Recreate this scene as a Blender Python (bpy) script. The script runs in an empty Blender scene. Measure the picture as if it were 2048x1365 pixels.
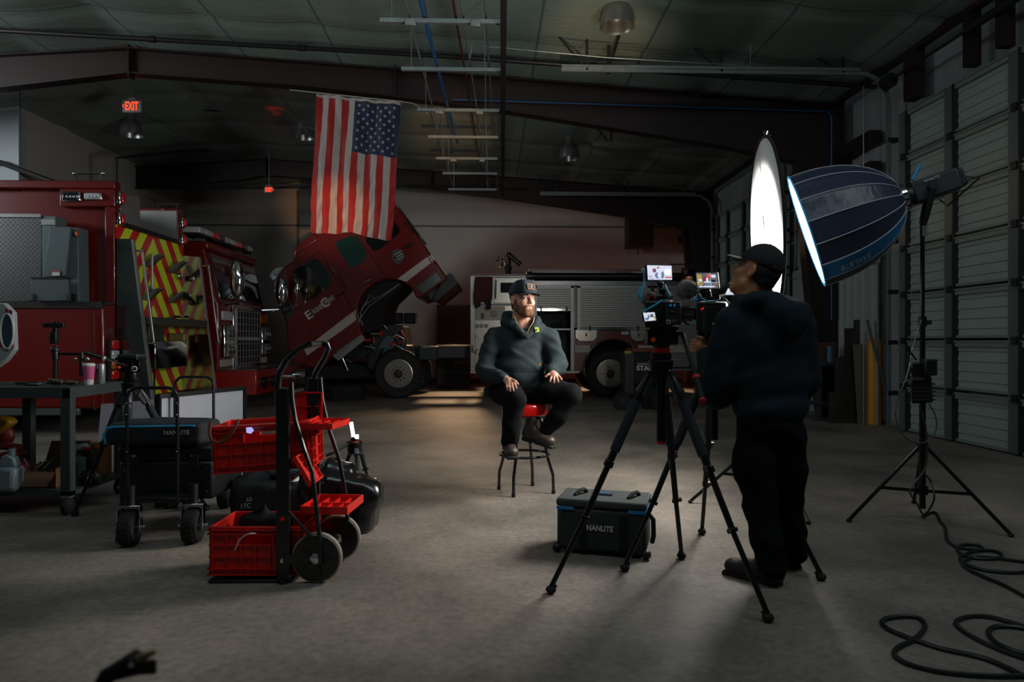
import bpy, math, random
import numpy as np
from mathutils import Matrix, Vector, Euler
random.seed(7)
SC = bpy.context.scene
COL = SC.collection
PI = math.pi
# ------------------------------------------------------------------ camera
CH, F = 1.22, 1365.0                     # camera height, focal length in pixels of the 2048 frame
YAW = math.atan(42 / F)
CS, SN = math.cos(YAW), math.sin(YAW)
cd = bpy.data.cameras.new('camera')
cam = bpy.data.objects.new('camera', cd); COL.objects.link(cam)
cam.location = (0, 0, CH)
cam.rotation_euler = (PI / 2, 0, -YAW)
cd.sensor_width = 36.0; cd.lens = 36.0 * F / 2048.0; cd.clip_start = 0.05; cd.clip_end = 200
cd.dof.use_dof = True; cd.dof.focus_distance = 5.6; cd.dof.aperture_fstop = 2.8
SC.camera = cam
# ------------------------------------------------------------------ world, lights, exposure
w = bpy.data.worlds.new('world'); SC.world = w; w.use_nodes = True
w.node_tree.nodes['Background'].inputs[0].default_value = (0.50, 0.70, 0.72, 1)
w.node_tree.nodes['Background'].inputs[1].default_value = 0.06
SC.view_settings.view_transform = 'Standard'; SC.view_settings.look = 'None'
SC.view_settings.exposure = 0.0; SC.view_settings.gamma = 1.0
SC.view_settings.use_curve_mapping = False
SC.cycles.use_denoising = True
SC.cycles.sample_clamp_indirect = 4.0
SC.cycles.max_bounces = 8
SC.cycles.diffuse_bounces = 3
SC.cycles.glossy_bounces = 3
SC.cycles.transmission_bounces = 6
SC.cycles.caustics_reflective = False; SC.cycles.caustics_refractive = False

def aim(o, frm, to):
    o.location = frm
    o.rotation_euler = (Vector(to) - Vector(frm)).to_track_quat('-Z', 'Y').to_euler()

def light(name, typ, frm, to, power, col, **kw):
    l = bpy.data.lights.new(name, typ); l.energy = power; l.color = col
    for k, v in kw.items(): setattr(l, k, v)
    o = bpy.data.objects.new(name, l); COL.objects.link(o); aim(o, frm, to)
    return o

def atd(px, py, d):                      # point at camera depth d
    r = (px - 1024) / F * d
    return Vector((r * CS + d * SN, -r * SN + d * CS, CH - (py - 682.5) * d / F))
def G(px, py, z=0.0):                    # floor point seen at a pixel
    return atd(px, py, (CH - z) * F / (py - 682.5))
def onY(px, py, Y):
    a = (px - 1024) / F
    return atd(px, py, Y / (CS - a * SN))
def onX(px, py, X):
    a = (px - 1024) / F
    return atd(px, py, X / (a * CS + SN))

# added out-of-frame area lamps: large, soft, cool fill standing in for daylight
light('fill_lamp_overhead', 'AREA', (-0.5, 2.0, 5.1), (-0.3, 9.0, 0.4), 58, (0.80, 0.95, 1.0), shape='RECTANGLE', size=6.0, size_y=1.4)
light('fill_lamp_overhead', 'AREA', (3.6, 1.6, 5.0), (3.2, 5.6, 0.6), 42, (0.86, 0.95, 1.0), shape='RECTANGLE', size=2.6, size_y=1.2)
light('fill_lamp_back_wall', 'AREA', (-13.0, 6.0, 4.5), (1.5, 19.0, 3.4), 165, (0.95, 0.98, 1.0), shape='RECTANGLE', size=4.0, size_y=2.0, spread=math.radians(110))  # added at the far left to brighten the back wall
# key: lamp inside the parabolic softbox
SB_HUB = atd(1806, 396, 4.66)            # hub of the softbox
SB_RIM = atd(1613, 463, 4.89)            # centre of its mouth
SB_AX = (SB_RIM - SB_HUB).normalized()
light('softbox_lamp', 'AREA', SB_HUB + SB_AX * 0.34, SB_HUB + SB_AX * 2, 55, (1.0, 0.93, 0.86), shape='DISK', size=0.5, spread=math.radians(130))
# the diffusion disc in front of the softbox: its cloth glows toward the seated man
DC = atd(1531, 462, 4.97)
dn = Vector((-.983, .185, -.05)); dn = Vector((dn.x * CS + dn.y * SN, -dn.x * SN + dn.y * CS, dn.z)).normalized()
light('disc_glow', 'AREA', DC + dn * 0.015 , DC + dn * 2, 125, (1.0, 0.955, 0.91), shape='DISK', size=1.31)
# added spot lamps inside the room, standing in for warm patches of evening sun
def warm(name, frm, to, power, size, blend=0.6, col=(1.0, 0.48, 0.2), r=0.05):
    return light(name, 'SPOT', frm, to, power, col, spot_size=math.radians(size), spot_blend=blend, shadow_soft_size=r)
warm('warm_spot_flag', (-0.5, 3.0, 1.6), onY(668, 430, 10.6), 1500, 10, 0.9)
warm('warm_spot_ceiling', (0.6, 3.5, 1.2), onY(1190, 66, 9.0), 650, 15, 1.0, (1.0, 0.62, 0.34))
warm('warm_spot_ceiling', (0.9, 2.4, 1.0), onY(1290, 78, 9.0), 260, 8, 1.0, (1.0, 0.62, 0.34))
warm('warm_spot_rafters', (0.2, 3.0, 1.4), onY(900, 255, 14.0), 1600, 11, 0.9)
warm('warm_spot_floor', (-1.0, 19.2, 2.8), (0.9, 14.6, 0.0), 520, 75, 0.6, (1.0, 0.62, 0.34), 0.3)
warm('warm_spot_far_floor', (3.6, 19.2, 2.8), (3.2, 15.6, 0.0), 900, 70, 0.6, (1.0, 0.62, 0.34), 0.3)
warm('warm_spot_heater', (4.2, 14.0, 2.4), onY(1283, 510, 19.8), 160, 22, 0.9)
warm('added_red_spot', atd(520, 420, 11.5), onY(545, 205, 13.5), 120, 5, 0.7, (1.0, 0.02, 0.02), 0.05)  # added red spot lamps that throw red marks on the ceiling, no lit beacon
warm('added_red_spot', atd(520, 420, 11.5), onY(551, 238, 13.5), 110, 4, 0.7, (1.0, 0.02, 0.02), 0.05)
warm('added_red_spot', atd(520, 420, 11.5), onY(562, 200, 13.5), 90, 4, 0.7, (1.0, 0.02, 0.02), 0.05)

# ------------------------------------------------------------------ materials
def lin(c):
    if isinstance(c, str):
        c = [int(c[i:i + 2], 16) / 255 for i in (0, 2, 4)]
    return tuple(x / 12.92 if x <= 0.04045 else ((x + 0.055) / 1.055) ** 2.4 for x in c[:3])
MATS = {}
def mat(name, col, rough=0.5, metal=0.0, var=0.0, vscale=8.0, bump=0.0, bscale=60.0, emit=0.0, alpha=1.0, coat=0.0, spec=0.5, trans=0.0, stretch=None, ecol=None, sheen=0.0):
    if name in MATS: return MATS[name]
    m = bpy.data.materials.new(name); m.use_nodes = True; MATS[name] = m
    nt = m.node_tree; N = nt.nodes; L = nt.links; b = N['Principled BSDF']
    c = lin(col)
    b.inputs['Base Color'].default_value = (*c, 1)
    b.inputs['Roughness'].default_value = rough; b.inputs['Metallic'].default_value = metal
    b.inputs['Specular IOR Level'].default_value = spec
    b.inputs['Coat Weight'].default_value = coat; b.inputs['Coat Roughness'].default_value = 0.08
    b.inputs['Alpha'].default_value = alpha
    b.inputs['Transmission Weight'].default_value = trans
    b.inputs['Sheen Weight'].default_value = sheen
    if emit:
        b.inputs['Emission Color'].default_value = (*(lin(ecol) if ecol else c), 1); b.inputs['Emission Strength'].default_value = emit
    if var or bump:
        tc = N.new('ShaderNodeTexCoord'); mp = N.new('ShaderNodeMapping'); L.new(tc.outputs['Object'], mp.inputs[0])
        if stretch: mp.inputs['Scale'].default_value = stretch
    if var:
        n = N.new('ShaderNodeTexNoise'); n.inputs['Scale'].default_value = vscale; n.inputs['Detail'].default_value = 6
        L.new(mp.outputs[0], n.inputs['Vector'])
        r = N.new('ShaderNodeValToRGB'); L.new(n.outputs['Fac'], r.inputs[0])
        r.color_ramp.elements[0].position = 0.3; r.color_ramp.elements[1].position = 0.72
        r.color_ramp.elements[0].color = (*[x * (1 - var) for x in c], 1)
        r.color_ramp.elements[1].color = (*[min(1, x * (1 + var)) for x in c], 1)
        L.new(r.outputs[0], b.inputs['Base Color'])
    if bump:
        n = N.new('ShaderNodeTexNoise'); n.inputs['Scale'].default_value = bscale; n.inputs['Detail'].default_value = 5
        L.new(mp.outputs[0], n.inputs['Vector'])
        bp = N.new('ShaderNodeBump'); bp.inputs['Strength'].default_value = bump; bp.inputs['Distance'].default_value = 0.02
        L.new(n.outputs['Fac'], bp.inputs['Height']); L.new(bp.outputs[0], b.inputs['Normal'])
    return m

def tread_mat(name, col, rough=0.3, scale=22.0, axes='XZ'):
    """aluminium tread plate: small raised bars in a woven pattern"""
    if name in MATS: return MATS[name]
    m = mat(name, col, rough, 1.0)
    nt = m.node_tree; N = nt.nodes; L = nt.links; b = N['Principled BSDF']
    tc = N.new('ShaderNodeTexCoord'); sp = N.new('ShaderNodeSeparateXYZ'); L.new(tc.outputs['Object'], sp.inputs[0])
    def M(op, a, bb=None, c=None):
        n = N.new('ShaderNodeMath'); n.operation = op
        for i, x in enumerate((a, bb, c)):
            if x is None: continue
            if isinstance(x, (int, float)): n.inputs[i].default_value = x
            else: L.new(x, n.inputs[i])
        return n.outputs[0]
    u = M('ADD', sp.outputs[axes[0]], sp.outputs[axes[1]]); v = M('SUBTRACT', sp.outputs[axes[0]], sp.outputs[axes[1]])
    u = M('MULTIPLY', u, scale); v = M('MULTIPLY', v, scale)
    par = M('MODULO', M('ADD', M('FLOOR', u), M('FLOOR', v)), 2.0); par = M('ABSOLUTE', par)
    fu = M('ABSOLUTE', M('SUBTRACT', M('FRACT', u), 0.5)); fv = M('ABSOLUTE', M('SUBTRACT', M('FRACT', v), 0.5))
    a1 = M('MULTIPLY', M('LESS_THAN', fu, 0.4), M('LESS_THAN', fv, 0.12))
    a2 = M('MULTIPLY', M('LESS_THAN', fv, 0.4), M('LESS_THAN', fu, 0.12))
    h = M('ADD', M('MULTIPLY', a1, par), M('MULTIPLY', a2, M('SUBTRACT', 1.0, par)))
    bp = N.new('ShaderNodeBump'); bp.inputs['Strength'].default_value = 1.0; bp.inputs['Distance'].default_value = 0.006
    L.new(h, bp.inputs['Height']); L.new(bp.outputs[0], b.inputs['Normal'])
    rr = M('SUBTRACT', rough, M('MULTIPLY', h, rough * 0.5)); L.new(rr, b.inputs['Roughness'])
    mx = N.new('ShaderNodeMix'); mx.data_type = 'RGBA'; c = lin(col)
    mx.inputs[6].default_value = (*[x * 0.55 for x in c], 1); mx.inputs[7].default_value = (*[min(1, x * 1.5) for x in c], 1)
    L.new(h, mx.inputs[0]); L.new(mx.outputs[2], b.inputs['Base Color'])
    return m

# ------------------------------------------------------------------ mesh helper
WM = {}                                   # world matrix of every root Empty
def rootmat(o):
    while o.parent is not None: o = o.parent
    return WM.get(o.name, Matrix.Identity(4))
def tag(o, label=None, cat=None, group=None, kind=None):
    if label: o['label'] = label
    if cat: o['category'] = cat
    if group: o['group'] = group
    if kind: o['kind'] = kind
    return o
def T(name, label, cat, loc=(0, 0, 0), rz=0.0, group=None):
    o = bpy.data.objects.new(name, None); COL.objects.link(o)
    o.location = loc; o.rotation_euler = (0, 0, rz); o.empty_display_size = 0.1
    WM[o.name] = Matrix.Translation(Vector(loc)) @ Matrix.Rotation(rz, 4, 'Z')
    return tag(o, label, cat, group)

class MB:
    def __init__(s, M=None):
        s.v = []; s.f = []; s.mi = []; s.M = M or Matrix.Identity(4); s.cur = 0
    def add(s, vs, fs, M=None):
        M = s.M @ M if M is not None else s.M
        n = len(s.v)
        s.v += [tuple(M @ Vector(p)) for p in vs]
        s.f += [tuple(i + n for i in f) for f in fs]; s.mi += [s.cur] * len(fs)
        return s
    def box(s, c, d, R=None):
        x, y, z = d[0] / 2, d[1] / 2, d[2] / 2
        vs = [(-x, -y, -z), (x, -y, -z), (x, y, -z), (-x, y, -z), (-x, -y, z), (x, -y, z), (x, y, z), (-x, y, z)]
        fs = [(3, 2, 1, 0), (4, 5, 6, 7), (0, 1, 5, 4), (1, 2, 6, 5), (2, 3, 7, 6), (3, 0, 4, 7)]
        Mx = Matrix.Translation(Vector(c))
        if R is not None: Mx = Mx @ (R.to_matrix().to_4x4() if isinstance(R, Euler) else R)
        return s.add(vs, fs, Mx)
    def bb(s, x0, x1, y0, y1, z0, z1):
        return s.box(((x0 + x1) / 2, (y0 + y1) / 2, (z0 + z1) / 2), (abs(x1 - x0), abs(y1 - y0), abs(z1 - z0)))
    def hexa(s, low, high):               # 4 low + 4 high corners in the same order
        return s.add(list(low) + list(high), [(3, 2, 1, 0), (4, 5, 6, 7), (0, 1, 5, 4), (1, 2, 6, 5), (2, 3, 7, 6), (3, 0, 4, 7)])
    def bar(s, a, b, wd, ht=None, up=(0, 0, 1)):
        a = Vector(a); b = Vector(b); ht = ht or wd
        d = (b - a); L = d.length; d.normalize(); up = Vector(up)
        if abs(d.dot(up)) > 0.99: up = Vector((0, 1, 0))
        x = d.cross(up).normalized(); z = x.cross(d)
        R = Matrix((x, d, z)).transposed().to_4x4()
        return s.box((a + b) / 2, (wd, L, ht), R)
    def cyl(s, a, b, r0, r1=None, n=16, cap=True):
        return s.tube([a, b], [r0, r1 if r1 is not None else r0], n, cap=cap)
    def tube(s, pts, r, n=8, closed=False, cap=True, flat=None):
        pts = [Vector(p) for p in pts]; k = len(pts)
        rs = r if isinstance(r, (list, tuple)) else [r] * k
        vs = []; fs = []
        nrm = None
        for i, p in enumerate(pts):
            if closed: t = (pts[(i + 1) % k] - pts[i - 1])
            else: t = (pts[min(i + 1, k - 1)] - pts[max(i - 1, 0)])
            if t.length < 1e-9: t = Vector((0, 0, 1))
            t.normalize()
            if nrm is None:
                nrm = t.orthogonal().normalized()
                if flat is not None:
                    q = Vector(flat); q = q - t * q.dot(t)
                    if q.length > 1e-4: nrm = q.normalized()
            else:
                nrm = nrm - t * nrm.dot(t)
                nrm = nrm.normalized() if nrm.length > 1e-6 else t.orthogonal().normalized()
            bn = t.cross(nrm)
            for j in range(n):
                a = 2 * PI * j / n
                ra, rb = (rs[i] if isinstance(rs[i], tuple) else (rs[i], rs[i]))
                vs.append(p + nrm * math.cos(a) * ra + bn * math.sin(a) * rb)
        for i in range(k if closed else k - 1):
            i2 = (i + 1) % k
            for j in range(n):
                j2 = (j + 1) % n
                fs.append((i * n + j, i * n + j2, i2 * n + j2, i2 * n + j))
        if cap and not closed:
            fs.append(tuple(range(n - 1, -1, -1))); fs.append(tuple((k - 1) * n + j for j in range(n)))
        return s.add(vs, fs)
    def lathe(s, prof, n=24, M=None, cap=True):
        vs = []; fs = []; k = len(prof)
        for r, z in prof:
            for j in range(n):
                a = 2 * PI * j / n; vs.append((r * math.cos(a), r * math.sin(a), z))
        for i in range(k - 1):
            for j in range(n):
                j2 = (j + 1) % n; fs.append((i * n + j, i * n + j2, (i + 1) * n + j2, (i + 1) * n + j))
        if cap:
            if prof[0][0] > 1e-4: fs.append(tuple(range(n - 1, -1, -1)))
            if prof[-1][0] > 1e-4: fs.append(tuple((k - 1) * n + j for j in range(n)))
        return s.add(vs, fs, M)
    def prism(s, poly, e):                # 3-D polygon extruded by vector e
        n = len(poly); e = Vector(e); P = [Vector(p) for p in poly]
        nr = Vector((0, 0, 0))
        for i in range(n): nr += (P[i] - P[0]).cross(P[(i + 1) % n] - P[0])
        if nr.dot(e) < 0: P.reverse()
        vs = P + [p + e for p in P]
        fs = [tuple(range(n - 1, -1, -1)), tuple(range(n, 2 * n))] + [(i, (i + 1) % n, (i + 1) % n + n, i + n) for i in range(n)]
        return s.add(vs, fs)
    def ball(s, c, r, n=14, m=9, R=None):
        rx, ry, rz = r if isinstance(r, (tuple, list)) else (r, r, r)
        vs = [(0, 0, -rz)]; fs = []
        for i in range(1, m):
            t = PI * i / m
            for j in range(n):
                a = 2 * PI * j / n; vs.append((rx * math.sin(t) * math.cos(a), ry * math.sin(t) * math.sin(a), -rz * math.cos(t)))
        vs.append((0, 0, rz))
        for j in range(n): fs.append((0, 1 + (j + 1) % n, 1 + j))
        for i in range(m - 2):
            for j in range(n):
                a = 1 + i * n; fs.append((a + j, a + (j + 1) % n, a + n + (j + 1) % n, a + n + j))
        k = 1 + (m - 2) * n
        for j in range(n): fs.append((k + j, k + (j + 1) % n, len(vs) - 1))
        Mx = Matrix.Translation(Vector(c))
        if R is not None: Mx = Mx @ R
        return s.add(vs, fs, Mx)
    def build(s, name, mats, parent=None, bevel=0.0, smooth=35, solid=0.0, sub=0, label=None, origin=None, kind=None):
        me = bpy.data.meshes.new(name)
        if parent is not None: Mi = rootmat(parent).inverted()
        else:
            if origin is None:
                a = np.array(s.v); origin = ((a[:, 0].min() + a[:, 0].max()) / 2, (a[:, 1].min() + a[:, 1].max()) / 2, a[:, 2].min())
            Mi = Matrix.Translation(-Vector(origin))
        me.from_pydata([tuple(Mi @ Vector(p)) for p in s.v], [], s.f)
        for m in (mats if isinstance(mats, (list, tuple)) else [mats]): me.materials.append(m)
        me.polygons.foreach_set('material_index', s.mi)
        me.update()
        if smooth:
            me.shade_smooth(); me.set_sharp_from_angle(angle=math.radians(smooth))
        o = bpy.data.objects.new(name, me); COL.objects.link(o)
        if parent is not None: o.parent = parent
        else: o.location = origin
        if bevel:
            b = o.modifiers.new('bevel', 'BEVEL'); b.width = bevel; b.segments = 2; b.limit_method = 'ANGLE'; b.angle_limit = math.radians(40)
        if sub:
            b = o.modifiers.new('sub', 'SUBSURF'); b.levels = sub; b.render_levels = sub
        if solid:
            b = o.modifiers.new('solid', 'SOLIDIFY'); b.thickness = solid; b.offset = 0
        if label: o['label'] = label
        if kind: o['kind'] = kind
        return o

def copy_tree(o, loc=None, label=None, rz=None, parent=None):
    c = o.copy(); COL.objects.link(c)
    if parent is not None: c.parent = parent
    for ch in list(o.children): copy_tree(ch, parent=c)
    if loc is not None: c.location = loc
    if rz is not None: c.rotation_euler = (0, 0, rz)
    if label: c['label'] = label
    return c

def lettering(txt, origin, xdir, ydir, size, m, parent, name='lettering', shear=0.0, ext=0.002, off=0.0, width=None, label=None):
    """flat raised lettering; origin = lower left corner, size = cap height"""
    cu = bpy.data.curves.new('t', 'FONT'); cu.body = txt; cu.size = size / 0.69; cu.extrude = ext; cu.offset = off; cu.shear = shear
    cu.resolution_u = 4
    ob = bpy.data.objects.new('t', cu); COL.objects.link(ob)
    me = bpy.data.meshes.new_from_object(ob.evaluated_get(bpy.context.evaluated_depsgraph_get()))
    bpy.data.objects.remove(ob); bpy.data.curves.remove(cu)
    x = Vector(xdir).normalized(); y = Vector(ydir).normalized(); z = x.cross(y).normalized()
    v = np.zeros(len(me.vertices) * 3); me.vertices.foreach_get('co', v); v = v.reshape(-1, 3)
    k = 1.0
    if width and len(v): k = width / max(1e-6, v[:, 0].max() - v[:, 0].min())
    x0 = v[:, 0].min() if len(v) else 0
    M = rootmat(parent).inverted() if parent else Matrix.Identity(4)
    for i, vt in enumerate(me.vertices):
        p = Vector(origin) + x * (v[i, 0] - x0) * k + y * v[i, 1] + z * v[i, 2]
        vt.co = M @ p
    me.materials.clear(); me.materials.append(m)
    o = bpy.data.objects.new(name, me); COL.objects.link(o); me.name = name
    if parent: o.parent = parent
    if label: o['label'] = label
    return o

# ------------------------------------------------------------------ signed-distance modelling for bodies and clothes
class SDF:
    def __init__(s, lo, hi, res):
        s.lo = np.array(lo, float); s.res = res
        s.n = [int(math.ceil((hi[i] - lo[i]) / res)) + 1 for i in range(3)]
        s.F = np.full(s.n, 0.3, np.float32)
        s.ax = [s.lo[i] + res * np.arange(s.n[i]) for i in range(3)]
    def _sl(s, lo, hi):
        sl = []
        for i in range(3):
            a = max(0, int((lo[i] - s.lo[i]) / s.res) - 1); b = min(s.n[i], int((hi[i] - s.lo[i]) / s.res) + 3)
            sl.append(slice(a, max(a, b)))
        return tuple(sl)
    def _pts(s, sl):
        return np.meshgrid(s.ax[0][sl[0]], s.ax[1][sl[1]], s.ax[2][sl[2]], indexing='ij', sparse=True)
    def _mix(s, sl, d, k, sub):
        f = s.F[sl]
        if sub:
            h = np.clip(0.5 - 0.5 * (f + d) / k, 0, 1) if k > 0 else None
            s.F[sl] = (f * (1 - h) + (-d) * h + k * h * (1 - h)) if k > 0 else np.maximum(f, -d)
        else:
            h = np.clip(0.5 + 0.5 * (f - d) / k, 0, 1)
            s.F[sl] = f * (1 - h) + d * h - k * h * (1 - h)
    def cone(s, a, b, ra, rb, k=0.02, sub=False, q=None):
        a = np.array(a, float); b = np.array(b, float); m = max(ra, rb) + k + 0.03
        sl = s._sl(np.minimum(a, b) - m, np.maximum(a, b) + m)
        if min(x.stop - x.start for x in sl) <= 0: return s
        X, Y, Z = s._pts(sl); ab = b - a; L = max(1e-9, ab @ ab)
        t = np.clip(((X - a[0]) * ab[0] + (Y - a[1]) * ab[1] + (Z - a[2]) * ab[2]) / L, 0, 1)
        d = np.sqrt((X - a[0] - t * ab[0]) ** 2 + (Y - a[1] - t * ab[1]) ** 2 + (Z - a[2] - t * ab[2]) ** 2) - (ra + (rb - ra) * t)
        s._mix(sl, d, k, sub); return s
    def chain(s, pts, rs, k=0.02, sub=False):
        for i in range(len(pts) - 1): s.cone(pts[i], pts[i + 1], rs[i], rs[i + 1], k, sub)
        return s
    def ell(s, c, r, R=None, k=0.02, sub=False):
        c = np.array(c, float); r = np.array(r, float); m = r.max() + k + 0.03
        sl = s._sl(c - m, c + m)
        if min(x.stop - x.start for x in sl) <= 0: return s
        X, Y, Z = s._pts(sl)
        x, y, z = X - c[0], Y - c[1], Z - c[2]
        if R is not None:
            Q = np.array(R.to_3x3().transposed())
            x, y, z = (Q[0][0] * x + Q[0][1] * y + Q[0][2] * z, Q[1][0] * x + Q[1][1] * y + Q[1][2] * z, Q[2][0] * x + Q[2][1] * y + Q[2][2] * z)
        k0 = np.sqrt((x / r[0]) ** 2 + (y / r[1]) ** 2 + (z / r[2]) ** 2); k1 = np.sqrt((x / r[0] ** 2) ** 2 + (y / r[1] ** 2) ** 2 + (z / r[2] ** 2) ** 2) + 1e-9
        d = k0 * (k0 - 1) / k1
        s._mix(sl, d, k, sub); return s
    def rbox(s, c, h, rad, R=None, k=0.01, sub=False):
        c = np.array(c, float); m = float(np.linalg.norm(h)) + k + 0.03
        sl = s._sl(c - m, c + m)
        if min(x.stop - x.start for x in sl) <= 0: return s
        X, Y, Z = s._pts(sl); x, y, z = X - c[0], Y - c[1], Z - c[2]
        if R is not None:
            Q = np.array(R.to_3x3().transposed())
            x, y, z = (Q[0][0] * x + Q[0][1] * y + Q[0][2] * z, Q[1][0] * x + Q[1][1] * y + Q[1][2] * z, Q[2][0] * x + Q[2][1] * y + Q[2][2] * z)
        qx, qy, qz = np.abs(x) - h[0] + rad, np.abs(y) - h[1] + rad, np.abs(z) - h[2] + rad
        d = np.sqrt(np.maximum(qx, 0) ** 2 + np.maximum(qy, 0) ** 2 + np.maximum(qz, 0) ** 2) + np.minimum(np.maximum(qx, np.maximum(qy, qz)), 0) - rad
        s._mix(sl, d, k, sub); return s
    def wrinkle(s, amp, fx, seed=0):
        rng = np.random.RandomState(seed)
        X, Y, Z = np.meshgrid(*s.ax, indexing='ij', sparse=True)
        for i in range(6):
            v = rng.normal(size=3) * np.array(fx) ; ph = rng.uniform(0, 6.28)
            w_ = rng.normal(size=3) * np.array(fx) * 0.35
            s.F += (amp / 2.2 * np.sin(v[0] * X + v[1] * Y + v[2] * Z + ph + 1.5 * np.sin(w_[0] * X + w_[1] * Y + w_[2] * Z + ph * 2))).astype(np.float32)
        return s
    def clip(s, fn):
        X, Y, Z = np.meshgrid(*s.ax, indexing='ij', sparse=True)
        s.F = np.maximum(s.F, fn(X, Y, Z).astype(np.float32)); return s
    def mesh(s):
        F_ = s.F; F_[0] = F_[-1] = 0.1; F_[:, 0] = F_[:, -1] = 0.1; F_[:, :, 0] = F_[:, :, -1] = 0.1
        I = F_ < 0
        c = [I[a:I.shape[0] - 1 + a, b:I.shape[1] - 1 + b, d:I.shape[2] - 1 + d] for a in (0, 1) for b in (0, 1) for d in (0, 1)]
        any_ = np.zeros(c[0].shape, bool); all_ = np.ones(c[0].shape, bool)
        for x in c: any_ |= x; all_ &= x
        act = any_ & ~all_; idx = np.argwhere(act); ids = np.full(act.shape, -1, np.int32); ids[act] = np.arange(len(idx))
        off = np.array([(a, b, d) for a in (0, 1) for b in (0, 1) for d in (0, 1)])
        val = np.stack([F_[idx[:, 0] + o[0], idx[:, 1] + o[1], idx[:, 2] + o[2]] for o in off], 1)
        acc = np.zeros((len(idx), 3)); cnt = np.zeros(len(idx))
        for i in range(8):
            for j in range(i + 1, 8):
                if np.abs(off[i] - off[j]).sum() != 1: continue
                a, b = val[:, i], val[:, j]; m = (a < 0) != (b < 0); t = np.where(m, a / np.where(m, a - b, 1), 0)
                acc += m[:, None] * (off[i] + t[:, None] * (off[j] - off[i])); cnt += m
        V = s.lo + (idx + acc / cnt[:, None]) * s.res
        Q = []
        for ax in range(3):
            sl0 = [slice(1, -1)] * 3; sl0[ax] = slice(0, -1); sl1 = list(sl0); sl1[ax] = slice(1, None)
            A, B = I[tuple(sl0)], I[tuple(sl1)]; E = np.argwhere(A != B)
            ins = A[A != B]
            E = E.copy(); o = [1, 1, 1]; o[ax] = 0; E = E + np.array(o)
            u, v_ = [(1, 2), (2, 0), (0, 1)][ax]; du = np.zeros(3, int); dv = np.zeros(3, int); du[u] = 1; dv[v_] = 1
            q = [ids[tuple((E - x * du - y * dv).T)] for x, y in ((0, 0), (1, 0), (1, 1), (0, 1))]
            q = np.stack(q, 1); q[~ins] = q[~ins][:, ::-1]; Q.append(q)
        Q = np.concatenate(Q); Q = Q[(Q >= 0).all(1)]
        return V, Q
    def build(s, name, m, parent, smooth_it=2, M=None, label=None, matfn=None):
        V, Q = s.mesh()
        if M is not None:
            A = np.array(M); V = V @ A[:3, :3].T + A[:3, 3]
        Mi = np.array(rootmat(parent).inverted()); V = V @ Mi[:3, :3].T + Mi[:3, 3]
        me = bpy.data.meshes.new(name); me.vertices.add(len(V)); me.vertices.foreach_set('co', V.ravel())
        me.loops.add(len(Q) * 4); me.loops.foreach_set('vertex_index', Q.ravel().astype(np.int32))
        me.polygons.add(len(Q)); me.polygons.foreach_set('loop_start', np.arange(0, len(Q) * 4, 4, dtype=np.int32))
        me.update(calc_edges=True); me.validate()
        for x in (m if isinstance(m, (list, tuple)) else [m]): me.materials.append(x)
        me.shade_smooth()
        o = bpy.data.objects.new(name, me); COL.objects.link(o); o.parent = parent
        if smooth_it:
            md = o.modifiers.new('smooth', 'SMOOTH'); md.factor = 0.5; md.iterations = smooth_it
        if label: o['label'] = label
        return o
def rotm(x=0, y=0, z=0): return Euler((math.radians(x), math.radians(y), math.radians(z))).to_matrix().to_4x4()
def onZ(px, py, z):
    return atd(px, py, (z - CH) * F / (682.5 - py))
# ================================================================== the building
XR, YB, RX, RZ, SL = 5.7, 20.0, -5.6, 5.86, 0.068
def roofz(x): return RZ - SL * abs(x - RX)
CONC = mat('concrete', '8a8478', 0.62, var=0.16, vscale=1.3, bump=0.12, bscale=18)
# fine mottling, stains and saw joints on the slab
nt = CONC.node_tree; N = nt.nodes; L = nt.links; b = N['Principled BSDF']
tc = N.new('ShaderNodeTexCoord')
n1 = N.new('ShaderNodeTexNoise'); n1.inputs['Scale'].default_value = 0.9; n1.inputs['Detail'].default_value = 9; n1.inputs['Roughness'].default_value = 0.62
L.new(tc.outputs['Object'], n1.inputs[0])
n2 = N.new('ShaderNodeTexNoise'); n2.inputs['Scale'].default_value = 26; n2.inputs['Detail'].default_value = 6
L.new(tc.outputs['Object'], n2.inputs[0])
r1 = N.new('ShaderNodeValToRGB'); r1.color_ramp.elements[0].position = 0.34; r1.color_ramp.elements[1].position = 0.66
r1.color_ramp.elements[0].color = (*lin('585751'), 1); r1.color_ramp.elements[1].color = (*lin('948a7f'), 1)
L.new(n1.outputs['Fac'], r1.inputs[0])
r2 = N.new('ShaderNodeValToRGB'); r2.color_ramp.elements[0].position = 0.3; r2.color_ramp.elements[1].position = 0.62
r2.color_ramp.elements[0].color = (0.72, 0.72, 0.72, 1); r2.color_ramp.elements[1].color = (1.05, 1.05, 1.05, 1)
L.new(n2.outputs['Fac'], r2.inputs[0])
mx = N.new('ShaderNodeMix'); mx.data_type = 'RGBA'; mx.blend_type = 'MULTIPLY'; mx.inputs[0].default_value = 1
L.new(r1.outputs[0], mx.inputs[6]); L.new(r2.outputs[0], mx.inputs[7]); L.new(mx.outputs[2], b.inputs['Base Color'])

VINYL = mat('insulation_vinyl', '84978f', 0.42, var=0.06, vscale=3, bump=0.25, bscale=3.5, stretch=(1, 5, 1))
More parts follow.
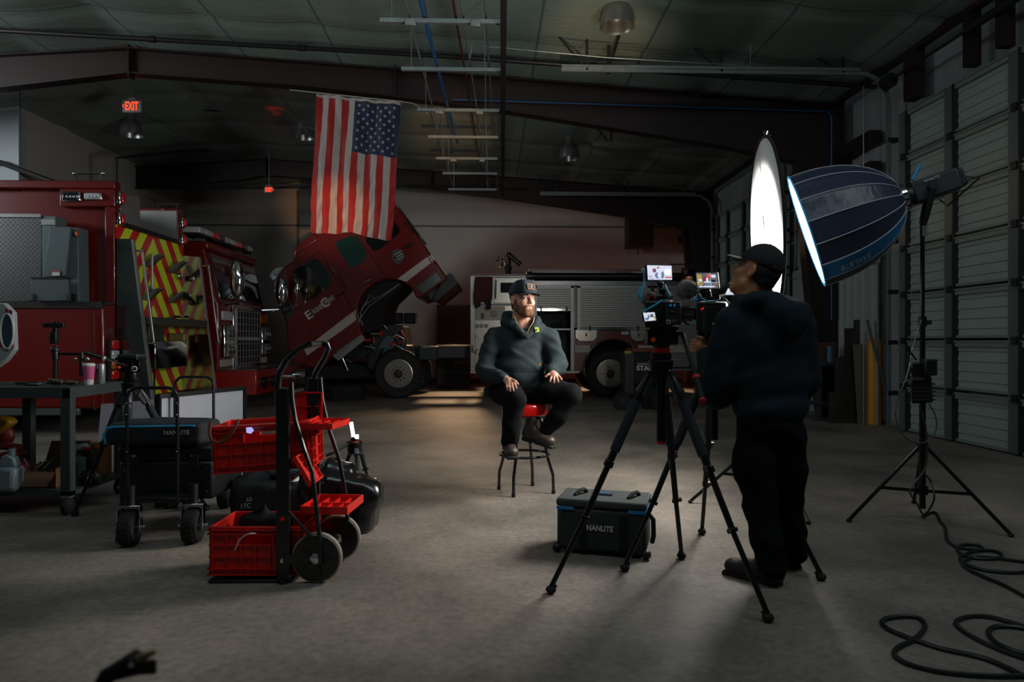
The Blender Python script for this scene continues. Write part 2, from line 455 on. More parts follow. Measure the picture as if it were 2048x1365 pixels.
# taped seams of the insulation facing, along and across the purlins
nt = VINYL.node_tree; N = nt.nodes; L = nt.links; b = N['Principled BSDF']
tcv = N.new('ShaderNodeTexCoord'); spv = N.new('ShaderNodeSeparateXYZ'); L.new(tcv.outputs['Object'], spv.inputs[0])
def vm(op, a, bb):
    n = N.new('ShaderNodeMath'); n.operation = op
    for i, x in enumerate((a, bb)):
        if isinstance(x, (int, float)): n.inputs[i].default_value = x
        else: L.new(x, n.inputs[i])
    return n.outputs[0]
e1 = vm('LESS_THAN', vm('ABSOLUTE', vm('SUBTRACT', vm('FRACT', vm('DIVIDE', vm('ADD', spv.outputs['X'], 25.6), 1.5), 0), .5), 0), .012)
e2 = vm('LESS_THAN', vm('ABSOLUTE', vm('SUBTRACT', vm('FRACT', vm('DIVIDE', vm('ADD', spv.outputs['Y'], 16.8), 1.6), 0), .5), 0), .008)
sm_ = vm('MULTIPLY', vm('MAXIMUM', e1, e2), .55)
mxv = N.new('ShaderNodeMix'); mxv.data_type = 'RGBA'; src = b.inputs['Base Color'].links[0].from_socket
L.new(sm_, mxv.inputs[0]); L.new(src, mxv.inputs[6]); mxv.inputs[7].default_value = (.03, .035, .032, 1); L.new(mxv.outputs[2], b.inputs['Base Color'])
WALLM = mat('wall_liner', 'bab6ae', 0.6, var=0.04, vscale=1.2)
WALLP = mat('wall_pale', 'a3aeb4', 0.7)
STEELR = mat('frame_steel_oxide_red', '1f0c0a', 0.55, var=0.15, vscale=4)
DARKST = mat('dark_steel', '1b1c1d', 0.5)
PIPEB = mat('black_pipe', '151314', 0.45)
GALV = mat('galvanised', '8c9694', 0.42, 0.7, var=0.12, vscale=12)
DOORM = mat('door_panel', '8e9c96', 0.5, var=0.05, vscale=2.0, bump=0.05, bscale=20)
DOORR = mat('door_rail', '7d8b86', 0.45, 0.2)
BLUEP = mat('blue_air_pipe', '144a7c', 0.5)
REDP = mat('red_pipe', '3c100c', 0.6)
BLACK = mat('black_plastic', '0c0d0e', 0.45)
MATTEK = mat('black_matte', '08090a', 0.8)

def st(mb, name, m, **k):
    return mb.build(name, m, kind='structure', **k)
st(MB().bb(-17, XR + .3, -8, YB + .3, -0.2, 0), 'floor', CONC, origin=(0, 0, 0), smooth=0)
# ceiling: faced insulation sagging between purlins, seams across
def ceil_mesh():
    xs = np.arange(-17, XR + 0.01, 0.125); ys = np.arange(-8, YB + 0.11, 0.16); mb = MB(); vs = []; fs = []
    for x in xs:
        for y in ys:
            u = ((x - RX) / 1.5) % 1.0; sag = 0.05 * (1 - (2 * u - 1) ** 2) ** 0.7
            v = (y / 1.6) % 1.0; seam = 0.035 * math.exp(-((min(v, 1 - v)) / 0.06) ** 2)
            z = roofz(x) - sag + seam + 0.012 * math.sin(3.1 * x + 2.2 * y) * math.sin(1.3 * y - 0.7 * x)
            vs.append((x, y, z))
    ny = len(ys)
    for i in range(len(xs) - 1):
        for j in range(ny - 1):
            a = i * ny + j; fs.append((a, a + 1, a + ny + 1, a + ny))
    mb.add(vs, fs)
    k = len(xs) * ny
    return mb
st(ceil_mesh(), 'ceiling', VINYL, smooth=60, solid=0.02, origin=(0, 0, 5.1))
st(MB().bb(-8.8, XR + .3, YB, YB + .2, 0, 6), 'wall_back', WALLM)
st(MB().bb(-9.0, -8.8, 13.2, YB, 0, 6), 'wall_left', WALLM)
st(MB().bb(-17, -8.8, 13.0, 13.2, 0, 6), 'wall_front_left', WALLP)
st(MB().bb(-17.2, -17, -8, 13.2, 0, 6), 'wall_far_left', WALLM)
# right wall: insulation blanket between girts
def wall_r():
    ys = np.arange(-8, YB + .01, 0.12); zs = np.arange(0, 5.3, 0.12); vs = []; fs = []
    for y in ys:
        for z in zs:
            u = (y / 1.55) % 1.0
            vs.append((XR + 0.10 - 0.05 * math.sin(PI * u) - 0.012 * math.sin(17 * y + 2.2 * math.sin(2.3 * z)), y, z))
    n = len(zs)
    for i in range(len(ys) - 1):
        for j in range(n - 1):
            a = i * n + j; fs.append((a, a + 1, a + n + 1, a + n))
    return MB().add(vs, fs)
st(wall_r(), 'wall_right', mat('wall_blanket', '8a8f90', 0.5, bump=0.35, bscale=5, stretch=(1, 4, 0.7)), smooth=60, solid=0.02, origin=(XR, 0, 0))
# rigid steel frames
def frame(Y, xl, name, taper):
    mb = MB(); b = taper
    top = [(x, roofz(x) - 0.10) for x in (5.62, 0.0, RX)]
    left = []
    poly = [(5.62, 0), (5.25, 0)] + b[::-1]
    if xl < RX:
        n = 6
        for i in range(1, n + 1):
            x = RX + (xl - RX) * i / n
            dd = 0.47 + 0.12 * (RX - x) / 6
            left.append((x, roofz(x) - 0.10 - dd))
    poly += left + [(xl, roofz(xl) - 0.10), (RX, roofz(RX) - 0.10), (5.62, roofz(5.62) - 0.10)]
    mb.prism([(x, Y - 0.008, z) for x, z in poly], (0, 0.016, 0))
    low = [(5.25, 0)] + b[::-1] + left
    for (x0, z0), (x1, z1) in zip(low[:-1], low[1:]): mb.bar((x0, Y, z0), (x1, Y, z1), 0.2, 0.016, up=(0, 0, 1) if abs(x1 - x0) > .5 else (1, 0, 0))
    for (x0, x1) in ((5.62, RX), (RX, xl)): mb.bar((x0, Y, roofz(x0) - .11), (x1, Y, roofz(x1) - .11), 0.2, 0.016)
    mb.bar((5.62, Y, 0), (5.62, Y, roofz(5.62)), 0.2, 0.016, up=(1, 0, 0))
    for x in (RX, -1.5, 3.3):
        mb.box((x, Y, roofz(x) - .3), (0.02, 0.18, 0.5))
    return st(mb, name, STEELR, smooth=20)
frame(10.8, -17, 'trim_1', [(RX, 5.37), (-2.8, 5.19), (.22, 4.85), (3.66, 4.33), (4.87, 4.08)])
frame(17.2, -8.8, 'trim_2', [(RX, 5.35), (-2.8, 5.17), (.22, 4.83), (3.66, 4.33), (4.87, 4.05)])
# girts, header posts and eave strut on the right wall
g = MB()
for z in (4.2, 3.75):
    g.bb(5.5, 5.68, 9.75, 10.7, z - .09, z + .09); g.bb(5.5, 5.68, 11.0, 12.4, z - .09, z + .09)
g.bb(5.5, 5.68, 16.8, 19.9, 4.1, 4.28)
st(g, 'trim_3', STEELR, bevel=.004)
g = MB()
for px in (1832, 1948, 2015):
    p = onX(px, 400, 5.55); w2 = 0.11 if px == 1832 else 0.05
    g.bb(5.45, 5.6, p.y - w2, p.y + w2, 4.38, 5.08)
for y in (6.4, 4.5): g.bb(5.45, 5.6, y - .05, y + .05, 4.38, 5.08)
g.bar((5.5, -2, 5.03), (5.5, 10.7, 5.03), 0.1, 0.1)
g.bar((5.5, 11, 5.03), (5.5, 19.9, 5.03), 0.1, 0.1)
st(g, 'trim_4', STEELR)
# corrugated liner beside the near door
def corrug(x, y0, y1, z0, z1, pitch=0.3, dep=0.035):
    mb = MB(); ys = []; y = y0
    while y < y1 - 1e-6:
        for f, h in ((0, 0), (.55, 0), (.65, 1), (.9, 1)): ys.append((min(y + f * pitch, y1), h * dep))
        y += pitch
    ys.append((y1, 0)); vs = []
    for yy, h in ys: vs += [(x - h, yy, z0), (x - h, yy, z1), (x + 0.02 - h, yy, z1), (x + 0.02 - h, yy, z0)]
    fs = []
    for i in range(len(ys) - 1):
        a = i * 4; fs += [(a, a + 1, a + 5, a + 4), (a + 1, a + 2, a + 6, a + 5), (a + 2, a + 3, a + 7, a + 6)]
    return mb.add(vs, fs)
c = corrug(5.60, 9.72, 12.4, 0, 2.35, .21, .05)
c.bb(5.55, 5.64, 9.72, 12.4, 2.35, 2.5)
st(c, 'trim_5', mat('liner_panel', '8d9391', 0.5), smooth=20)

# overhead sectional doors
def door(name, y0, y1, H, sections, stiles):
    root = bpy.data.objects.new(name, None); COL.objects.link(root); root.location = (5.6, (y0 + y1) / 2, 0); root['kind'] = 'structure'
    WM[name] = Matrix.Translation(root.location)
    h = H / sections
    for i in range(sections):
        mb = MB(); z0 = i * h; prof = []
        for k in range(5):
            za = z0 + .015 + (h - .03) * k / 5; zb = z0 + .015 + (h - .03) * (k + 1) / 5
            prof += [(0, za), (.014, zb - .012), (0, zb - .003)]
        prof += [(0, z0 + h - .015)]
        vs = []; fs = []
        for dx, z in prof: vs += [(5.6 + dx, y0, z), (5.6 + dx, y1, z), (5.65, y1, z), (5.65, y0, z)]
        for k in range(len(prof) - 1):
            a = k * 4; fs += [(a, a + 1, a + 5, a + 4), (a + 3, a, a + 4, a + 7), (a + 1, a + 2, a + 6, a + 5)]
        mb.add(vs, fs).build('door_panel', DOORM, root, smooth=20)
        r = MB().bb(5.565, 5.605, y0, y1, z0 + h - .085, z0 + h - .03).bb(5.55, 5.61, y0, y1, z0 + h - .03, z0 + h - .012)
        r.bb(5.575, 5.605, y0, y1, z0 + .02, z0 + .05)
        r.build('rail', DOORR, root, smooth=20)
    for y in stiles:
        mb = MB().bb(5.56, 5.605, y - .05, y + .12, 0.02, H - .02)
        mb.build('stile', mat('stile_grey', '5d6b68', 0.5, 0.3), root, smooth=20)
        mb = MB().bb(5.54, 5.61, y - .065, y - .045, 0.02, H - .02)
        for i in range(1, sections): mb.bb(5.53, 5.6, y - .03, y + .05, i * h - .05, i * h + .03)
        mb.build('hinge', DARKST, root, smooth=20)
    return root
YJ = onX(1802, 500, 5.6).y
s1 = [YJ - .14, onX(1905, 500, 5.58).y, onX(2037, 500, 5.58).y, onX(2037, 500, 5.58).y - 1.2, YJ - 4.3]
door('door_1', YJ - 4.4, YJ, 4.33, 7, s1)
door('door_2', 12.75, 16.75, 4.33, 7, [12.9, 13.9, 14.9, 15.9, 16.6])
dd = MB().bb(*[0] * 6) if 0 else None
# back door with its frame
pL, pR = onY(874, 690, YB), onY(941, 690, YB)
r = bpy.data.objects.new('door_3', None); COL.objects.link(r); r.location = ((pL.x + pR.x) / 2, YB - .03, 0); r['kind'] = 'structure'; WM['door_3'] = Matrix.Translation(r.location)
MB().bb(pL.x + .06, pR.x - .06, YB - .04, YB + .02, 0.02, 2.2).build('door_leaf', mat('door_grey', '4f514f', 0.5), r)
MB().bb(pL.x, pL.x + .06, YB - .07, YB + .02, 0, 2.27).bb(pR.x - .06, pR.x, YB - .07, YB + .02, 0, 2.27).bb(pL.x, pR.x, YB - .07, YB + .02, 2.2, 2.27).build('door_frame', mat('door_frame_grey', '5c5e5b', 0.5), r)
# vertical and horizontal seams on the back wall
s = MB().bb(onY(594, 400, YB).x, onY(598, 400, YB).x, YB - .03, YB + .01, 0, 5.6)
s.bb(-8.8, 5.6, YB - .03, YB + .01, 4.55, 4.6)
st(s, 'trim_6', mat('wall_seam', '6d6c66', 0.6))
st(MB().bb(-8.8, 5.6, YB - .02, YB + .01, 0, 0.12), 'baseboard_back', mat('wall_base', '3a3a38', 0.7))

# ------------------------------------------------------------------ overhead services
def strip_track(name, Y, x_in, zt, label):
    t = T(name, label, 'door track', (XR - .2, Y, 0), group='overhead door tracks')
    R_ = 0.42; pts = [(x_in, Y, zt)]
    for i in range(9):
        a = PI / 2 * i / 8; pts.append((XR - .2 - R_ + R_ * math.sin(a), Y, zt - R_ + R_ * math.cos(a)))
    pts.append((XR - .2, Y, 0))
    mb = MB()
    for a, b_ in zip(pts[:-1], pts[1:]): mb.bar(a, b_, 0.03, 0.055, up=(0, 0, 1) if abs(a[0] - b_[0]) > abs(a[2] - b_[2]) else (-1, 0, 0))
    mb.build('rail', GALV, t, smooth=40)
    MB().bb(x_in, XR - .2 - R_, Y - .04, Y + .04, zt + .02, zt + .06).build('angle_iron', GALV, t)
    for x in (x_in + .35, x_in + 2.2, x_in + 3.9):
        MB().bar((x, Y, zt), (x, Y, roofz(x) - .02), 0.03, 0.03).bar((x, Y, zt), (x - .4, Y, roofz(x - .4) - .02), 0.025, 0.025).build('hanger', DARKST, t)
    for z in (.5, 1.2, 1.9, 2.6, 3.3, 4.0): MB().bb(XR - .22, XR - .08, Y - .03, Y + .05, z - .03, z + .03).build('bracket', DARKST, t)
    return t
strip_track('door_track', YJ + .12, onY(1123, 155, YJ + .12).x, 4.92, 'galvanised track curving down to the near overhead door, its long arm crossing under the ceiling')
strip_track('door_track', 12.6, onY(1185, 292, 12.6).x, 4.85, 'galvanised track over the near jamb of the far overhead door, behind the tall lit disc')
strip_track('door_track', 16.85, onY(1080, 368, 16.85).x, 4.85, 'farthest galvanised door track, curving down beside the far red steel column')
# torsion shaft above the near door
t = T('torsion_shaft', 'dark torsion shaft with drum above the near overhead door', 'door hardware', (5.4, 7.5, 4.7))
MB().cyl((5.4, 4.5, 4.75), (5.4, YJ + .1, 4.75), .018, n=10).build('shaft', DARKST, t)
MB().cyl((5.4, YJ - .1, 4.75), (5.4, YJ + .02, 4.75), .1, n=20).build('drum', DARKST, t)
MB().cyl((5.4, 6.2, 4.75), (5.4, 7.6, 4.75), .045, n=14).build('spring', DARKST, t)

def pipe(name, pts, r, m, label, cat='pipe', group=None, fit=True):
    mb = MB().tube(pts, r, 10)
    if fit:
        for a, b_ in zip(pts[:-1], pts[1:]):
            a = Vector(a); b_ = Vector(b_); L_ = (b_ - a).length; n = int(L_ / 2.2); d = (b_ - a).normalized()
            for i in range(1, n + 1):
                c_ = a + (b_ - a) * (i / (n + 1)); mb.cyl(c_ - d * .05, c_ + d * .05, r * 1.35, n=10)
    return tag(mb.build(name, m), label, cat, group)
pipe('sprinkler_pipe', [onY(-300, 45, 9.9), onY(0, 61, 9.9), onY(900, 113, 9.9), onY(1752, 174, 9.9)], .034, PIPEB, 'black sprinkler pipe crossing the whole ceiling just in front of the near red beam', 'pipe', 'sprinkler pipes')
pipe('sprinkler_pipe', [onY(-100, 224, 13.8), onY(164, 209, 13.8), onY(512, 222, 13.8), onY(893, 250, 13.8), onY(1519, 294, 13.8)], .04, PIPEB, 'black sprinkler pipe passing behind the flag and the near lit exit sign', 'pipe', 'sprinkler pipes')
pipe('sprinkler_pipe', [onY(232, 420, 14.2), onY(232, 316, 14.2), onY(300, 309, 14.6), onY(450, 297, 16.9), onY(700, 300, 16.9), onY(1040, 325, 16.9)], .035, PIPEB, 'black pipe elbowing up beside the left wall and along the far red beam', 'pipe', 'sprinkler pipes')
pipe('conduit', [onY(300, 377, 16.7), onY(1010, 372, 16.7)], .03, PIPEB, 'straight dark pipe under the far red beam, passing the far exit sign', 'pipe')
pipe('wall_pipe', [(-17, 12.9, 4.6), onY(0, 325, 12.9), onY(110, 366, 12.9), onY(235, 405, 12.9)], .05, PIPEB, 'thick dark pipe sloping down the pale wall at the far left', 'pipe', fit=False)
pipe('air_line', [onY(905, 199, 10.7), onY(1655, 223, 10.7), onY(1663, 232, 10.7), onY(1663, 560, 10.7), onY(1663, 640, 10.7)], .014, BLUEP, 'thin blue air line along the near red beam and down its column', 'air line', fit=False)
pipe('wire_conduit', [onY(940, 100, 8.6) + Vector((0, 0, -.1)), onY(944, 92, 8.6), onY(955, 91, 8.6), onY(1210, 115, 8.6), onY(1500, 132, 8.6), onY(1502, 110, 8.6) + Vector((0, 0, .12))], .008, GALV, 'thin bright conduit under the ceiling behind the nearest high bay lamp', 'conduit', fit=False)
pipe('hanging_wire', [Vector((onY(40, 200, 12.0).x, onY(40, 200, 12.0).y, 5.62)), onY(42, 330, 12.0)], .006, DARKST, 'thin vertical wire hanging at the far left of the ceiling', 'wire', fit=False)
tag(MB().cyl((onX(1727, 400, 5.45).x, onX(1727, 400, 5.45).y, 0.01), (onX(1727, 400, 5.45).x, onX(1727, 400, 5.45).y, 4.95), .008, n=8).build('pull_rod', GALV), 'thin vertical steel rod in front of the ribbed wall, behind the softbox', 'rod')
# dark channel running down the middle
tag(MB().bar((.08, 4.0, 4.52), (.26, 15.3, 4.5), .065, .065).build('ceiling_channel', DARKST), 'long dark steel channel running away from the camera at the middle of the ceiling', 'channel')
# trapeze struts carrying pipes
lefts = [(760, 41), (803, 138), (835, 220), (857, 274), (872, 317), (885, 347), (897, 379)]
words = ['nearest', 'second', 'third', 'fourth', 'fifth', 'sixth', 'farthest']
for i, (px, py) in enumerate(lefts):
    p = onZ(px, py, 4.56)
    t = T('strut_trapeze', words[i] + ' of the seven galvanised struts hung in a ladder right of the flag', 'strut', (p.x, p.y, p.z), group='hung struts carrying the pipes')
    MB().bb(p.x, .12, p.y - .02, p.y + .02, p.z - .022, p.z + .022).build('strut', GALV, t)
    MB().cyl((p.x + .12, p.y, p.z), (p.x + .12, p.y, roofz(p.x + .12) - .1), .006, n=6).build('rod', GALV, t)
    MB().cyl((-.08, p.y, p.z), (-.08, p.y, roofz(-.08) - .1), .006, n=6).build('rod', GALV, t)
    if i in (0, 2, 4):
        MB().box((p.x + .32, p.y - .02, p.z - .03), (.11, .06, .07)).build('clamp', GALV, t, bevel=.006)
        MB().box((-.16, p.y - .02, p.z - .03), (.1, .06, .07)).build('clamp', GALV, t, bevel=.006)
def run(a, b_, z, r, m, name, label, mid=None):
    pts = [onZ(*a, z)] + ([onZ(*q, z) for q in mid] if mid else []) + [onZ(*b_, z)]
    return pipe(name, pts, r, m, label, 'pipe', 'pipes on the hung struts', fit=False)
ob = run((826, -60), (915, 286), 4.62, .02, BLUEP, 'air_pipe', 'blue compressed air pipe running away over the hung struts', mid=[(848, 30), (863, 90)])
run((795, -60), (905, 370), 4.64, .011, GALV, 'conduit', 'leftmost grey conduit on the hung struts, left of the blue pipe')
run((896, -60), (968, 372), 4.63, .013, REDP, 'red_conduit', 'dark red conduit on the hung struts, right of the blue pipe')
run((912, -60), (977, 372), 4.63, .010, GALV, 'conduit', 'grey conduit on the hung struts just right of the red one')
run((965, -60), (996, 380), 4.65, .012, GALV, 'conduit', 'rightmost grey conduit on the hung struts, beside the dark channel')

# high bay lamps
ALU = mat('spun_aluminium', '9aa09e', 0.32, 0.85, var=0.08, vscale=6)
def lamp(px, py, d, label, r=.215):
    p = atd(px, py, d); zt = roofz(p.x) - .04
    t = T('high_bay_lamp', label, 'ceiling lamp', (p.x, p.y, p.z - .15), group='unlit high bay lamps')
    prof = [(r, -.15), (r * .985, -.13), (r * .93, -.02), (r * .75, .09), (r * .42, .15), (r * .4, .15), (r * .72, .085), (r * .9, -.02), (r * .96, -.13), (r, -.15)]
    MB().lathe(prof, 32, Matrix.Translation(p), cap=False).build('lamp_shade', ALU, t)
    MB().lathe([(.001, .3), (.07, .3), (.085, .27), (.085, .17), (.1, .14), (.001, .14)], 20, Matrix.Translation(p)).build('ballast_housing', ALU, t)
    MB().lathe([(.001, .13), (.03, .12), (.045, .02), (.03, -.06), (.001, -.08)], 16, Matrix.Translation(p)).build('bulb', mat('lamp_bulb', 'c8ccc8', 0.2), t)
    MB().cyl(p + Vector((0, 0, .3)), (p.x, p.y, zt), .012, n=8).build('hanger', DARKST, t)
lamp(1234, 30, 8.4, 'unlit aluminium high bay lamp at the top of the picture, nearest the camera')
lamp(263, 256, 13.6, 'unlit high bay lamp hanging just below the near exit sign')
lamp(609, 262, 14.6, 'unlit high bay lamp half hidden behind the left edge of the flag')
lamp(1139, 303, 13.9, 'unlit high bay lamp over the fire engine with roller shutters')
# braces by the near lamp
bm = MB().bar(onY(1262, -10, 8.2), onY(1216, 145, 9.4), .03, .03); bm.bar(onY(1219, 62, 9.4), onY(1217, 148, 9.4), .05, .03)
tag(bm.build('ceiling_brace', DARKST), 'dark brace and post crossing in front of the nearest high bay lamp', 'brace')

# exit signs
EXL = mat('exit_letters', 'ff4a20', 0.5, emit=2.2, ecol='ff3a14')
EXH = mat('exit_housing', '6a6a68', 0.5)
def exit_sign(px, py, d, label, arrow, k=1.0):
    p = atd(px, py, d); wd, ht = .33 * k, .215 * k
    t = T('exit_sign', label, 'exit sign', (p.x, p.y, p.z - ht / 2), group='lit exit signs')
    MB().box(p, (wd, .05, ht)).build('housing', EXH, t, bevel=.02)
    MB().box(p + Vector((0, 0, ht / 2 + .02)), (.12, .05, .04)).build('canopy', EXH, t, bevel=.006)
    lettering('EXIT', p + Vector((-.105 * k, -.028, -.07 * k)), (1, 0, 0), (0, 0, 1), .14 * k, EXL, t, width=.215 * k, off=.003)
    s_ = -1 if arrow < 0 else 1; q = p + Vector((s_ * .135 * k, -.028, .0))
    MB().bar(q + Vector((s_ * .02, 0, 0)), q + Vector((-s_ * .01, 0, .025)), .006, .006).bar(q + Vector((s_ * .02, 0, 0)), q + Vector((-s_ * .01, 0, -.025)), .006, .006).build('arrow', EXL, t)
    MB().cyl(p + Vector((0, 0, ht / 2 + .03)), (p.x, p.y, roofz(p.x) - .03), .008, n=8).build('conduit', GALV, t)
exit_sign(265, 213, 11.6, 'glowing red EXIT sign with left arrow hanging at the upper left, nearest the camera', -1)
exit_sign(538, 380, 16.2, 'small glowing red EXIT sign in the distance, left of the flag', 1, .72)

# unit heater on the back wall
p = atd(1278, 466, 19.3)
t = T('unit_heater', 'dark louvred unit heater hung high by the back wall above the shuttered engine', 'heater', (p.x, p.y, p.z - .45))
HM = mat('heater_case', '2a2826', 0.5)
MB().box(p, (.72, .5, .88)).build('casing', HM, t, bevel=.01)
lv = MB()
for i in range(9): lv.box(p + Vector((0, -.26, -.36 + i * .09)), (.64, .03, .055), Euler((.5, 0, 0)))
lv.build('louvres', mat('heater_louvre', '1a1918', 0.5), t)
MB().cyl(p + Vector((-.3, 0, .44)), (p.x - .3, p.y, roofz(p.x) - .04), .01, n=6).cyl(p + Vector((.3, 0, .44)), (p.x + .3, p.y, roofz(p.x) - .04), .01, n=6).build('hanger', DARKST, t)
MB().bar(p + Vector((-.85, 0, .5)), p + Vector((.95, 0, .55)), .04, .04).build('support_rail', GALV, t)
MB().cyl(p + Vector((-.03, 0, -.44)), p + Vector((-.03, 0, -.62)), .015, n=6).build('pipe_stub', DARKST, t)
for i, px in enumerate((795, 820)):
    q = onY(px, 637, YB - .05)
    t = T('wall_vent', ('left' if i == 0 else 'right') + ' of the two black square boxes on the back wall, seen through the wheel arch', 'vent', (q.x, YB - .05, q.z - .15), group='black boxes on the back wall')
    MB().box(q, (.31, .1, .31)).build('case', MATTEK, t, bevel=.02)
    MB().box(q + Vector((0, -.055, 0)), (.25, .02, .25)).build('grille', BLACK, t, bevel=.01)

# ------------------------------------------------------------------ flag
def flag():
    Y0 = 10.35
    TL, TR, BR, BL = [onY(*q, Y0) for q in ((633, 187), (801, 204), (783, 478), (618, 462))]
    nu, nv = 13 * 8, 150
    def pt(u, v, off=0.0):
        p = TL * (1 - u) * (1 - v) + TR * u * (1 - v) + BR * u * v + BL * (1 - u) * v
        a = 0.022 + 0.045 * v
        w_ = a * math.sin(6.28 * (3.1 * u + .35 * v) + 1.2 * math.sin(4 * v)) + .016 * math.sin(6.28 * (6.3 * u - 1.7 * v)) + .012 * v * math.sin(6.28 * (9.7 * u + 6 * v + .3 * math.sin(9 * u)))
        w_ += .006 * math.sin(45 * v + 14 * u + 2 * math.sin(11 * u)) * (0.4 + v)
        sag = 0.012 * math.sin(PI * u) * (1 - v) + .03 * v * math.sin(2.6 * PI * u + .6)
        return Vector((p.x + .012 * math.sin(7 * v + 3 * u) * v, Y0 + w_ + off, p.z - sag))
    mb = MB(); vs = [pt(i / nu, j / nv) for i in range(nu + 1) for j in range(nv + 1)]; fs = []; mi = []
    cu, cv = 6 / 13, 0.4
    for i in range(nu):
        for j in range(nv):
            a = i * (nv + 1) + j; fs.append((a, a + nv + 1, a + nv + 2, a + 1))
            s_ = i // 8; mi.append(2 if (s_ >= 6 and (j + .5) / nv < cv and j >= 3) else (0 if s_ % 2 == 0 else 1))
            if j < 3: mi[-1] = 1
    mb.add(vs, fs); mb.mi = mi
    R_, W_, B_ = [mat(n, c_, .75, bump=.25, bscale=220, sheen=.2) for n, c_ in (('flag_red', '96110e'), ('flag_white', 'a39d99'), ('flag_blue', '0d1c3e'))]
    t = T('flag', 'large stars and stripes flag hanging vertically from the ceiling beam', 'flag', ((TL.x + BR.x) / 2, Y0, BR.z))
    mb.build('cloth', [R_, W_, B_], t, smooth=70)
    stm = MB()
    for r_ in range(11):
        n = 5 if r_ % 2 == 0 else 4
        for k in range(n):
            u = cu + (1 - cu) * ((k + (.5 if n == 5 else 1.0)) / 5.0) * .97 + .004; v = .035 + (cv - .05) * (r_ + .5) / 11
            if v < .03: continue
            c_ = pt(u, v, -.004); vs = []
            ex = (pt(u + .01, v, -.004) - c_).normalized(); ey = (c_ - pt(u, v + .01, -.004)).normalized()
            for q in range(10):
                a = PI / 2 + q * PI / 5; rr = .031 if q % 2 == 0 else .013
                vs.append(c_ + ex * math.cos(a) * rr + ey * math.sin(a) * rr)
            stm.add([c_] + vs, [(0, 1 + q, 1 + (q + 1) % 10) for q in range(10)])
    stm.build('stars', W_, t, solid=.002)
    MB().tube([TL + Vector((-.4, 0, .05)), TL + Vector((0, 0, .01)), TR + Vector((0, 0, .01)), TR + Vector((.2, 0, -.02)), TR + Vector((.4, 0, -.16))], .006, 6).tube([TL + Vector((0, 0, .01)), TL + Vector((0, .4, .12))], .005, 6).tube([TR + Vector((0, 0, .01)), TR + Vector((0, .4, .1))], .005, 6).build('cord', mat('cord_white', 'b8b4ac', .6), t)
flag()
# ================================================================== fire engines
RED = mat('engine_red_paint', '64100d', 0.28, coat=0.6, var=0.05, vscale=2)
REDB = mat('bumper_red_paint', '861410', 0.3, coat=0.5)
STAIN = mat('stainless', 'aaa59b', 0.26, 0.75, var=0.1, vscale=5, bump=.03, bscale=12, stretch=(1, 1, 9))
BRUSH = mat('brushed_aluminium', '8f908f', 0.4, 0.55, var=0.12, vscale=3)
CHROME = mat('chrome', 'd8d8d8', 0.08, 1.0)
TREAD = tread_mat('tread_plate', '9c9c99', 0.24, 20, 'XZ')
TREADY = tread_mat('tread_plate_side', '9c9c99', 0.22, 20, 'YZ')
TREADT = tread_mat('tread_plate_top', '9c9c99', 0.3, 20, 'XY')
GLASS = mat('dark_glass', '0d1513', 0.05, spec=0.9, coat=1.0)
GLASSG = mat('green_glass', '1d3a36', 0.08, spec=0.8, coat=1.0)
RUBBER = mat('tyre_rubber', '0e0e0f', 0.75, bump=.2, bscale=40)
RIMM = mat('polished_rim', 'a29a90', 0.3, 0.9)
WHITEP = mat('white_stripe', 'b9aca2', 0.5)
LENSR = mat('red_lens', '8a0d0a', 0.15, coat=1, emit=.05, ecol='ff1008')
LENSC = mat('clear_lens', 'b8bcc0', 0.12, coat=1)
LENSA = mat('amber_lens', 'b0560d', 0.2, coat=1)
INK = mat('printed_white', 'c9c6c0', 0.6)

def wheel(parent, c, R, wd, rimm=RIMM, name='wheel', front=-1, nuts=10):
    """road wheel, axis along Y; front = side on which the rim shows"""
    c = Vector(c); Mx = Matrix.Translation(c) @ rotm(90 if front < 0 else -90)
    h = wd / 2
    ty = MB().lathe([(R * .56, -h * .8), (R * .6, -h), (R * .9, -h), (R * .985, -h * .8), (R, -h * .4), (R, h * .4), (R * .985, h * .8), (R * .9, h), (R * .6, h), (R * .56, h * .8)], 48, Mx)
    for i in range(40):
        a = 2 * PI * i / 40
        for s_ in (-1, 1):
            ty.box((0, 0, 0), (R * .05, R * .022, wd * .4), Mx @ rotm(z=math.degrees(a) + s_ * 2) @ Matrix.Translation((R * 1.0, 0, s_ * wd * .24)))
    w_ = ty.build(name, RUBBER, parent)
    MB().lathe([(R * .57, h * .85), (R * .585, h * .93), (R * .56, h * .95), (R * .53, h * .7), (R * .48, h * .55), (R * .36, h * .62), (R * .33, h * .66), (.001, h * .66)], 40, Mx).build('rim', rimm, w_)
    MB().lathe([(R * .17, h * .6), (R * .17, h * 1.0), (R * .13, h * 1.12), (.001, h * 1.15)], 20, Mx).build('hub', mat('hub_dark', '3a3532', .4, .6), w_)
    nb = MB()
    for i in range(nuts):
        a = 2 * PI * i / nuts; nb.cyl(Mx @ Vector((R * .27 * math.cos(a), R * .27 * math.sin(a), h * .62)), Mx @ Vector((R * .27 * math.cos(a), R * .27 * math.sin(a), h * .85)), R * .028, n=6)
    for i in range(10):
        a = 2 * PI * (i + .5) / 10; nb.cyl(Mx @ Vector((R * .46 * math.cos(a), R * .46 * math.sin(a), h * .53)), Mx @ Vector((R * .46 * math.cos(a), R * .46 * math.sin(a), h * .575)), R * .035, n=10)
    nb.build('lug_nuts', mat('nut_dark', '2c2a28', .35, .8), w_)
    return w_

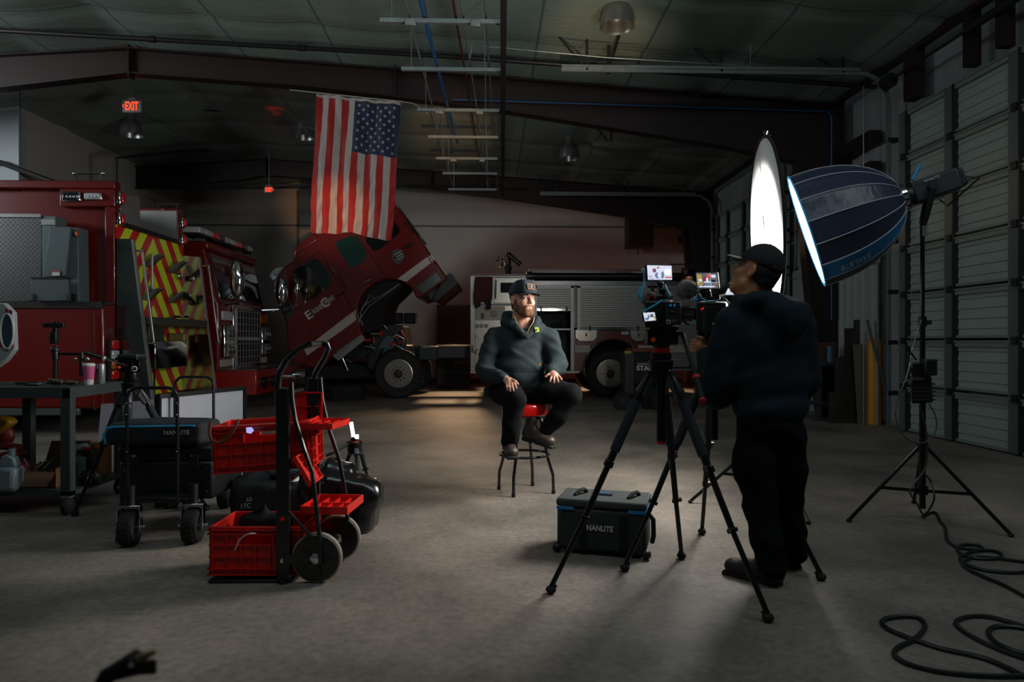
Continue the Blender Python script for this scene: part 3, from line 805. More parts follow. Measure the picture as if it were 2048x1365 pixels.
def slats(mb, x0, x1, y, z0, z1, pitch=.045, dep=.012):
    n = max(2, int((z1 - z0) / pitch)); vs = []; fs = []
    for i in range(n):
        a = z0 + (z1 - z0) * i / n; b_ = z0 + (z1 - z0) * (i + 1) / n
        for z, dy in ((a, 0), (a + (b_ - a) * .12, -dep), (a + (b_ - a) * .88, -dep), (b_, 0)): vs += [(x0, y + dy, z), (x1, y + dy, z)]
    for k in range(len(vs) // 2 - 1): fs.append((2 * k, 2 * k + 1, 2 * k + 3, 2 * k + 2))
    return mb.add(vs, fs)

# ---------------------------------------------------------------- engine C: tilted cab, pump body with shutters
YC = 14.5
def c(px, py, dy=0.0): return onY(px, py, YC + dy)
def poly_c(pts, dy, depth): return MB().prism([c(x, y, dy) for x, y in pts], (0, depth, 0))
eng = T('fire_engine', 'red fire engine with its cab tilted forward and engine exposed, at the centre back', 'fire engine', (c(1000, 760).x, YC + 1.2, 0))
arch = [(833, 597), (826, 581), (815, 570), (801, 563), (785, 559), (766, 560), (748, 567), (733, 579), (723, 592), (717, 608), (715, 625), (717, 643), (722, 660), (728, 674)]
outl = [(586, 503), (588, 497), (628, 467), (766, 373), (773, 380), (893, 554), (893, 560), (848, 592)] + arch + \
       [(665, 713), (646, 733), (636, 738), (588, 729), (574, 690), (573, 650), (560, 615), (545, 572), (546, 563), (569, 533), (588, 521)]
cab = poly_c(outl, 0, 2.4).build('cab', RED, eng, bevel=.03, smooth=40)
def on_cab(name, pts, m, proud=.012, depth=.03, lbl=None, bev=.004): return poly_c(pts, -proud, depth).build(name, m, cab, bevel=bev, label=lbl)
def rnd(pts, r=.22):
    out = []; n = len(pts)
    for i in range(n):
        p, a, b_ = Vector(pts[i]), Vector(pts[i - 1]), Vector(pts[(i + 1) % n])
        for t in (0, .5, 1):
            p0 = p.lerp(a, r); p1 = p.lerp(b_, r); q = p0.lerp(p, t).lerp(p.lerp(p1, t), t); out.append((q.x, q.y))
    return out
for k, pts in enumerate(([(581, 544), (634, 513), (669, 563), (612, 609)], [(666, 485), (712, 468), (736, 514), (703, 540)], [(727, 478), (784, 437), (803, 464), (750, 506)])):
    on_cab('window', rnd(pts), GLASS if k != 1 else GLASSG, lbl=('door window, dark', 'middle side window, greenish', 'rear side window, dark')[k])
on_cab('windshield', rnd([(547, 579), (563, 578), (589, 622), (574, 640)], .15), GLASSG, proud=.02)
on_cab('white_stripe', [(711, 620), (713, 640), (614, 712), (608, 699)], WHITEP, .006, .02, bev=0)
on_cab('white_stripe', [(795, 558), (855, 514), (862, 526), (813, 564)], WHITEP, .006, .02, bev=0)
on_cab('white_stripe', [(857, 513), (864, 509), (871, 519), (864, 525)], WHITEP, .006, .02, bev=0)
on_cab('step_panel', [(664, 712), (724, 670), (730, 680), (677, 722)], BRUSH, .05, .1)
on_cab('step_tread', [(672, 704), (721, 670), (723, 673), (674, 709)], mat('tread_strip', 'a8a49c', .3, .9), .06, .02)
on_cab('step_well', [(832, 575), (872, 545), (883, 560), (846, 588)], TREAD, .02, .04, 'rear step well lined with tread plate')
for p0, p1, nm in (((673, 593), (690, 583), 'door_handle'), ((805, 497), (823, 485), 'door_handle')):
    MB().bar(c(*p0, -.03), c(*p1, -.03), .03, .07, up=(0, 1, 0)).build(nm, BLACK, cab, bevel=.008)
MB().bar(c(728, 566, -.03), c(742, 559, -.03), .03, .11, up=(0, 1, 0)).build('marker_lamp', CHROME, cab, bevel=.01)
# door seams and grab rails
sm = MATTEK
for pts in ([(641, 503), (716, 640)], [(712, 468), (790, 580)], [(641, 503), (600, 530)], [(720, 540), (770, 600)], [(823, 455), (872, 530)]):
    MB().tube([c(x, y, -.006) for x, y in pts], .006, 6).build('door_seam', sm, cab)
for pts in ([(661, 536), (676, 550), (693, 577)], [(808, 443), (829, 468)]):
    MB().tube([c(x, y, -.05) for x, y in pts], .012, 8).build('grab_rail', CHROME, cab)
MB().tube([c(785, 398, -.03), c(852, 490, -.03)], .02, 8).build('trim_rail', CHROME, cab)
poly_c([(589, 520), (588, 497), (593, 492), (628, 466), (636, 480), (596, 506)], -.02, .3).build('roof_visor', RED, cab, bevel=.02)
d34 = (c(675, 599) - c(617, 638)).normalized(); u34 = Vector((0, -1, 0)).cross(d34).normalized() * 1
if u34.z < 0: u34 = -u34
o = c(617, 640, -.012)
lettering('E', c(617, 640, -.012), d34, u34, .17, INK, cab, ext=.003, off=.006, width=.13)
lettering('NGINE', c(628, 629, -.012), d34, u34, .10, INK, cab, ext=.003, off=.0015, width=.23)
lettering('C', c(648, 618, -.012), d34, u34, .19, INK, cab, ext=.003, off=.006, width=.17)
lettering('OMPANY', c(650, 612, -.02), d34, u34, .10, INK, cab, ext=.003, off=.0015, width=.27)
bd = poly_c(rnd([(783, 503), (796, 498), (809, 503), (810, 518), (797, 531), (785, 522)], .3), -.02, .03).build('crest', mat('crest_grey', '3c3a3a', .5), cab, label='round crest with a small striped flag')
for k in range(3):
    MB().bar(c(789 + k * 3, 511 + k * 5, -.026), c(803 + k * 3 - k, 502 + k * 5, -.026), .01, .03, up=(0, 1, 0)).build('crest_stripe', INK, bd)
MB().bar(c(786, 517, -.026), c(791, 513, -.026), .01, .09, up=(0, 1, 0)).build('crest_canton', mat('crest_blue', '1b2e66', .5), bd)
on_cab('rear_box', [(850, 583), (905, 548), (915, 565), (871, 604), (862, 600)], mat('grey_blue_steel', '36424b', .45, .5), -.25, .5, 'grey-blue locker under the rear of the cab')
MB().prism([c(891, 552, .05), c(900, 546, .05), c(917, 566, .05), (c(871, 604, .05)), c(868, 596, .05)], (0, 2.2, 0)).build('rear_frame', DARKST, cab)
# roof light bar and mirror
MB().prism([c(*p, .1) for p in rnd([(538, 551), (550, 537), (566, 534), (570, 541), (548, 560), (542, 560)], .2)], (0, 2.0, 0)).build('light_bar', LENSC, cab, label='clear roof light bar')
mir = MB().ball(c(594, 577, -.28), (.055, .05, .19), R=rotm(y=8)).build('mirror', CHROME, cab)
MB().tube([c(541, 624, -.3), c(560, 620, -.3), c(594, 610, -.28), c(595, 600, -.28), c(594, 590, -.28)], .014, 8).build('mirror_arm', CHROME, mir)
MB().tube([c(583, 545, -.02), c(590, 548, -.2), c(592, 553, -.28)], .012, 8).build('mirror_bracket', CHROME, mir)
# engine tunnel, cables
tun = poly_c([(716, 642), (717, 610), (724, 592), (736, 577), (752, 566), (770, 560), (803, 563), (806, 570), (790, 586), (774, 601), (766, 622), (767, 655), (725, 668)], .25, 1.9).build('engine_tunnel', MATTEK, cab)
for pts in ([(720, 628), (728, 612), (745, 600), (765, 590), (800, 568)], [(722, 620), (735, 600), (740, 590), (748, 596)], [(722, 636), (735, 615), (760, 597), (792, 575)], [(726, 652), (721, 640), (722, 628)]):
    MB().tube([c(x, y, .18) for x, y in pts], .012, 7).build('hose', mat('hose_silver', '8e979b', .35, .6), tun)
poly_c([(733, 590), (760, 566), (800, 564), (780, 590), (750, 606)], .22, .03).build('heat_shield', mat('heat_shield', '33383a', .3, .7), tun)
# chassis and engine block
ch = MB(); z0 = c(800, 740).z
ch.bb(c(650, 0).x, c(945, 0).x, YC + .55, YC + .65, c(0, 718).z, c(0, 693).z); ch.bb(c(650, 0).x, c(945, 0).x, YC + 1.75, YC + 1.85, c(0, 718).z, c(0, 693).z)
for px in (700, 760, 850, 910): ch.bb(c(px, 0).x, c(px + 6, 0).x, YC + .6, YC + 1.8, c(0, 718).z, c(0, 700).z)
ch.build('chassis_rails', mat('chassis_black', '101113', .5), eng, bevel=.006)
ENG = mat('engine_cast', '39444c', .4, .5)
eb = poly_c([(733, 735), (735, 694), (745, 680), (760, 655), (772, 648), (806, 652), (812, 690), (822, 700), (822, 740)], .5, 1.2).build('engine_block', mat('engine_dark', '15181b', .5), eng, bevel=.02)
poly_c([(750, 708), (765, 680), (772, 672), (790, 672), (785, 690), (765, 712)], .38, .14).build('fender_plate', mat('plate_blue_grey', '4a5866', .4, .4), eb, bevel=.01)
def cc(p, dy): return c(p[0], p[1], dy)
MB().cyl(cc((742, 668), .35), cc((758, 668), .35), .045, n=14).build('filter', CHROME, eb)
REDE = mat('engine_red', 'c01d12', .35, emit=.0)
for pts, r in (([(759, 670), (766, 665)], .04), ([(729, 681), (741, 681)], .035), ([(748, 675), (748, 688)], .012), ([(803, 660), (805, 668), (812, 676)], .03), ([(790, 676), (799, 674)], .025), ([(783, 690), (790, 687)], .04), ([(796, 688), (804, 684)], .02)):
    MB().tube([cc(p, .33) for p in pts], r, 9).build('coupling', REDE, eb)
for pts in ([(737, 660), (748, 655), (760, 655), (768, 651), (774, 658)], [(790, 668), (800, 655), (808, 655)], [(785, 675), (794, 670), (808, 678), (806, 690)], [(740, 690), (748, 700), (757, 702)], [(789, 672), (797, 682), (803, 680)], [(775, 700), (790, 690), (810, 700)], [(720, 690), (735, 694), (752, 697)]):
    MB().tube([cc(p, .3) for p in pts], .012, 7).build('pipe', mat('pipe_silver', 'a4a8a8', .25, .9), eb)
fender = poly_c([(735, 735), (738, 712), (752, 700), (765, 697), (752, 725), (748, 740)], .1, .4).build('spring_pack', mat('suspension', '22282d', .45, .5), eng)
MB().tube([cc((684, 714), .2), cc((696, 742), .2)], .018, 8).build('tilt_strut', CHROME, eng)
MB().tube([cc((692, 718), .2), cc((704, 726), .2)], .02, 8).build('air_hose', BLUEP, eng)
pb = MB().prism([cc(p, .3) for p in ((600, 748), (640, 735), (700, 728), (740, 736), (738, 752), (690, 758), (620, 757))], (0, 1.8, 0)).build('underbody', MATTEK, eng)
MB().ball(cc((637, 736), -.03), .03).build('marker_lamp', mat('orange_marker', 'd0440d', .3, emit=.35, ecol='ff5a10'), eng)
wheel(eng, (c(796, 745).x, YC + .18, .525), .525, .34)
wheel(eng, (c(796, 745).x, YC + 2.15, .525), .525, .34, front=1)
wheel(eng, (c(1222, 745).x, YC + .22, .52), .52, .34)
wheel(eng, (c(1222, 745).x, YC + 2.15, .52), .52, .34, front=1)
# between cab and body: battery boxes and rails
md = MB().bb(c(835, 0).x, c(872, 0).x, YC + .2, YC + .6, c(0, 722).z, c(0, 694).z)
md.build('air_tank', mat('tank_grey', '2a3036', .4, .4), eng, bevel=.02)
MB().bb(c(842, 0).x, c(860, 0).x, YC + .12, YC + .2, c(0, 697).z, c(0, 694).z).build('step_edge', CHROME, eng)
# body blocks
body = MB()
def blk(mb, x0, x1, y0, y1, dy0, dy1): return mb.bb(c(x0, 600).x, c(x1, 600).x, YC + dy0, YC + dy1, c(1100, y1).z, c(1100, y0).z)
blk(body, 944, 1068, 548, 740, .05, 2.4); blk(body, 1068, 1148, 548, 575, .05, 2.4); blk(body, 1068, 1148, 575, 745, .75, 2.4)
blk(body, 1148, 1395, 562, 660, .05, 2.4); blk(body, 1168, 1286, 660, 740, .8, 1.7); blk(body, 1148, 1166, 660, 745, .1, 2.4); blk(body, 1287, 1395, 660, 740, .1, 2.4)
wc = c(1226, 736)
ap = [(wc.x + .60 * math.cos(a), wc.z + .59 * math.sin(a)) for a in [PI * i / 24 for i in range(25)]]
x0_, x1_, zb_, zt_ = c(1148, 0).x, c(1395, 0).x, c(0, 742).z, c(0, 655).z
body.prism([(x, YC + .05, z) for x, z in [(x1_, zb_), (x1_, zt_), (x0_, zt_), (x0_, zb_), (ap[-1][0], zb_)] + ap[::-1] + [(ap[0][0], zb_)]], (0, .3, 0))
bod = body.build('body', RED, eng)
def pan(name, x0, x1, y0, y1, m, dy=0.02, th=.04, par=None, bev=.004, lbl=None):
    return MB().bb(c(x0, 0).x, c(x1, 0).x, YC + dy, YC + dy + th, c(1024, y1).z, c(1024, y0).z).build(name, m, par or bod, bevel=bev, label=lbl)
pan('edge_panel', 941, 950, 553, 745, STAIN, -.02, .1)
pp = pan('pump_panel', 950, 1068, 553, 740, STAIN, .0, .05, lbl='stainless pump panel')
pan('top_tread', 944, 1055, 552, 556, TREAD, -.02, .06)
pan('panel_door', 988, 1050, 556, 607, STAIN, -.02, .03, pp, .01)
pan('panel_strip', 950, 1068, 608, 612, CHROME, -.02, .03, pp)
pan('gauge_plate', 950, 1010, 613, 641, mat('panel_tan', '6e685e', .4, .5), -.01, .02, pp)
pan('lamp_window', 1001, 1027, 566, 586, MATTEK, -.05, .06, pp, .015)
pan('latch', 962, 968, 627, 638, DARKST, -.02, .02, pp)
MB().tube([c(992, 560, -.06), c(991, 598, -.06)], .014, 8).build('door_handle', CHROME, pp)
for x, y, r in ((988, 628, .065), (955, 652, .04), (964, 652, .04), (973, 652, .04)):
    g_ = MB().cyl(c(x, y, -.06), c(x, y, .02), r, n=20).build('gauge', CHROME, pp); MB().cyl(c(x, y, -.065), c(x, y, -.055), r * .8, n=20).build('dial', mat('dial_face', '767a78', .4), g_)
for i, (x, y) in enumerate(((955, 672), (966, 690), (955, 705), (968, 715), (985, 700), (1000, 670), (1045, 600), (985, 672))):
    MB().cyl(c(x, y, -.09), c(x, y, .02), .03, n=12).build('valve', mat('valve_metal', '8c8880', .3, .8), pp)
MB().tube([c(945, 690, -.1), c(946, 705, -.12), c(952, 706, -.1), c(955, 700, -.05)], .015, 8).build('grab_rail', CHROME, bod)
pan('tread_strip', 1056, 1395, 562, 571, TREAD, -.04, .1)
pan('hose_tray_lip', 1058, 1300, 538, 543, RED, -.02, .1)
pan('hose_tray_edge', 1060, 1300, 543, 546, CHROME, -.03, .1)
MB().bb(c(1054, 0).x, c(1395, 0).x, YC + .05, YC + 2.3, c(1024, 562).z, c(1024, 545).z).build('top_deck', MATTEK, bod)
MB().cyl(c(1062, 553, -.03), c(1388, 553, -.03), .075, n=20).build('suction_hose', mat('hose_black', '0b0b0c', .5), bod)
MB().cyl(c(1053, 553, -.03), c(1064, 553, -.03), .1, n=20).build('hose_coupling', mat('coupling_bronze', '3d3833', .35, .7), bod)
MB().tube([c(1023, 553, .2), c(1023, 545, .2), c(1049, 545, .2), c(1049, 553, .2)], .018, 8).build('top_rail', CHROME, bod)
fl = pan('flood_light', 1366, 1393, 534, 556, DARKST, -.1, .25, None, .02, 'floodlight at the rear top corner'); pan('lens', 1371, 1389, 538, 552, GLASS, -.13, .04, fl); pan('amber_edge', 1367, 1369, 540, 550, LENSA, -.12, .03, fl)
MB().tube([c(1340, 529, .1), c(1386, 529, .1), c(1386, 536, .1)], .014, 8).build('top_rail', CHROME, bod)
# shutters
SLAT = mat('shutter_slats', '94948f', .42, .45)
def shutter(x0, x1, y0, y1, top, lbl):
    z0, z1 = c(1024, y1).z, c(1024, y0).z; X0, X1 = c(x0, 0).x, c(x1, 0).x; zt = c(1024, top).z
    r_ = slats(MB(), X0 + .03, X1 - .03, YC + .02, z0, z1).build('roller_shutter', SLAT, bod, smooth=20, label=lbl)
    f_ = MB().bb(X0 - .03, X0 + .04, YC - .02, YC + .06, c(1024, 745 if top > 700 else top).z, z1 + .03).bb(X1 - .04, X1 + .03, YC - .02, YC + .06, c(1024, 745 if top > 700 else top).z, z1 + .03).bb(X0 - .03, X1 + .03, YC - .02, YC + .06, z1 - .01, z1 + .05)
    f_.build('shutter_frame', BRUSH, r_)
    lp = MB().bb(X0 + .03, X1 - .03, YC - .035, YC + .02, z0 - .06, z0).build('lift_bar', CHROME, r_, bevel=.006)
    for q in (.16, .84): MB().bb(X0 + (X1 - X0) * q - .02, X0 + (X1 - X0) * q + .02, YC - .05, YC, z0 - .08, z0 + .03).build('bar_clip', BLACK, r_)
    return r_
shutter(1070, 1145, 575, 617, 745, 'half raised roller shutter')
shutter(1157, 1298, 575, 655, 660, 'closed wide roller shutter above the wheel')
shutter(1311, 1392, 575, 735, 736, 'tall closed roller shutter at the rear')
iz0, iz1 = c(0, 742).z, c(0, 575).z
MB().bb(c(1072, 0).x, c(1144, 0).x, YC + .7, YC + .74, iz0, iz1).bb(c(1070, 0).x, c(1072, 0).x, YC + .05, YC + .74, iz0, iz1).bb(c(1144, 0).x, c(1146, 0).x, YC + .05, YC + .74, iz0, iz1).bb(c(1070, 0).x, c(1146, 0).x, YC + .05, YC + .74, iz0 - .02, iz0).build('compartment_lining', mat('locker_lining', '1c201f', .6, bump=.2, bscale=30), bod)
pan('locker_shelf', 1072, 1144, 657, 661, BRUSH, .04, .6)
for p_ in (((1114, 648), .055), ((1127, 647), .075)): MB().cyl(c(*p_[0], .1), c(*p_[0], .3), p_[1], n=18).build('stowed_coupling', MATTEK, bod)
for x0, x1 in ((1151, 1194), (1262, 1292)):
    d_ = MB().prism([c(x, y, -.02) for x, y in ((x0, 660), (x1, 660), (x1, 675), (x1 - 8, 683), (x0 + 8, 683), (x0, 676))], (0, .06, 0)).build('fuel_door', STAIN, bod, bevel=.006)
    MB().bar(c((x0 + x1) / 2, 667, -.04), c((x0 + x1) / 2, 673, -.04), .03, .04, up=(0, 1, 0)).build('latch', DARKST, d_)
pan('marker_lamp', 1242, 1257, 663, 670, LENSC, -.03, .05)
pan('marker_lamp', 1369, 1377, 738, 741, LENSR, -.05, .05)
pan('marker_lamp', 1088, 1093, 738, 742, LENSA, -.05, .05)
pan('white_stripe', 1149, 1180, 691, 706, WHITEP, -.01, .06); pan('white_stripe', 1276, 1390, 691, 706, WHITEP, -.035, .05)
pan('running_board', 941, 1158, 742, 747, BRUSH, -.1, .3); pan('running_board', 1300, 1395, 738, 742, BRUSH, -.1, .3)
wc = c(1226, 736); ar = MB()
ar.tube([wc + Vector((.62 * math.cos(a), -.04, .6 * math.sin(a))) for a in [PI * (-.12 + 1.24 * i / 30) for i in range(31)]], (.02), 8)
ar.build('arch_trim', CHROME, bod)
MB().prism([wc + Vector((.61 * math.cos(a), .5, .59 * math.sin(a))) for a in [2 * PI * i / 36 for i in range(36)]], (0, .05, 0)).build('arch_liner', MATTEK, bod)
# deck gun on the roof of the pump body
gun = T('deck_gun', 'bronze and black water cannon with hand wheels standing on the stainless pump body', 'water cannon', (c(1016, 552, .5).x, YC + .5, c(1016, 551, .5).z))
bz = c(1016, 551, .5)
GM = mat('gun_bronze', '3a332c', .35, .7)
MB().cyl(bz, c(1016, 530, .5), .065, n=16).cyl(c(1016, 541, .5), c(1016, 534, .5), .085, n=16).build('riser', MATTEK, gun)
MB().tube([c(1016, 530, .5), c(1014, 516, .5), c(1017, 510, .5), c(1027, 518, .5), c(1036, 526, .5)], [.07, .08, .075, .055, .045], 14).build('barrel', GM, gun)
MB().cyl(c(1035, 525, .5), c(1041, 530, .5), .06, n=14).build('nozzle', BLACK, gun)
MB().cyl(c(1013, 511, .5), c(1012, 504, .5), .03, n=10).build('relief_cap', GM, gun)
for pts in ([(1012, 520), (1001, 518), (998, 512), (997, 521), (992, 522)], [(1012, 527), (1006, 522), (1004, 532), (1000, 534)]):
    MB().tube([c(x, y, .45) for x, y in pts], .018, 7).build('hand_crank', BLACK, gun)
# red coat hanging on the pump panel
co = T('hanging_coat', 'dark red coat hanging against the stainless pump panel', 'coat', (c(965, 600).x, YC - .12, c(965, 617).z))
MB().prism([c(x, y, -.22) for x, y in ((949, 553), (986, 553), (985, 600), (979, 604), (958, 603), (950, 606), (946, 596))], (0, .18, 0)).build('coat_body', mat('coat_red', '3c0d0c', .85, bump=.5, bscale=12), co, bevel=.03, sub=1)
MB().prism([c(x, y, -.2) for x, y in ((946, 585), (962, 582), (961, 612), (952, 617), (947, 606))], (0, .12, 0)).build('coat_sleeve', mat('coat_dark', '1a0f10', .85), co, bevel=.02)
MB().prism([c(x, y, -.2) for x, y in ((970, 590), (983, 588), (982, 618), (973, 620))], (0, .1, 0)).build('coat_sleeve', mat('coat_dark', '1a0f10', .85), co, bevel=.02)
# oil pan under the chassis
q0 = atd(692, 765, 14.0)
pan_ = MB().lathe([(.001, .02), (.38, .02), (.45, .24), (.5, .24), (.5, .26), (.43, .26), (.36, 0), (.001, 0)], 8, Matrix.Translation((q0.x, q0.y, 0)) @ rotm(z=22.5) @ Matrix.Scale(.62, 4, (0, 1, 0)))
tag(pan_.build('drain_pan', MATTEK), 'black drain pan on the floor beneath the tilted cab', 'drain pan')
# tool cabinets by the back wall
for k, (x0, x1, y0) in enumerate(((873, 940, 690), (640, 655, 690))):
    if k: continue
    a, b_ = onY(x0, 700, 17.6), onY(x1, 700, 17.6)
    tc_ = T('tool_cabinet', 'black tool cabinet by the grey back door, left of the pump panel', 'cabinet', ((a.x + b_.x) / 2, 17.9, 0))
    H_ = onY(900, y0, 17.6).z
    MB().bb(a.x, b_.x, 17.6, 18.3, 0.08, H_).build('case', mat('cabinet_black', '0f1113', .5), tc_, bevel=.01)
    for i in range(4): MB().bb(a.x + .04, b_.x - .04, 17.57, 17.6, .12 + i * .24, .33 + i * .24).build('drawer', mat('drawer_black', '15181a', .45), tc_, bevel=.006)
    MB().bb(a.x + .45, a.x + .55, 17.55, 17.57, .62, .7).build('sticker', mat('sticker_grey', '77797a', .6), tc_)
    for x in (a.x + .08, b_.x - .08): MB().bb(x - .04, x + .04, 17.7, 18.2, 0, .08).build('plinth', MATTEK, tc_)

# ---------------------------------------------------------------- engine A: rear with chevrons, left
XA = -5.06
YA0, YA1, YAF = 9.08, 9.36, 11.36
ea = T('fire_engine', 'red fire engine parked at the left, tail covered in yellow and red chevrons', 'fire engine', (-7.2, 10.3, 0))
def a0(px, py, dy=0): return onY(px, py, YA0 + dy)
def a1(px, py, dy=0): return onY(px, py, YA1 + dy)
def ax(px, py, dx=0): return onX(px, py, XA + dx)
zt = a1(200, 362).z; zl = a0(100, 609).z; zb = a0(100, 818).z
low = MB().bb(-12.5, XA, YA0, 11.45, zb, zl).build('lower_body', RED, ea, bevel=.03)
up_ = MB().bb(-12.5, XA, YA1 + .1, YAF, zl, ax(232, 445).z - .35).bb(-12.5, XA - 1.2, YA1 + .1, 11.3, zl, zt)
ub = up_.build('upper_body', RED, ea)
bnd = MB().bb(-12.5, XA, YA1 - .02, YA1 + .14, a1(0, 377).z, zt).bb(a1(121, 0).x, XA, YA1 - .02, YA1 + .14, a1(0, 413).z, a1(0, 377).z).bb(a1(211, 0).x, XA, YA1 - .02, YA1 + .14, zl, a1(0, 413).z)
bnd.build('side_rim', RED, ub, bevel=.015)
MB().bb(XA - 1.3, XA - .02, YA1 + .08, YA1 + .13, zl, zt - .05).build('side_panel', RED, ub)
MB().bb(XA - 1.2, XA, YAF - .12, YAF + .02, zl, zt).build('side_rim', RED, ub, bevel=.015)
MB().bb(-12.5, XA + .0, YA0 - .02, YA1 + .1, zl, zl + .035).build('ledge_tread', TREADT, low)
MB().bb(-12.5, XA, YA0 - .025, YA0, zl - .05, zl + .035).build('ledge_edge', TREAD, low)
MB().bb(-12.5, a0(163, 0).x, YA0 - .06, YA0, a0(0, 831).z, a0(0, 817).z).build('rub_rail', mat('rub_rail', '70777a', .35, .8), low, bevel=.01)
MB().bb(-12.5, XA - .3, YA0 + .2, 11.3, .28, zb).build('underframe', MATTEK, ea)
for y, f_ in ((YA0 + .2, -1), (11.25, 1)): wheel(ea, (-7.1, y, .52), .52, .33, front=f_)
MB().tube([a0(190, 628, -.03), a0(191, 700, -.03), a0(190, 820, -.03)], .018, 8).build('corner_rail', RED, low)
# warning lights on the side
for x0, x1, y0, y1, m, l_ in ((128, 164, 383, 404, mat('dark_lens', '1c2226', .15, coat=1), 'square dark lens scene light'), (171, 207, 385, 401, LENSC, 'oval clear warning light')):
    bz_ = MB().bb(a1(x0, 0).x, a1(x1, 0).x, YA1 - .05, YA1 - .01, a1(0, y1).z, a1(0, y0).z).build('warning_light', CHROME, ub, bevel=.02, label=l_)
    MB().bb(a1(x0 + 2, 0).x, a1(x1 - 2, 0).x, YA1 - .07, YA1 - .04, a1(0, y1 - 2).z, a1(0, y0 + 2).z).build('lens', m, bz_, bevel=.02)
    for k in range(4): MB().ball(a1(x0 + 6 + k * 7, (y0 + y1) / 2, -.07), .018, 8, 6).build('diode', LENSC, bz_)
for y0, y1 in ((383, 410), (424, 451)):
    for Yq in (YA1 + .06, YAF - .06):
        p0, p1 = onX(234, y0, XA), onX(234, y1, XA)
        l_ = MB().bb(XA, XA + .06, Yq - .05, Yq + .05, p1.z, p0.z).build('corner_light', CHROME, ub, bevel=.02)
        MB().bb(XA + .04, XA + .09, Yq - .035, Yq + .04, p1.z + .03, p0.z - .03).build('lens', LENSR, l_, bevel=.015)
for (x0, x1, y0) in ((149, 207, 347),):
    r_ = MB().tube([a1(x0, y0, .1), a1(x1, y0, .1)], .016, 10).ball(a1(x0, y0, .1), .025).ball(a1(x1, y0, .1), .025).build('roof_rail', CHROME, ub)
    for x in (x0 + 5, x1 - 5): MB().cyl(a1(x, y0, .1), a1(x, 362, .1), .016, n=10).build('rail_post', CHROME, r_)
r_ = MB().tube([onY(314, 409, YAF - .2), onY(357, 409, YAF - .2)], .016, 10).build('roof_rail', CHROME, ub)
for x in (317, 354): MB().cyl(onY(x, 409, YAF - .2), onY(x, 421, YAF - .2), .016, n=10).build('rail_post', CHROME, r_)
# hose bed of bare metal
hz = ax(232, 445).z
MB().bb(XA - 1.1, XA - 1.06, YA1 + .16, YAF - .12, hz - .4, ax(300, 424).z).build('hose_bed_wall', BRUSH, ub)
MB().bb(XA - 1.1, XA - .02, YAF - .17, YAF - .12, hz - .4, onY(330, 422, YAF - .17).z).build('hose_bed_wall', BRUSH, ub)
MB().bb(XA - 1.1, XA - .02, YA1 + .14, YA1 + .17, hz - .4, zt - .08).build('hose_bed_wall', BRUSH, ub)
pl = [ax(236, 391, -.03), ax(270, 391, -.03), ax(276, 398, -.03), ax(277, 462, -.03), ax(236, 448, -.03)]
MB().prism(pl, (.03, 0, 0)).build('hose_bed_gate', BRUSH, ub, bevel=.01, label='rounded bare metal hose bed gate')
MB().bb(XA - .05, XA + .03, YA1 + .1, YAF - .1, hz - .04, hz + .03).build('bed_edge', DARKST, ub)
# chevron panel
m = mat('chevrons', 'a8c41a', .42, coat=.2); nt = m.node_tree; N = nt.nodes; L = nt.links; b = N['Principled BSDF']
geo = N.new('ShaderNodeTexCoord'); sp = N.new('ShaderNodeSeparateXYZ'); L.new(geo.outputs['Object'], sp.inputs[0])
def MM(op, a, bb=None):
    n = N.new('ShaderNodeMath'); n.operation = op
    for i, x in enumerate((a, bb)):
        if x is None: continue
        if isinstance(x, (int, float)): n.inputs[i].default_value = x
        else: L.new(x, n.inputs[i])
    return n.outputs[0]
yc = (YA1 + YAF) / 2 - 10.3
f = MM('ADD', MM('MULTIPLY', MM('ABSOLUTE', MM('SUBTRACT', sp.outputs['Y'], yc)), 1.25), sp.outputs['Z'])
s_ = MM('GREATER_THAN', MM('FRACT', MM('MULTIPLY', f, 1 / .5)), .52)
mx = N.new('ShaderNodeMix'); mx.data_type = 'RGBA'; mx.inputs[6].default_value = (*lin('d4ea20'), 1); mx.inputs[7].default_value = (*lin('c81812'), 1)
L.new(s_, mx.inputs[0]); L.new(mx.outputs[2], b.inputs['Base Color'])
CHEV = m
chp = MB().bb(XA - .01, XA + .015, YA1, YAF, .42, hz - .03).build('chevron_panel', CHEV, ea)
# side wings of tread plate
wing = MB().prism([(XA, YA1, ax(232, 478).z), (a1(265, 478).x, YA1, a1(265, 478).z), (a1(306, 800).x, YA1, .42), (XA, YA1, .42)], (0, .04, 0)).build('side_wing', TREAD, ea)
MB().bar(a1(266, 480, -.0), (a1(306, 800).x, YA1, .42), .03, .05, up=(0, 1, 0)).build('wing_edge', BRUSH, wing)
wing2 = MB().prism([(XA, YAF - .04, onY(378, 512, YAF).z), (onY(398, 515, YAF).x, YAF - .04, onY(398, 515, YAF).z), (onY(432, 800, YAF).x, YAF - .04, .42), (XA, YAF - .04, .42)], (0, .04, 0)).build('side_wing', mat('polished_wing', 'b8b8b4', .05, 1.0, bump=.04, bscale=60), ea, label='polished far wing mirroring the chevrons')
MB().bar(onY(399, 515, YAF), onY(433, 800, YAF), .03, .05, up=(0, 1, 0)).build('wing_edge', BRUSH, wing2)
for a, b_, Yq, W_ in (((285, 502), (308, 686), YA1 - .02, wing), ((417, 532), (437, 686), YAF - .06, wing2)):
    p0, p1 = onY(*a, Yq), onY(*b_, Yq)
    h_ = MB().cyl(p0, p1, .02, n=12).ball(p0, .028).ball(p1, .028).build('hand_rail', mat('knurled_rail', '8a8782', .3, .9), W_)
    for q in (p0, p1): MB().tube([q, q + Vector((-.09, 0, .0))], .014, 8).build('rail_bracket', CHROME, h_)
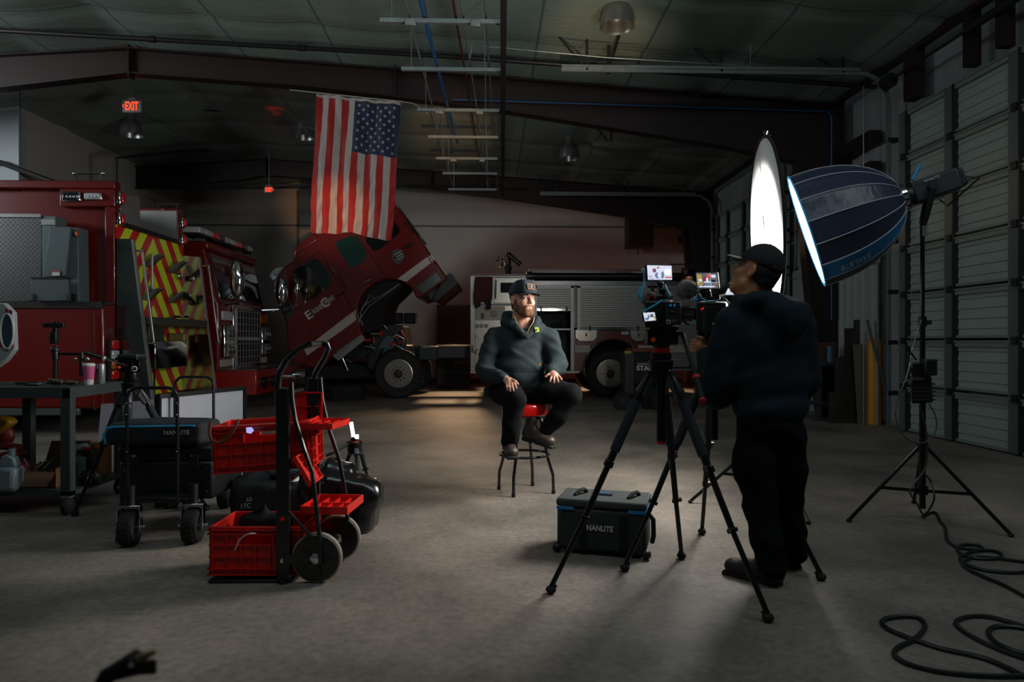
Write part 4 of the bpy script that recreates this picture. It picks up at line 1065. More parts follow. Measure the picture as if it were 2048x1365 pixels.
# folding steps, lamps, shelf
GREYM = mat('step_grey', '6d716f', .45, .25)
def fstep(px, py, dxm=.0):
    p = ax(px, py, .02 + dxm)
    mb = MB(); vs = []; n = 8
    for i in range(n + 1):
        t_ = i / n; zz = -.17 * t_ ** 1.6; xx = .26 * (1 - t_) ** .8
        vs += [p + Vector((xx, .0, zz)), p + Vector((xx * .8, .28, zz))]
    mb.add(vs, [(2 * i, 2 * i + 1, 2 * i + 3, 2 * i + 2) for i in range(n)])
    s_ = mb.build('folding_step', GREYM, chp, solid=.012)
    return s_
for q in ((283, 508), (333, 522), (281, 576), (333, 583)): fstep(*q)
MB().cyl(ax(304, 508, .2), ax(304, 576, .2), .02, n=10).build('step_post', BRUSH, chp)
for x, y in ((358, 553), (375, 557), (365, 592)):
    q = ax(x, y, .06); MB().ball(q, (.05, .06, .06)).build('spot_lamp', CHROME, chp)
tp = MB().tube([ax(360, 588, .12), ax(378, 596, .2), ax(392, 606, .25)], [.03, .035, .02], 8).build('spanner', mat('dark_brass', '3a3628', .3, .8), chp)
sh = MB().bb(XA, XA + .42, YA1 + .05, YAF - .05, ax(300, 652).z, ax(300, 638).z)
sh.build('step_shelf', mat('grip_strut', '6c6d68', .4, .8, bump=.6, bscale=90), ea)
MB().cyl(onX(362, 636, XA + .25), onX(362, 632, XA + .25), .11, n=20).build('hose_cap', BLACK, chp)
MB().bb(XA, XA + .3, YA1 + .3, YA1 + .75, ax(320, 683).z, ax(320, 655).z).build('equipment_box', mat('box_grey', '474a48', .4, .6), ea, bevel=.01)
mirr = MB().bb(XA, XA + .36, YA1 + .35, YA1 + 1.35, ax(340, 732).z, ax(340, 682).z).build('polished_box', mat('polished_steel', 'a8a8a4', .07, 1.0), ea, bevel=.01)
MB().bb(XA + .05, XA + .3, YA1 + 1.4, YA1 + 1.5, ax(400, 722).z + .1, ax(400, 680).z + .1).build('tool_bracket', mat('bracket_tan', '8a7c50', .4, .3), ea, bevel=.02)
MB().bb(XA + .0, XA + .02, YA1 + 1.0, YA1 + 1.05, .42, 1.1).build('hinge_line', MATTEK, chp)
for y, z in ((.12, 2.05), (.85, 1.9), (.15, 1.75)): MB().bb(XA + .015, XA + .02, YA1 + y, YA1 + y + .12, z, z + .13).build('sticker', mat('sticker_grey', '77797a', .6), chp)
# tail lamps
tl = MB().bb(XA, XA + .05, YA0 + .05, YA1 - .02, a0(0, 765).z, a0(0, 678).z).build('tail_lamp_housing', MATTEK, low, bevel=.01)
for i, m_ in enumerate((LENSR, LENSC, LENSA, LENSR)):
    y0 = 681 + i * 20.5
    MB().bb(XA + .04, XA + .08, YA0 + .08, YA1 - .04, a0(0, y0 + 18).z, a0(0, y0).z).build('tail_lamp', m_, tl, bevel=.012, label=('upper red lamp', 'clear reversing lamp', 'amber turn lamp', 'lower red lamp')[i])
MB().bb(XA, XA + .04, YA0 + .1, YA0 + .16, a0(0, 670).z, a0(0, 657).z).build('door_latch', CHROME, low)
# boxes on the ledge
def ledge(name, label, cat_, x0, x1, y0, m, Y0=YA0 + .02, Y1=YA1 - .02, sl=0, lid=True):
    a, b_ = onY(x0, 600, Y0), onY(x1, 600, Y0); z1 = onY(x0, y0, Y0).z; zz = zl + .036
    t = T(name, label, cat_, ((a.x + b_.x) / 2, (Y0 + Y1) / 2, zz))
    MB().hexa([(a.x, Y0, zz), (b_.x, Y0, zz), (b_.x, Y1, zz), (a.x, Y1, zz)], [(a.x + sl, Y0, z1), (b_.x - sl * .3, Y0, z1), (b_.x - sl * .3, Y1, z1), (a.x + sl, Y1, z1)]).build('case', m, t, bevel=.008)
    return t, a, b_, z1, zz
GB = mat('box_blue_grey', '5a6a6c', .5, .2, var=.05)
t, a, b_, z1, zz = ledge('tread_box', 'tall tread plate box on the ledge of the left engine, at the picture edge', 'tool box', -60, 83, 430, tread_mat('tread_box_plate', '8c9092', .35, 16, 'XZ'))
MB().bb(a.x, b_.x, YA0, YA0 + .03, z1 - .03, z1 + .015).build('lid', BRUSH, t)
t, a, b_, z1, zz = ledge('grey_locker', 'narrow grey locker with pale top strip between the tread box and the slanted cabinet', 'locker', 84, 111, 432, GB)
MB().bb(a.x + .0, b_.x, YA0 + .0, YA0 + .02, z1 - .12, z1 - .05).build('pale_strip', mat('strip_pale', '9aa0a0', .5), t)
t, a, b_, z1, zz = ledge('slanted_cabinet', 'grey blue cabinet with slanted door and small warning label on the ledge', 'cabinet', 112, 158, 455, GB, sl=.06)
MB().prism([onY(x, y, YA0) for x, y in ((92, 555), (105, 455), (146, 455), (136, 553))], (0, -.05, 0)).build('door', mat('door_blue_grey', '4a5a5d', .5, .2), t, bevel=.006)
MB().prism([onY(x, y, YA0 - .06) for x, y in ((105, 544), (120, 544), (119, 552), (104, 552))], (0, -.004, 0)).build('warning_label', INK, t)
MB().prism([onY(x, y, YA0 - .06) for x, y in ((105, 542), (120, 542), (120, 545), (105, 545))], (0, -.005, 0)).build('warning_label', mat('label_orange', 'b0442a', .5), t)
MB().ball(onY(154, 468, YA0 - .02), (.02, .03, .04)).build('side_marker', LENSA, t)
t, a, b_, z1, zz = ledge('low_grey_box', 'low grey blue box with black rubber latches in front of the slanted cabinet', 'box', 62, 137, 558, mat('box_dark_blue_grey', '425053', .5, .2), Y0=YA0 - .12, Y1=YA0 - .06)
MB().bb(a.x, b_.x, YA0 - .13, YA0 - .06, z1, z1 + .02).build('lid', MATTEK, t)
MB().bb(a.x + .5, b_.x - .02, YA0 - .06, YA0 + .0, zz, zz + .1).build('mount', MATTEK, t)
for x in (.02, .45): MB().bb(a.x + x - .05, a.x + x + .02, YA0 - .15, YA0 - .11, zz, zz + .09).build('latch', mat('latch_grey', '33403f', .5), t, bevel=.008)
MB().prism([onY(x, y, YA1 + .04) for x, y in ((160, 560), (177, 560), (177, 607), (160, 607))], (0, -.03, 0)).build('perforated_strip', mat('perf_strip', 'a49a90', .35, .7, bump=.6, bscale=80), ub)

# ---------------------------------------------------------------- engine B: front behind the chevrons
XB, YB0, YB1 = -4.63, 11.8, 14.2
eb_ = T('fire_engine', 'red fire engine seen from its front corner, chrome headlights and grille, between the other two', 'fire engine', (-6, 13, 0))
prof = [(XB, .62), (XB, 1.86), (XB - .05, 1.95), (XB - .22, 2.72), (XB - .3, 2.86), (XB - .6, 2.92), (XB - 3.2, 2.92), (XB - 3.2, .62)]
cabB = MB().prism([(x, YB0, z) for x, z in prof], (0, 2.4, 0)).build('cab', RED, eb_, bevel=.05)
MB().bb(XB - 6, XB - 3.2, YB0, YB1, .5, 2.6).build('body', RED, eb_)
MB().bb(XB - 6, XB - .4, YB0 + .3, YB1 - .3, .3, .65).build('chassis', MATTEK, eb_)
def sl(z): return XB - .05 - (z - 1.95) * .22
for y0, y1 in ((YB0 + .1, 12.97), (13.03, YB1 - .1)):
    MB().hexa([(sl(1.95) + .02, y0, 1.97), (sl(1.95) + .02, y1, 1.97), (sl(1.95) - .05, y1, 1.97), (sl(1.95) - .05, y0, 1.97)], [(sl(2.68) + .02, y0 + .03, 2.68), (sl(2.68) + .02, y1 - .03, 2.68), (sl(2.68) - .05, y1 - .03, 2.68), (sl(2.68) - .05, y0 + .03, 2.68)]).build('windshield', GLASS, cabB, bevel=.01)
MB().bb(XB - 1.6, XB - .3, YB0 - .02, YB0 + .03, 1.9, 2.6).build('side_window', GLASS, cabB, bevel=.02)
MB().bb(XB - .62, XB - .18, YB0 - .02, YB1 + .02, 2.78, 2.93).build('roof_brow', RED, cabB, bevel=.04)
for k in range(5): MB().ball((XB - .2, YB0 + .4 + k * .4, 2.86), .025).build('marker_lamp', LENSA, cabB)
lb = MB().bb(XB - .62, XB - .32, YB0 - .1, YB1 + .1, 3.02, 3.06).build('light_bar', DARKST, eb_, label='roof light bar with clear and red lenses')
for k in range(9):
    y = YB0 - .08 + k * .288
    MB().bb(XB - .64, XB - .3, y, y + .27, 3.06, 3.16).build('light_module', (LENSC, LENSC, LENSR, mat('lens_dark', '1b1b1e', .12, coat=1))[k % 4 if k > 1 else 0], lb, bevel=.015)
for y in (YB0 + .3, YB1 - .3): MB().bb(XB - .55, XB - .4, y, y + .1, 2.9, 3.03).build('bar_foot', BRUSH, lb)
# grille
gr = MB().bb(XB, XB + .06, 12.3, 13.72, .7, 1.9).build('grille', CHROME, eb_, bevel=.02)
gb = MB().bb(XB + .05, XB + .07, 12.4, 13.64, 1.3, 1.8).bb(XB + .05, XB + .07, 12.4, 13.64, .78, 1.24).build('grille_mesh', MATTEK, gr)
gl = MB()
for i in range(9): gl.bb(XB + .06, XB + .08, 12.4 + i * .15, 12.42 + i * .15, .78, 1.8)
for i in range(9): gl.bb(XB + .06, XB + .08, 12.4, 13.64, .8 + i * .12, .815 + i * .12)
gl.build('grille_bars', BRUSH, gr)
for y0, y1, l_ in ((YB0 + .02, 12.26, 'near'), (13.76, YB1 - .02, 'far')):
    bz_ = MB().bb(XB, XB + .09, y0, y1, .92, 1.5).build('headlight_bezel', CHROME, eb_, bevel=.03, label=l_ + ' headlight pair')
    for z in (.95, 1.24):
        MB().bb(XB + .08, XB + .12, y0 + .05, y1 - .05, z, z + .22).build('headlight', mat('headlight_glass', '8f9696', .1, .5, coat=1), bz_, bevel=.02)
        for q in (.33, .67): MB().ball((XB + .12, y0 + (y1 - y0) * q, z + .11), (.03, .06, .07)).build('reflector', CHROME, bz_)
    MB().bb(XB, XB + .05, y0, y1, 1.58, 1.74).build('turn_lamp', LENSC if l_ == 'near' else LENSA, eb_, bevel=.02)
MB().bb(XB, XB + .02, YB0, YB1, .78, .9).build('white_stripe', WHITEP, cabB)
for y in (YB0 - .08, YB1 + .0):
    mi_ = MB().ball((XB + .32, y, 2.28), (.13, .1, .34)).build('mirror', CHROME, eb_)
    MB().tube([(XB + .3, y, 1.98), (XB + .3, y + (.15 if y < 13 else -.15), 1.86), (XB, y + (.3 if y < 13 else -.25), 1.84)], .02, 8).build('mirror_arm', CHROME, mi_)
MB().tube([(XB + .02, 12.2, 1.98), (XB + .0, 12.7, 2.15)], .01, 6).tube([(XB + .02, 13.3, 1.98), (XB + .0, 13.8, 2.2)], .01, 6).build('wiper', BLACK, cabB)
bp = [(-5.2, 11.6), (-4.36, 11.6), (-3.98, 11.72), (-3.95, 14.25), (-5.2, 14.25)]
bu = MB().prism([(x, y, .3) for x, y in bp], (0, 0, .42)).build('bumper', REDB, eb_, bevel=.015)
MB().prism([(x, y, .722) for x, y in bp], (0, 0, .02)).build('bumper_deck', TREADT, bu)
for y in (12.0, 12.5): MB().cyl((-3.97, y, .5), (-3.9, y, .5), .1, n=20).build('horn', mat('horn_dark', '3b3a38', .3, .8), bu)
sr = MB().cyl((-3.97, 13.9, .52), (-3.72, 13.9, .52), .16, n=26).build('siren', CHROME, bu, label='chrome siren drum')
MB().cyl((-3.73, 13.9, .52), (-3.71, 13.9, .52), .12, n=20).build('siren_mouth', DARKST, sr)
MB().cyl((-3.97, 13.5, .52), (-3.86, 13.5, .52), .1, n=20).build('horn', CHROME, bu)
for y, f_ in ((YB0 + .18, -1), (YB1 - .18, 1)): wheel(eb_, (-5.9, y, .52), .52, .33, front=f_)
# ================================================================== film equipment and floor clutter
CARB = mat('carbon_black', '101113', .35, .3)
ALB = mat('black_anodised', '17181a', .32, .5)
GREYA = mat('grey_anodised', '5a5c62', .35, .8)
FAB = mat('black_fabric', '0d0f11', .9, bump=.3, bscale=150)
REDK = mat('red_ring', 'c01410', .35)
CYANC = mat('cyan_cable', '2aa0c8', .45)
RUBK = mat('rubber_foot', '0a0a0b', .8)

def lerp(a, b_, t): return Vector(a) + (Vector(b_) - Vector(a)) * t
def tripod(name, label, apex, feet, ztop, grp='camera tripods', r=.014, redmid=False):
    apex = Vector(apex)
    t = T(name, label, 'tripod', (apex.x, apex.y, 0), group=grp)
    MB().cyl(apex + Vector((0, 0, -.05)), apex + Vector((0, 0, .035)), .05, .06, n=20).build('crown', ALB, t, bevel=.004)
    for k, f in enumerate(feet):
        f = Vector(f); d = (f - apex); h = Vector((d.x, d.y, 0)).normalized()
        s_ = apex + h * .055 + Vector((0, 0, -.02)); j1 = lerp(s_, f, .42); j2 = lerp(s_, f, .66)
        side = h.cross(Vector((0, 0, 1))).normalized()
        lg = MB().cyl(s_, j1, r * 1.35, n=12).cyl(j1, j2, r * 1.1, n=12).cyl(j2, f + Vector((0, 0, .03)), r * .9, n=12)
        l_ = lg.build('leg', CARB, t)
        MB().bar(s_ - h * .02, lerp(s_, f, .1), .05, .035, up=side).build('shoulder', GREYA, l_, bevel=.005)
        MB().cyl(lerp(s_, f, .13), lerp(s_, f, .36), r * 1.75, n=12).build('foam_grip', mat('foam_grip', '20262b', .9), l_)
        for j in (j1, j2):
            MB().bar(lerp(j, f, -.03), lerp(j, f, .02), .042, .036, up=side).build('clamp', ALB, l_, bevel=.005)
            MB().bar(lerp(j, f, -.04) + side * .022, lerp(j, f, .01) + side * .022, .012, .02, up=side).build('lever', mat('lever_bronze', '6d625c', .35, .6), l_)
        MB().ball((f.x, f.y, .02), (.026, .026, .02)).cyl((f.x, f.y, .02), f + (apex - f).normalized() * .05, .014, n=10).build('rubber_foot', RUBK, l_)
    return t
TP1 = atd(1322, 735, 3.33)
t1 = tripod('tripod', 'black camera tripod with red ring at the centre right, nearest the camera', TP1, [G(1102, 1188), G(1536, 1245), G(1363, 1119)], 1.1)
TP2 = atd(1428, 742, 3.77)
t2 = tripod('tripod', 'black tripod behind the red ringed one, under the operator\'s camera', TP2, [G(1250, 1143), G(1642, 1162), G(1404, 1070)], 1.1)
# central columns and red details
MB().cyl(TP1 + Vector((0, 0, -.05)), TP1 + Vector((0, 0, -.36)), .022, n=16).build('centre_column', CARB, t1)
MB().cyl(TP1 + Vector((0, 0, -.36)), TP1 + Vector((0, 0, -.375)), .021, n=16).build('column_cap', REDK, t1)
MB().cyl(TP2 + Vector((0, 0, -.05)), TP2 + Vector((0, 0, -.38)), .022, n=16).build('centre_column', CARB, t2)

def fluid_head(tp, base, red, handle):
    """fluid head on a tripod: bowl, body, side drums, plate, pan handle"""
    t = bpy.data.objects.new('fluid_head', None); COL.objects.link(t); t.parent = tp
    b_ = Vector(base)
    MB().lathe([(.001, 0), (.045, 0), (.05, .01), (.05, .035), (.001, .035)], 28, Matrix.Translation(b_ + Vector((0, 0, .0)))).build('bowl', ALB, t)
    rr = MB().lathe([(.001, .035), (.042, .035), (.0425, .04), (.0425, .055), (.042, .06), (.001, .06)], 36, Matrix.Translation(b_)).build('locking_ring', REDK if red else ALB, t, label='bright red locking ring' if red else None)
    bd_ = MB().box(b_ + Vector((0, 0, .1)), (.07, .09, .08)).build('body', ALB, t, bevel=.012)
    for s_ in (-1, 1): MB().cyl(b_ + Vector((s_ * .035, 0, .11)), b_ + Vector((s_ * .075, 0, .11)), .042, n=24).build('drag_drum', ALB, t, bevel=.003)
    MB().box(b_ + Vector((0, .0, .155)), (.14, .13, .022)).build('plate', ALB, t, bevel=.004)
    MB().ball(b_ + Vector((-.05, -.055, .1)), .012).build('bubble_level', mat('bubble', 'b03018', .3, emit=.1), t)
    if handle:
        a, m_, e_ = handle
        MB().cyl(b_ + Vector((.07, 0, .13)), a, .012, n=12).build('rosette', GREYA, t)
        h_ = MB().cyl(a, m_, .011, n=12).cyl(m_, e_, .016, n=14).build('pan_handle', ALB, t)
        MB().cyl(lerp(m_, a, .03), lerp(m_, e_, .04), .018, n=14).build('handle_ring', REDK, t)
        MB().cyl(e_, lerp(e_, m_, -.06), .017, n=14).build('handle_ring', REDK, t)
    return t
B1 = TP1 + Vector((0, 0, .035))
fluid_head(t1, B1, True, (atd(1365, 668, 3.22), atd(1393, 757, 3.0), atd(1405, 801, 2.9)))
B2 = TP2 + Vector((0, 0, .035))
fluid_head(t2, B2, False, None)

# ---- picture on the monitors
def mon_mats():
    base = mat('screen_white', 'dfe4f4', .3, emit=.95)
    return base
SCW = mat('screen_white', 'dce2f2', .3, emit=.85); SCB = mat('screen_blue_grey', '8c9cc4', .3, emit=.5); SCR = mat('screen_red', 'b8384a', .3, emit=.5)
SCK = mat('screen_dark', '30303a', .3, emit=.12); SCY = mat('screen_yellow', 'cfae56', .3, emit=.55); SCG = mat('screen_grey', '7d828a', .3, emit=.4); SCP = mat('screen_salmon', 'd07060', .3, emit=.6)
def screen(t, c4, shapes, bez=.008, th=.02, nm='monitor'):
    """c4 = four corners (tl,tr,br,bl) of the lit picture; shapes = [(u,v,w,h,mat)]"""
    tl, tr, br, bl = [Vector(p) for p in c4]
    x = (tr - tl).normalized(); y = (tl - bl).normalized(); n = x.cross(y).normalized()   # towards viewer
    def P(u, v, o=0): return (tl * (1 - u) + tr * u) * (1 - v) + (bl * (1 - u) + br * u) * v + n * o
    hs = MB().hexa([P(-.04, -.06, -th), P(1.04, -.06, -th), P(1.04, 1.06, -th), P(-.04, 1.06, -th)][::-1], [P(-.04, -.06, -.001), P(1.04, -.06, -.001), P(1.04, 1.06, -.001), P(-.04, 1.06, -.001)][::-1]).build(nm, BLACK, t, bevel=.003)
    MB().add([P(0, 1, .0005), P(1, 1, .0005), P(1, 0, .0005), P(0, 0, .0005)], [(0, 1, 2, 3)]).build('screen', SCW, hs, smooth=0)
    ms = []; mb = MB()
    for i, (u, v, w_, h_, m_, *rd) in enumerate(shapes):
        if m_ not in ms: ms.append(m_)
        mb.cur = ms.index(m_); o = .001 + .0002 * i
        if rd:
            k = 12; vs = [P(u + w_ / 2 + w_ / 2 * math.cos(2 * PI * q / k), v + h_ / 2 - h_ / 2 * math.sin(2 * PI * q / k), o) for q in range(k)]
            mb.add(vs, [tuple(range(k))])
        else: mb.add([P(u, v + h_, o), P(u + w_, v + h_, o), P(u + w_, v, o), P(u, v, o)], [(0, 1, 2, 3)])
    mb.build('picture', ms, hs, smooth=0)
    return hs
shp1 = [(.02, .04, .2, .2, SCW), (.2, .2, .16, .3, SCR, 1), (.23, .28, .08, .14, SCB, 1), (.38, .1, .14, .16, SCR, 1), (.4, .16, .14, .34, SCW, 1), (.28, .45, .36, .5, SCB, 1), (.4, .4, .16, .55, SCW, 1), (.56, .4, .12, .5, SCB, 1), (.72, .3, .22, .28, mat('screen_pale', 'f2f2ff', .3, emit=1.1)), (.7, .78, .28, .1, SCP), (.04, .74, .12, .06, SCR), (.05, .9, .2, .06, SCB)]
shp2 = [(0, 0, 1, 1, SCG), (.03, .1, .24, .7, SCY), (.1, .4, .16, .14, SCW), (.14, .6, .08, .1, SCK), (.3, .25, .3, .3, SCR, 1), (.5, .05, .2, .3, SCP), (.45, .3, .12, .3, SCW, 1), (.36, .55, .3, .06, SCW), (.6, .2, .15, .2, SCR, 1), (.72, .1, .2, .2, SCW), (.7, .45, .2, .12, SCK), (.4, .7, .25, .25, SCB), (.1, .85, .75, .08, SCW), (.8, .75, .1, .14, SCP), (.28, .0, .015, 1, SCK), (.66, .0, .015, 1, SCW), (0, .62, 1, .02, SCW)]
shp3 = [(.1, .1, .25, .2, SCW), (.3, .25, .2, .5, SCB, 1), (.55, .2, .3, .4, SCG), (.05, .6, .3, .3, SCB), (.85, .5, .12, .4, SCY), (.2, .02, .1, .1, SCR)]

# ---- camera one
d1 = 3.33
def q(px, py, dd=0.0): return atd(px, py, d1 + dd)
c1 = T('video_camera', 'black camera rig with bright top monitor and 99 on its battery, on the nearest tripod', 'video camera', tuple(B1 + Vector((0, 0, .17))), group='video cameras on tripods')
MB().hexa([q(1290, 656, -.1), q(1345, 656, -.1), q(1345, 652, .1), q(1290, 652, .1)], [q(1290, 603, -.1), q(1345, 603, -.1), q(1345, 601, .1), q(1290, 601, .1)]).build('camera_body', BLACK, c1, bevel=.006)
MB().cyl(q(1318, 625, .1), q(1318, 623, .27), .04, .045, n=24).build('lens', ALB, c1)
bt = MB().hexa([q(1331, 652, -.16), q(1362, 651, -.16), q(1362, 650, -.11), q(1331, 651, -.11)], [q(1332, 603, -.16), q(1361, 604, -.16), q(1361, 604, -.11), q(1332, 603, -.11)]).build('battery', mat('battery_case', '11161c', .45), c1, bevel=.005)
lettering('99', q(1343, 646, -.163), (1, 0, 0), (0, 0, 1), .016, mat('print_grey', '5a6878', .6), bt, ext=.0005)
lettering('smallHD', q(1340, 624, -.163), (1, 0, 0), (0, 0, 1), .005, INK, bt, ext=.0005) if 0 else None
MB().bar(q(1341, 623, -.163), q(1351, 624, -.163), .001, .006, up=(0, 1, 0)).build('small_print', mat('print_pale', 'a0a8b0', .6), bt)
MB().cyl(q(1337, 644, -.163), q(1337, 644, -.158), .0105, n=24).build('round_sticker', mat('sticker_white', 'c9b8b0', .6), bt)
MB().cyl(q(1337, 644, -.1645), q(1337, 644, -.162), .006, n=20).build('sticker_ring', mat('sticker_black', '141414', .6), bt)
for x in (1341, 1349): MB().box(q(x, 611, -.163), (.009, .002, .011)).build('indicator', mat('indicator_blue', '1e6fb4', .4, emit=.35), bt)
screen(c1, (q(1294, 531, -.06), q(1343, 532, -.03), q(1344, 560, -.03), q(1296, 560, -.06)), shp1)
screen(c1, (q(1286, 626, -.14), q(1309, 625, -.13), q(1312, 641, -.13), q(1290, 643, -.14)), shp3, nm='side_display')
ar_ = MB().cyl(q(1320, 563, -.04), q(1322, 580, -.04), .012, n=12).ball(q(1320, 568, -.04), .017).ball(q(1325, 582, -.04), .02).cyl(q(1322, 580, -.04), q(1332, 590, -.02), .013, n=12).build('monitor_arm', ALB, c1)
MB().box(q(1336, 591, -.06), (.03, .03, .025)).build('arm_clamp', GREYA, c1, bevel=.004)
MB().bar(q(1300, 598, 0), q(1345, 594, 0), .03, .02).build('top_handle', BLACK, c1, bevel=.006)
MIC = mat('mic_fur', '4a4a4a', 1.0, bump=1.0, bscale=140, sheen=.6)
def fur(c_, r, name, m_, parent, n=900, ln=.012):
    rng = random.Random(3); mb = MB().ball(c_, r, 20, 14); rx, ry, rz = r if isinstance(r, tuple) else (r, r, r)
    for i in range(n):
        v = Vector((rng.gauss(0, 1), rng.gauss(0, 1), rng.gauss(0, 1))).normalized(); p = Vector(c_) + Vector((v.x * rx, v.y * ry, v.z * rz)) * .97
        o_ = v.orthogonal().normalized() * .0016; tip = p + v * ln + Vector((rng.uniform(-1, 1), rng.uniform(-1, 1), rng.uniform(-1, .4))) * ln * .5
        mb.add([p - o_, p + o_, tip], [(0, 1, 2)])
    return mb.build(name, m_, parent, smooth=60)
fur(q(1300, 598, .06), (.036, .07, .034), 'fur_windshield', MIC, c1)
hp = MB()
for i in range(3): hp.tube([q(1304, 600, -.03) + Vector(((.019 - .004 * i) * math.cos(a), .004 * i, (.019 - .004 * i) * math.sin(a))) for a in [2 * PI * k / 20 for k in range(20)]], .0028, 6, closed=True)
hp.build('cable_coil', mat('coil_red', 'a5221c', .5), c1)
for pts in ([(1286, 539), (1288, 555), (1288, 568), (1281, 580), (1278, 592), (1283, 603)], [(1329, 570), (1334, 582), (1340, 594)], [(1325, 601), (1310, 611), (1290, 622), (1282, 633)]):
    MB().tube([q(x, y, -.1) for x, y in pts], .0055 if pts[0][0] != 1286 else [.003, .003, .005, .009, .009, .004], 8).build('blue_cable', CYANC, c1)
MB().box(q(1286, 540, -.07), (.016, .012, .016)).build('cable_plug', mat('plug_grey', 'a8b0b8', .4), c1, bevel=.002)
MB().box(q(1322, 662, 0), (.1, .12, .02)).build('base_plate', ALB, c1, bevel=.004)

# ---- camera two
d2 = 3.77
def q2(px, py, dd=0.0): return atd(px, py, d2 + dd)
c2 = T('video_camera', 'black camera rig with square monitor and furry microphone, at the operator\'s face', 'video camera', tuple(B2 + Vector((0, 0, .17))), group='video cameras on tripods')
MB().hexa([q2(1392, 662, -.08), q2(1452, 660, -.12), q2(1456, 660, .08), q2(1396, 660, .1)], [q2(1392, 604, -.08), q2(1452, 606, -.12), q2(1456, 604, .08), q2(1396, 602, .1)]).build('camera_body', BLACK, c2, bevel=.006)
MB().box(q2(1425, 640, -.12), (.1, .05, .14)).build('control_panel', MATTEK, c2, bevel=.004)
for px, py in ((1400, 668), (1418, 668), (1436, 662)): MB().box(q2(px, py, -.08), (.04, .05, .04)).build('rod_mount', ALB, c2, bevel=.003)
MB().cyl(q2(1398, 632, 0), q2(1376, 631, .06), .044, .048, n=26).cyl(q2(1376, 631, .06), q2(1368, 631, .08), .055, n=26).build('lens', ALB, c2)
for y in (599, 642): MB().bar(q2(1385, y, -.06), q2(1396, y, -.06), .006, .012).build('cyan_tape', CYANC, c2)
for x, y, m_ in ((1403, 619, 'led_red'), (1406, 617, 'led_red'), (1427, 648, 'led_green')):
    MB().ball(q2(x, y, -.15), .0028).build('led', mat(m_, 'ff2a14' if 'red' in m_ else '7aff20', .3, emit=2.0), c2)
screen(c2, (q2(1392, 546, -.05), q2(1434, 547, -.1), q2(1437, 577, -.1), q2(1395, 577, -.05)), shp2)
MB().cyl(q2(1416, 579, -.06), q2(1418, 592, -.04), .012, n=12).ball(q2(1416, 585, -.06), .016).build('monitor_arm', ALB, c2)
MB().hexa([q2(1424, 594, -.05), q2(1460, 584, -.1), q2(1462, 590, -.02), q2(1426, 598, .03)], [q2(1432, 582, -.05), q2(1462, 566, -.1), q2(1464, 568, -.02), q2(1434, 584, .03)]).build('viewfinder', BLACK, c2, bevel=.008)
MB().cyl(q2(1458, 577, -.07), q2(1474, 580, -.12), .032, .026, n=20).build('eye_cup', mat('eye_cup', '15181c', .8), c2)
screen(c2, (q2(1456, 577, -.12), q2(1465, 579, -.13), q2(1467, 590, -.13), q2(1450, 590, -.12)), shp3[:3], nm='side_display')
fur(q2(1376, 580, .05), (.052, .09, .052), 'fur_windshield', mat('mic_fur_dark', '2f2d29', 1.0, bump=1.0, bscale=140, sheen=.6), c2, 1200, .014)
MB().bar(q2(1390, 600, 0), q2(1440, 596, -.05), .03, .02).build('top_handle', BLACK, c2, bevel=.005)
for pts in ([(1398, 588), (1404, 598), (1417, 604), (1432, 602)], [(1446, 596), (1452, 600), (1458, 608)]):
    MB().tube([q2(x, y, -.12) for x, y in pts], .005, 8).build('blue_cable', CYANC, c2)
MB().box(q2(1428, 672, -.02), (.12, .12, .03)).build('base_plate', ALB, c2, bevel=.004)

# ---- light stands
def stand(label, ctr, feet, ztop, zc=.5, zl=.21, mids=(.9, 1.4), r=.017):
    t = T('light_stand', label, 'light stand', (ctr.x, ctr.y, 0), group='black light stands')
    C_ = lambda z: Vector((ctr.x, ctr.y, z))
    MB().cyl(C_(zl - .12), C_(zc + .45), r * 1.15, n=14).cyl(C_(zc + .4), C_(ztop - .6), r, n=14).cyl(C_(ztop - .65), C_(ztop), r * .8, n=14).build('pole', mat('stand_black', '0d0e10', .25, .4), t)
    for z in (zc, zl): MB().cyl(C_(z - .025), C_(z + .03), r * 2.0, n=14).build('collar', ALB, t)
    for z in (zc + .45, ztop - .62): 
        k_ = MB().cyl(C_(z - .03), C_(z + .04), r * 1.5, n=14).build('clamp', ALB, t); MB().bar(C_(z), C_(z) + Vector((.05, -.02, 0)), .012, .03).build('knob', BLACK, k_)
    for f in feet:
        f = Vector(f); a = C_(zc); h = Vector((f.x - ctr.x, f.y - ctr.y, 0)).normalized()
        l_ = MB().cyl(a + h * .03, Vector((f.x, f.y, .015)), .012, n=10).build('leg', mat('stand_black', '0d0e10', .25, .4), t)
        MB().bar(C_(zl) + h * .03, lerp(a + h * .03, (f.x, f.y, .015), .55), .012, .02).build('brace', ALB, l_)
        MB().ball((f.x, f.y, .013), (.018, .018, .013)).build('rubber_foot', RUBK, l_)
    return t
K1 = atd(1845, 700, 4.61)
stand('tall black light stand at the right, holding the big softbox', K1, [G(1698, 1045), G(2022, 1075), G(1828, 1008)], atd(1845, 462, 4.61).z)
K2 = atd(1534, 700, 5.02)
stand('black light stand behind the operator, holding the tall white disc', K2, [G(1381, 1007), G(1617, 1050), atd(1585, 0, 5.45) * Vector((1, 1, 0)) if 0 else Vector((K2.x + .4, K2.y + .42, 0))], atd(1534, 272, 5.02).z)
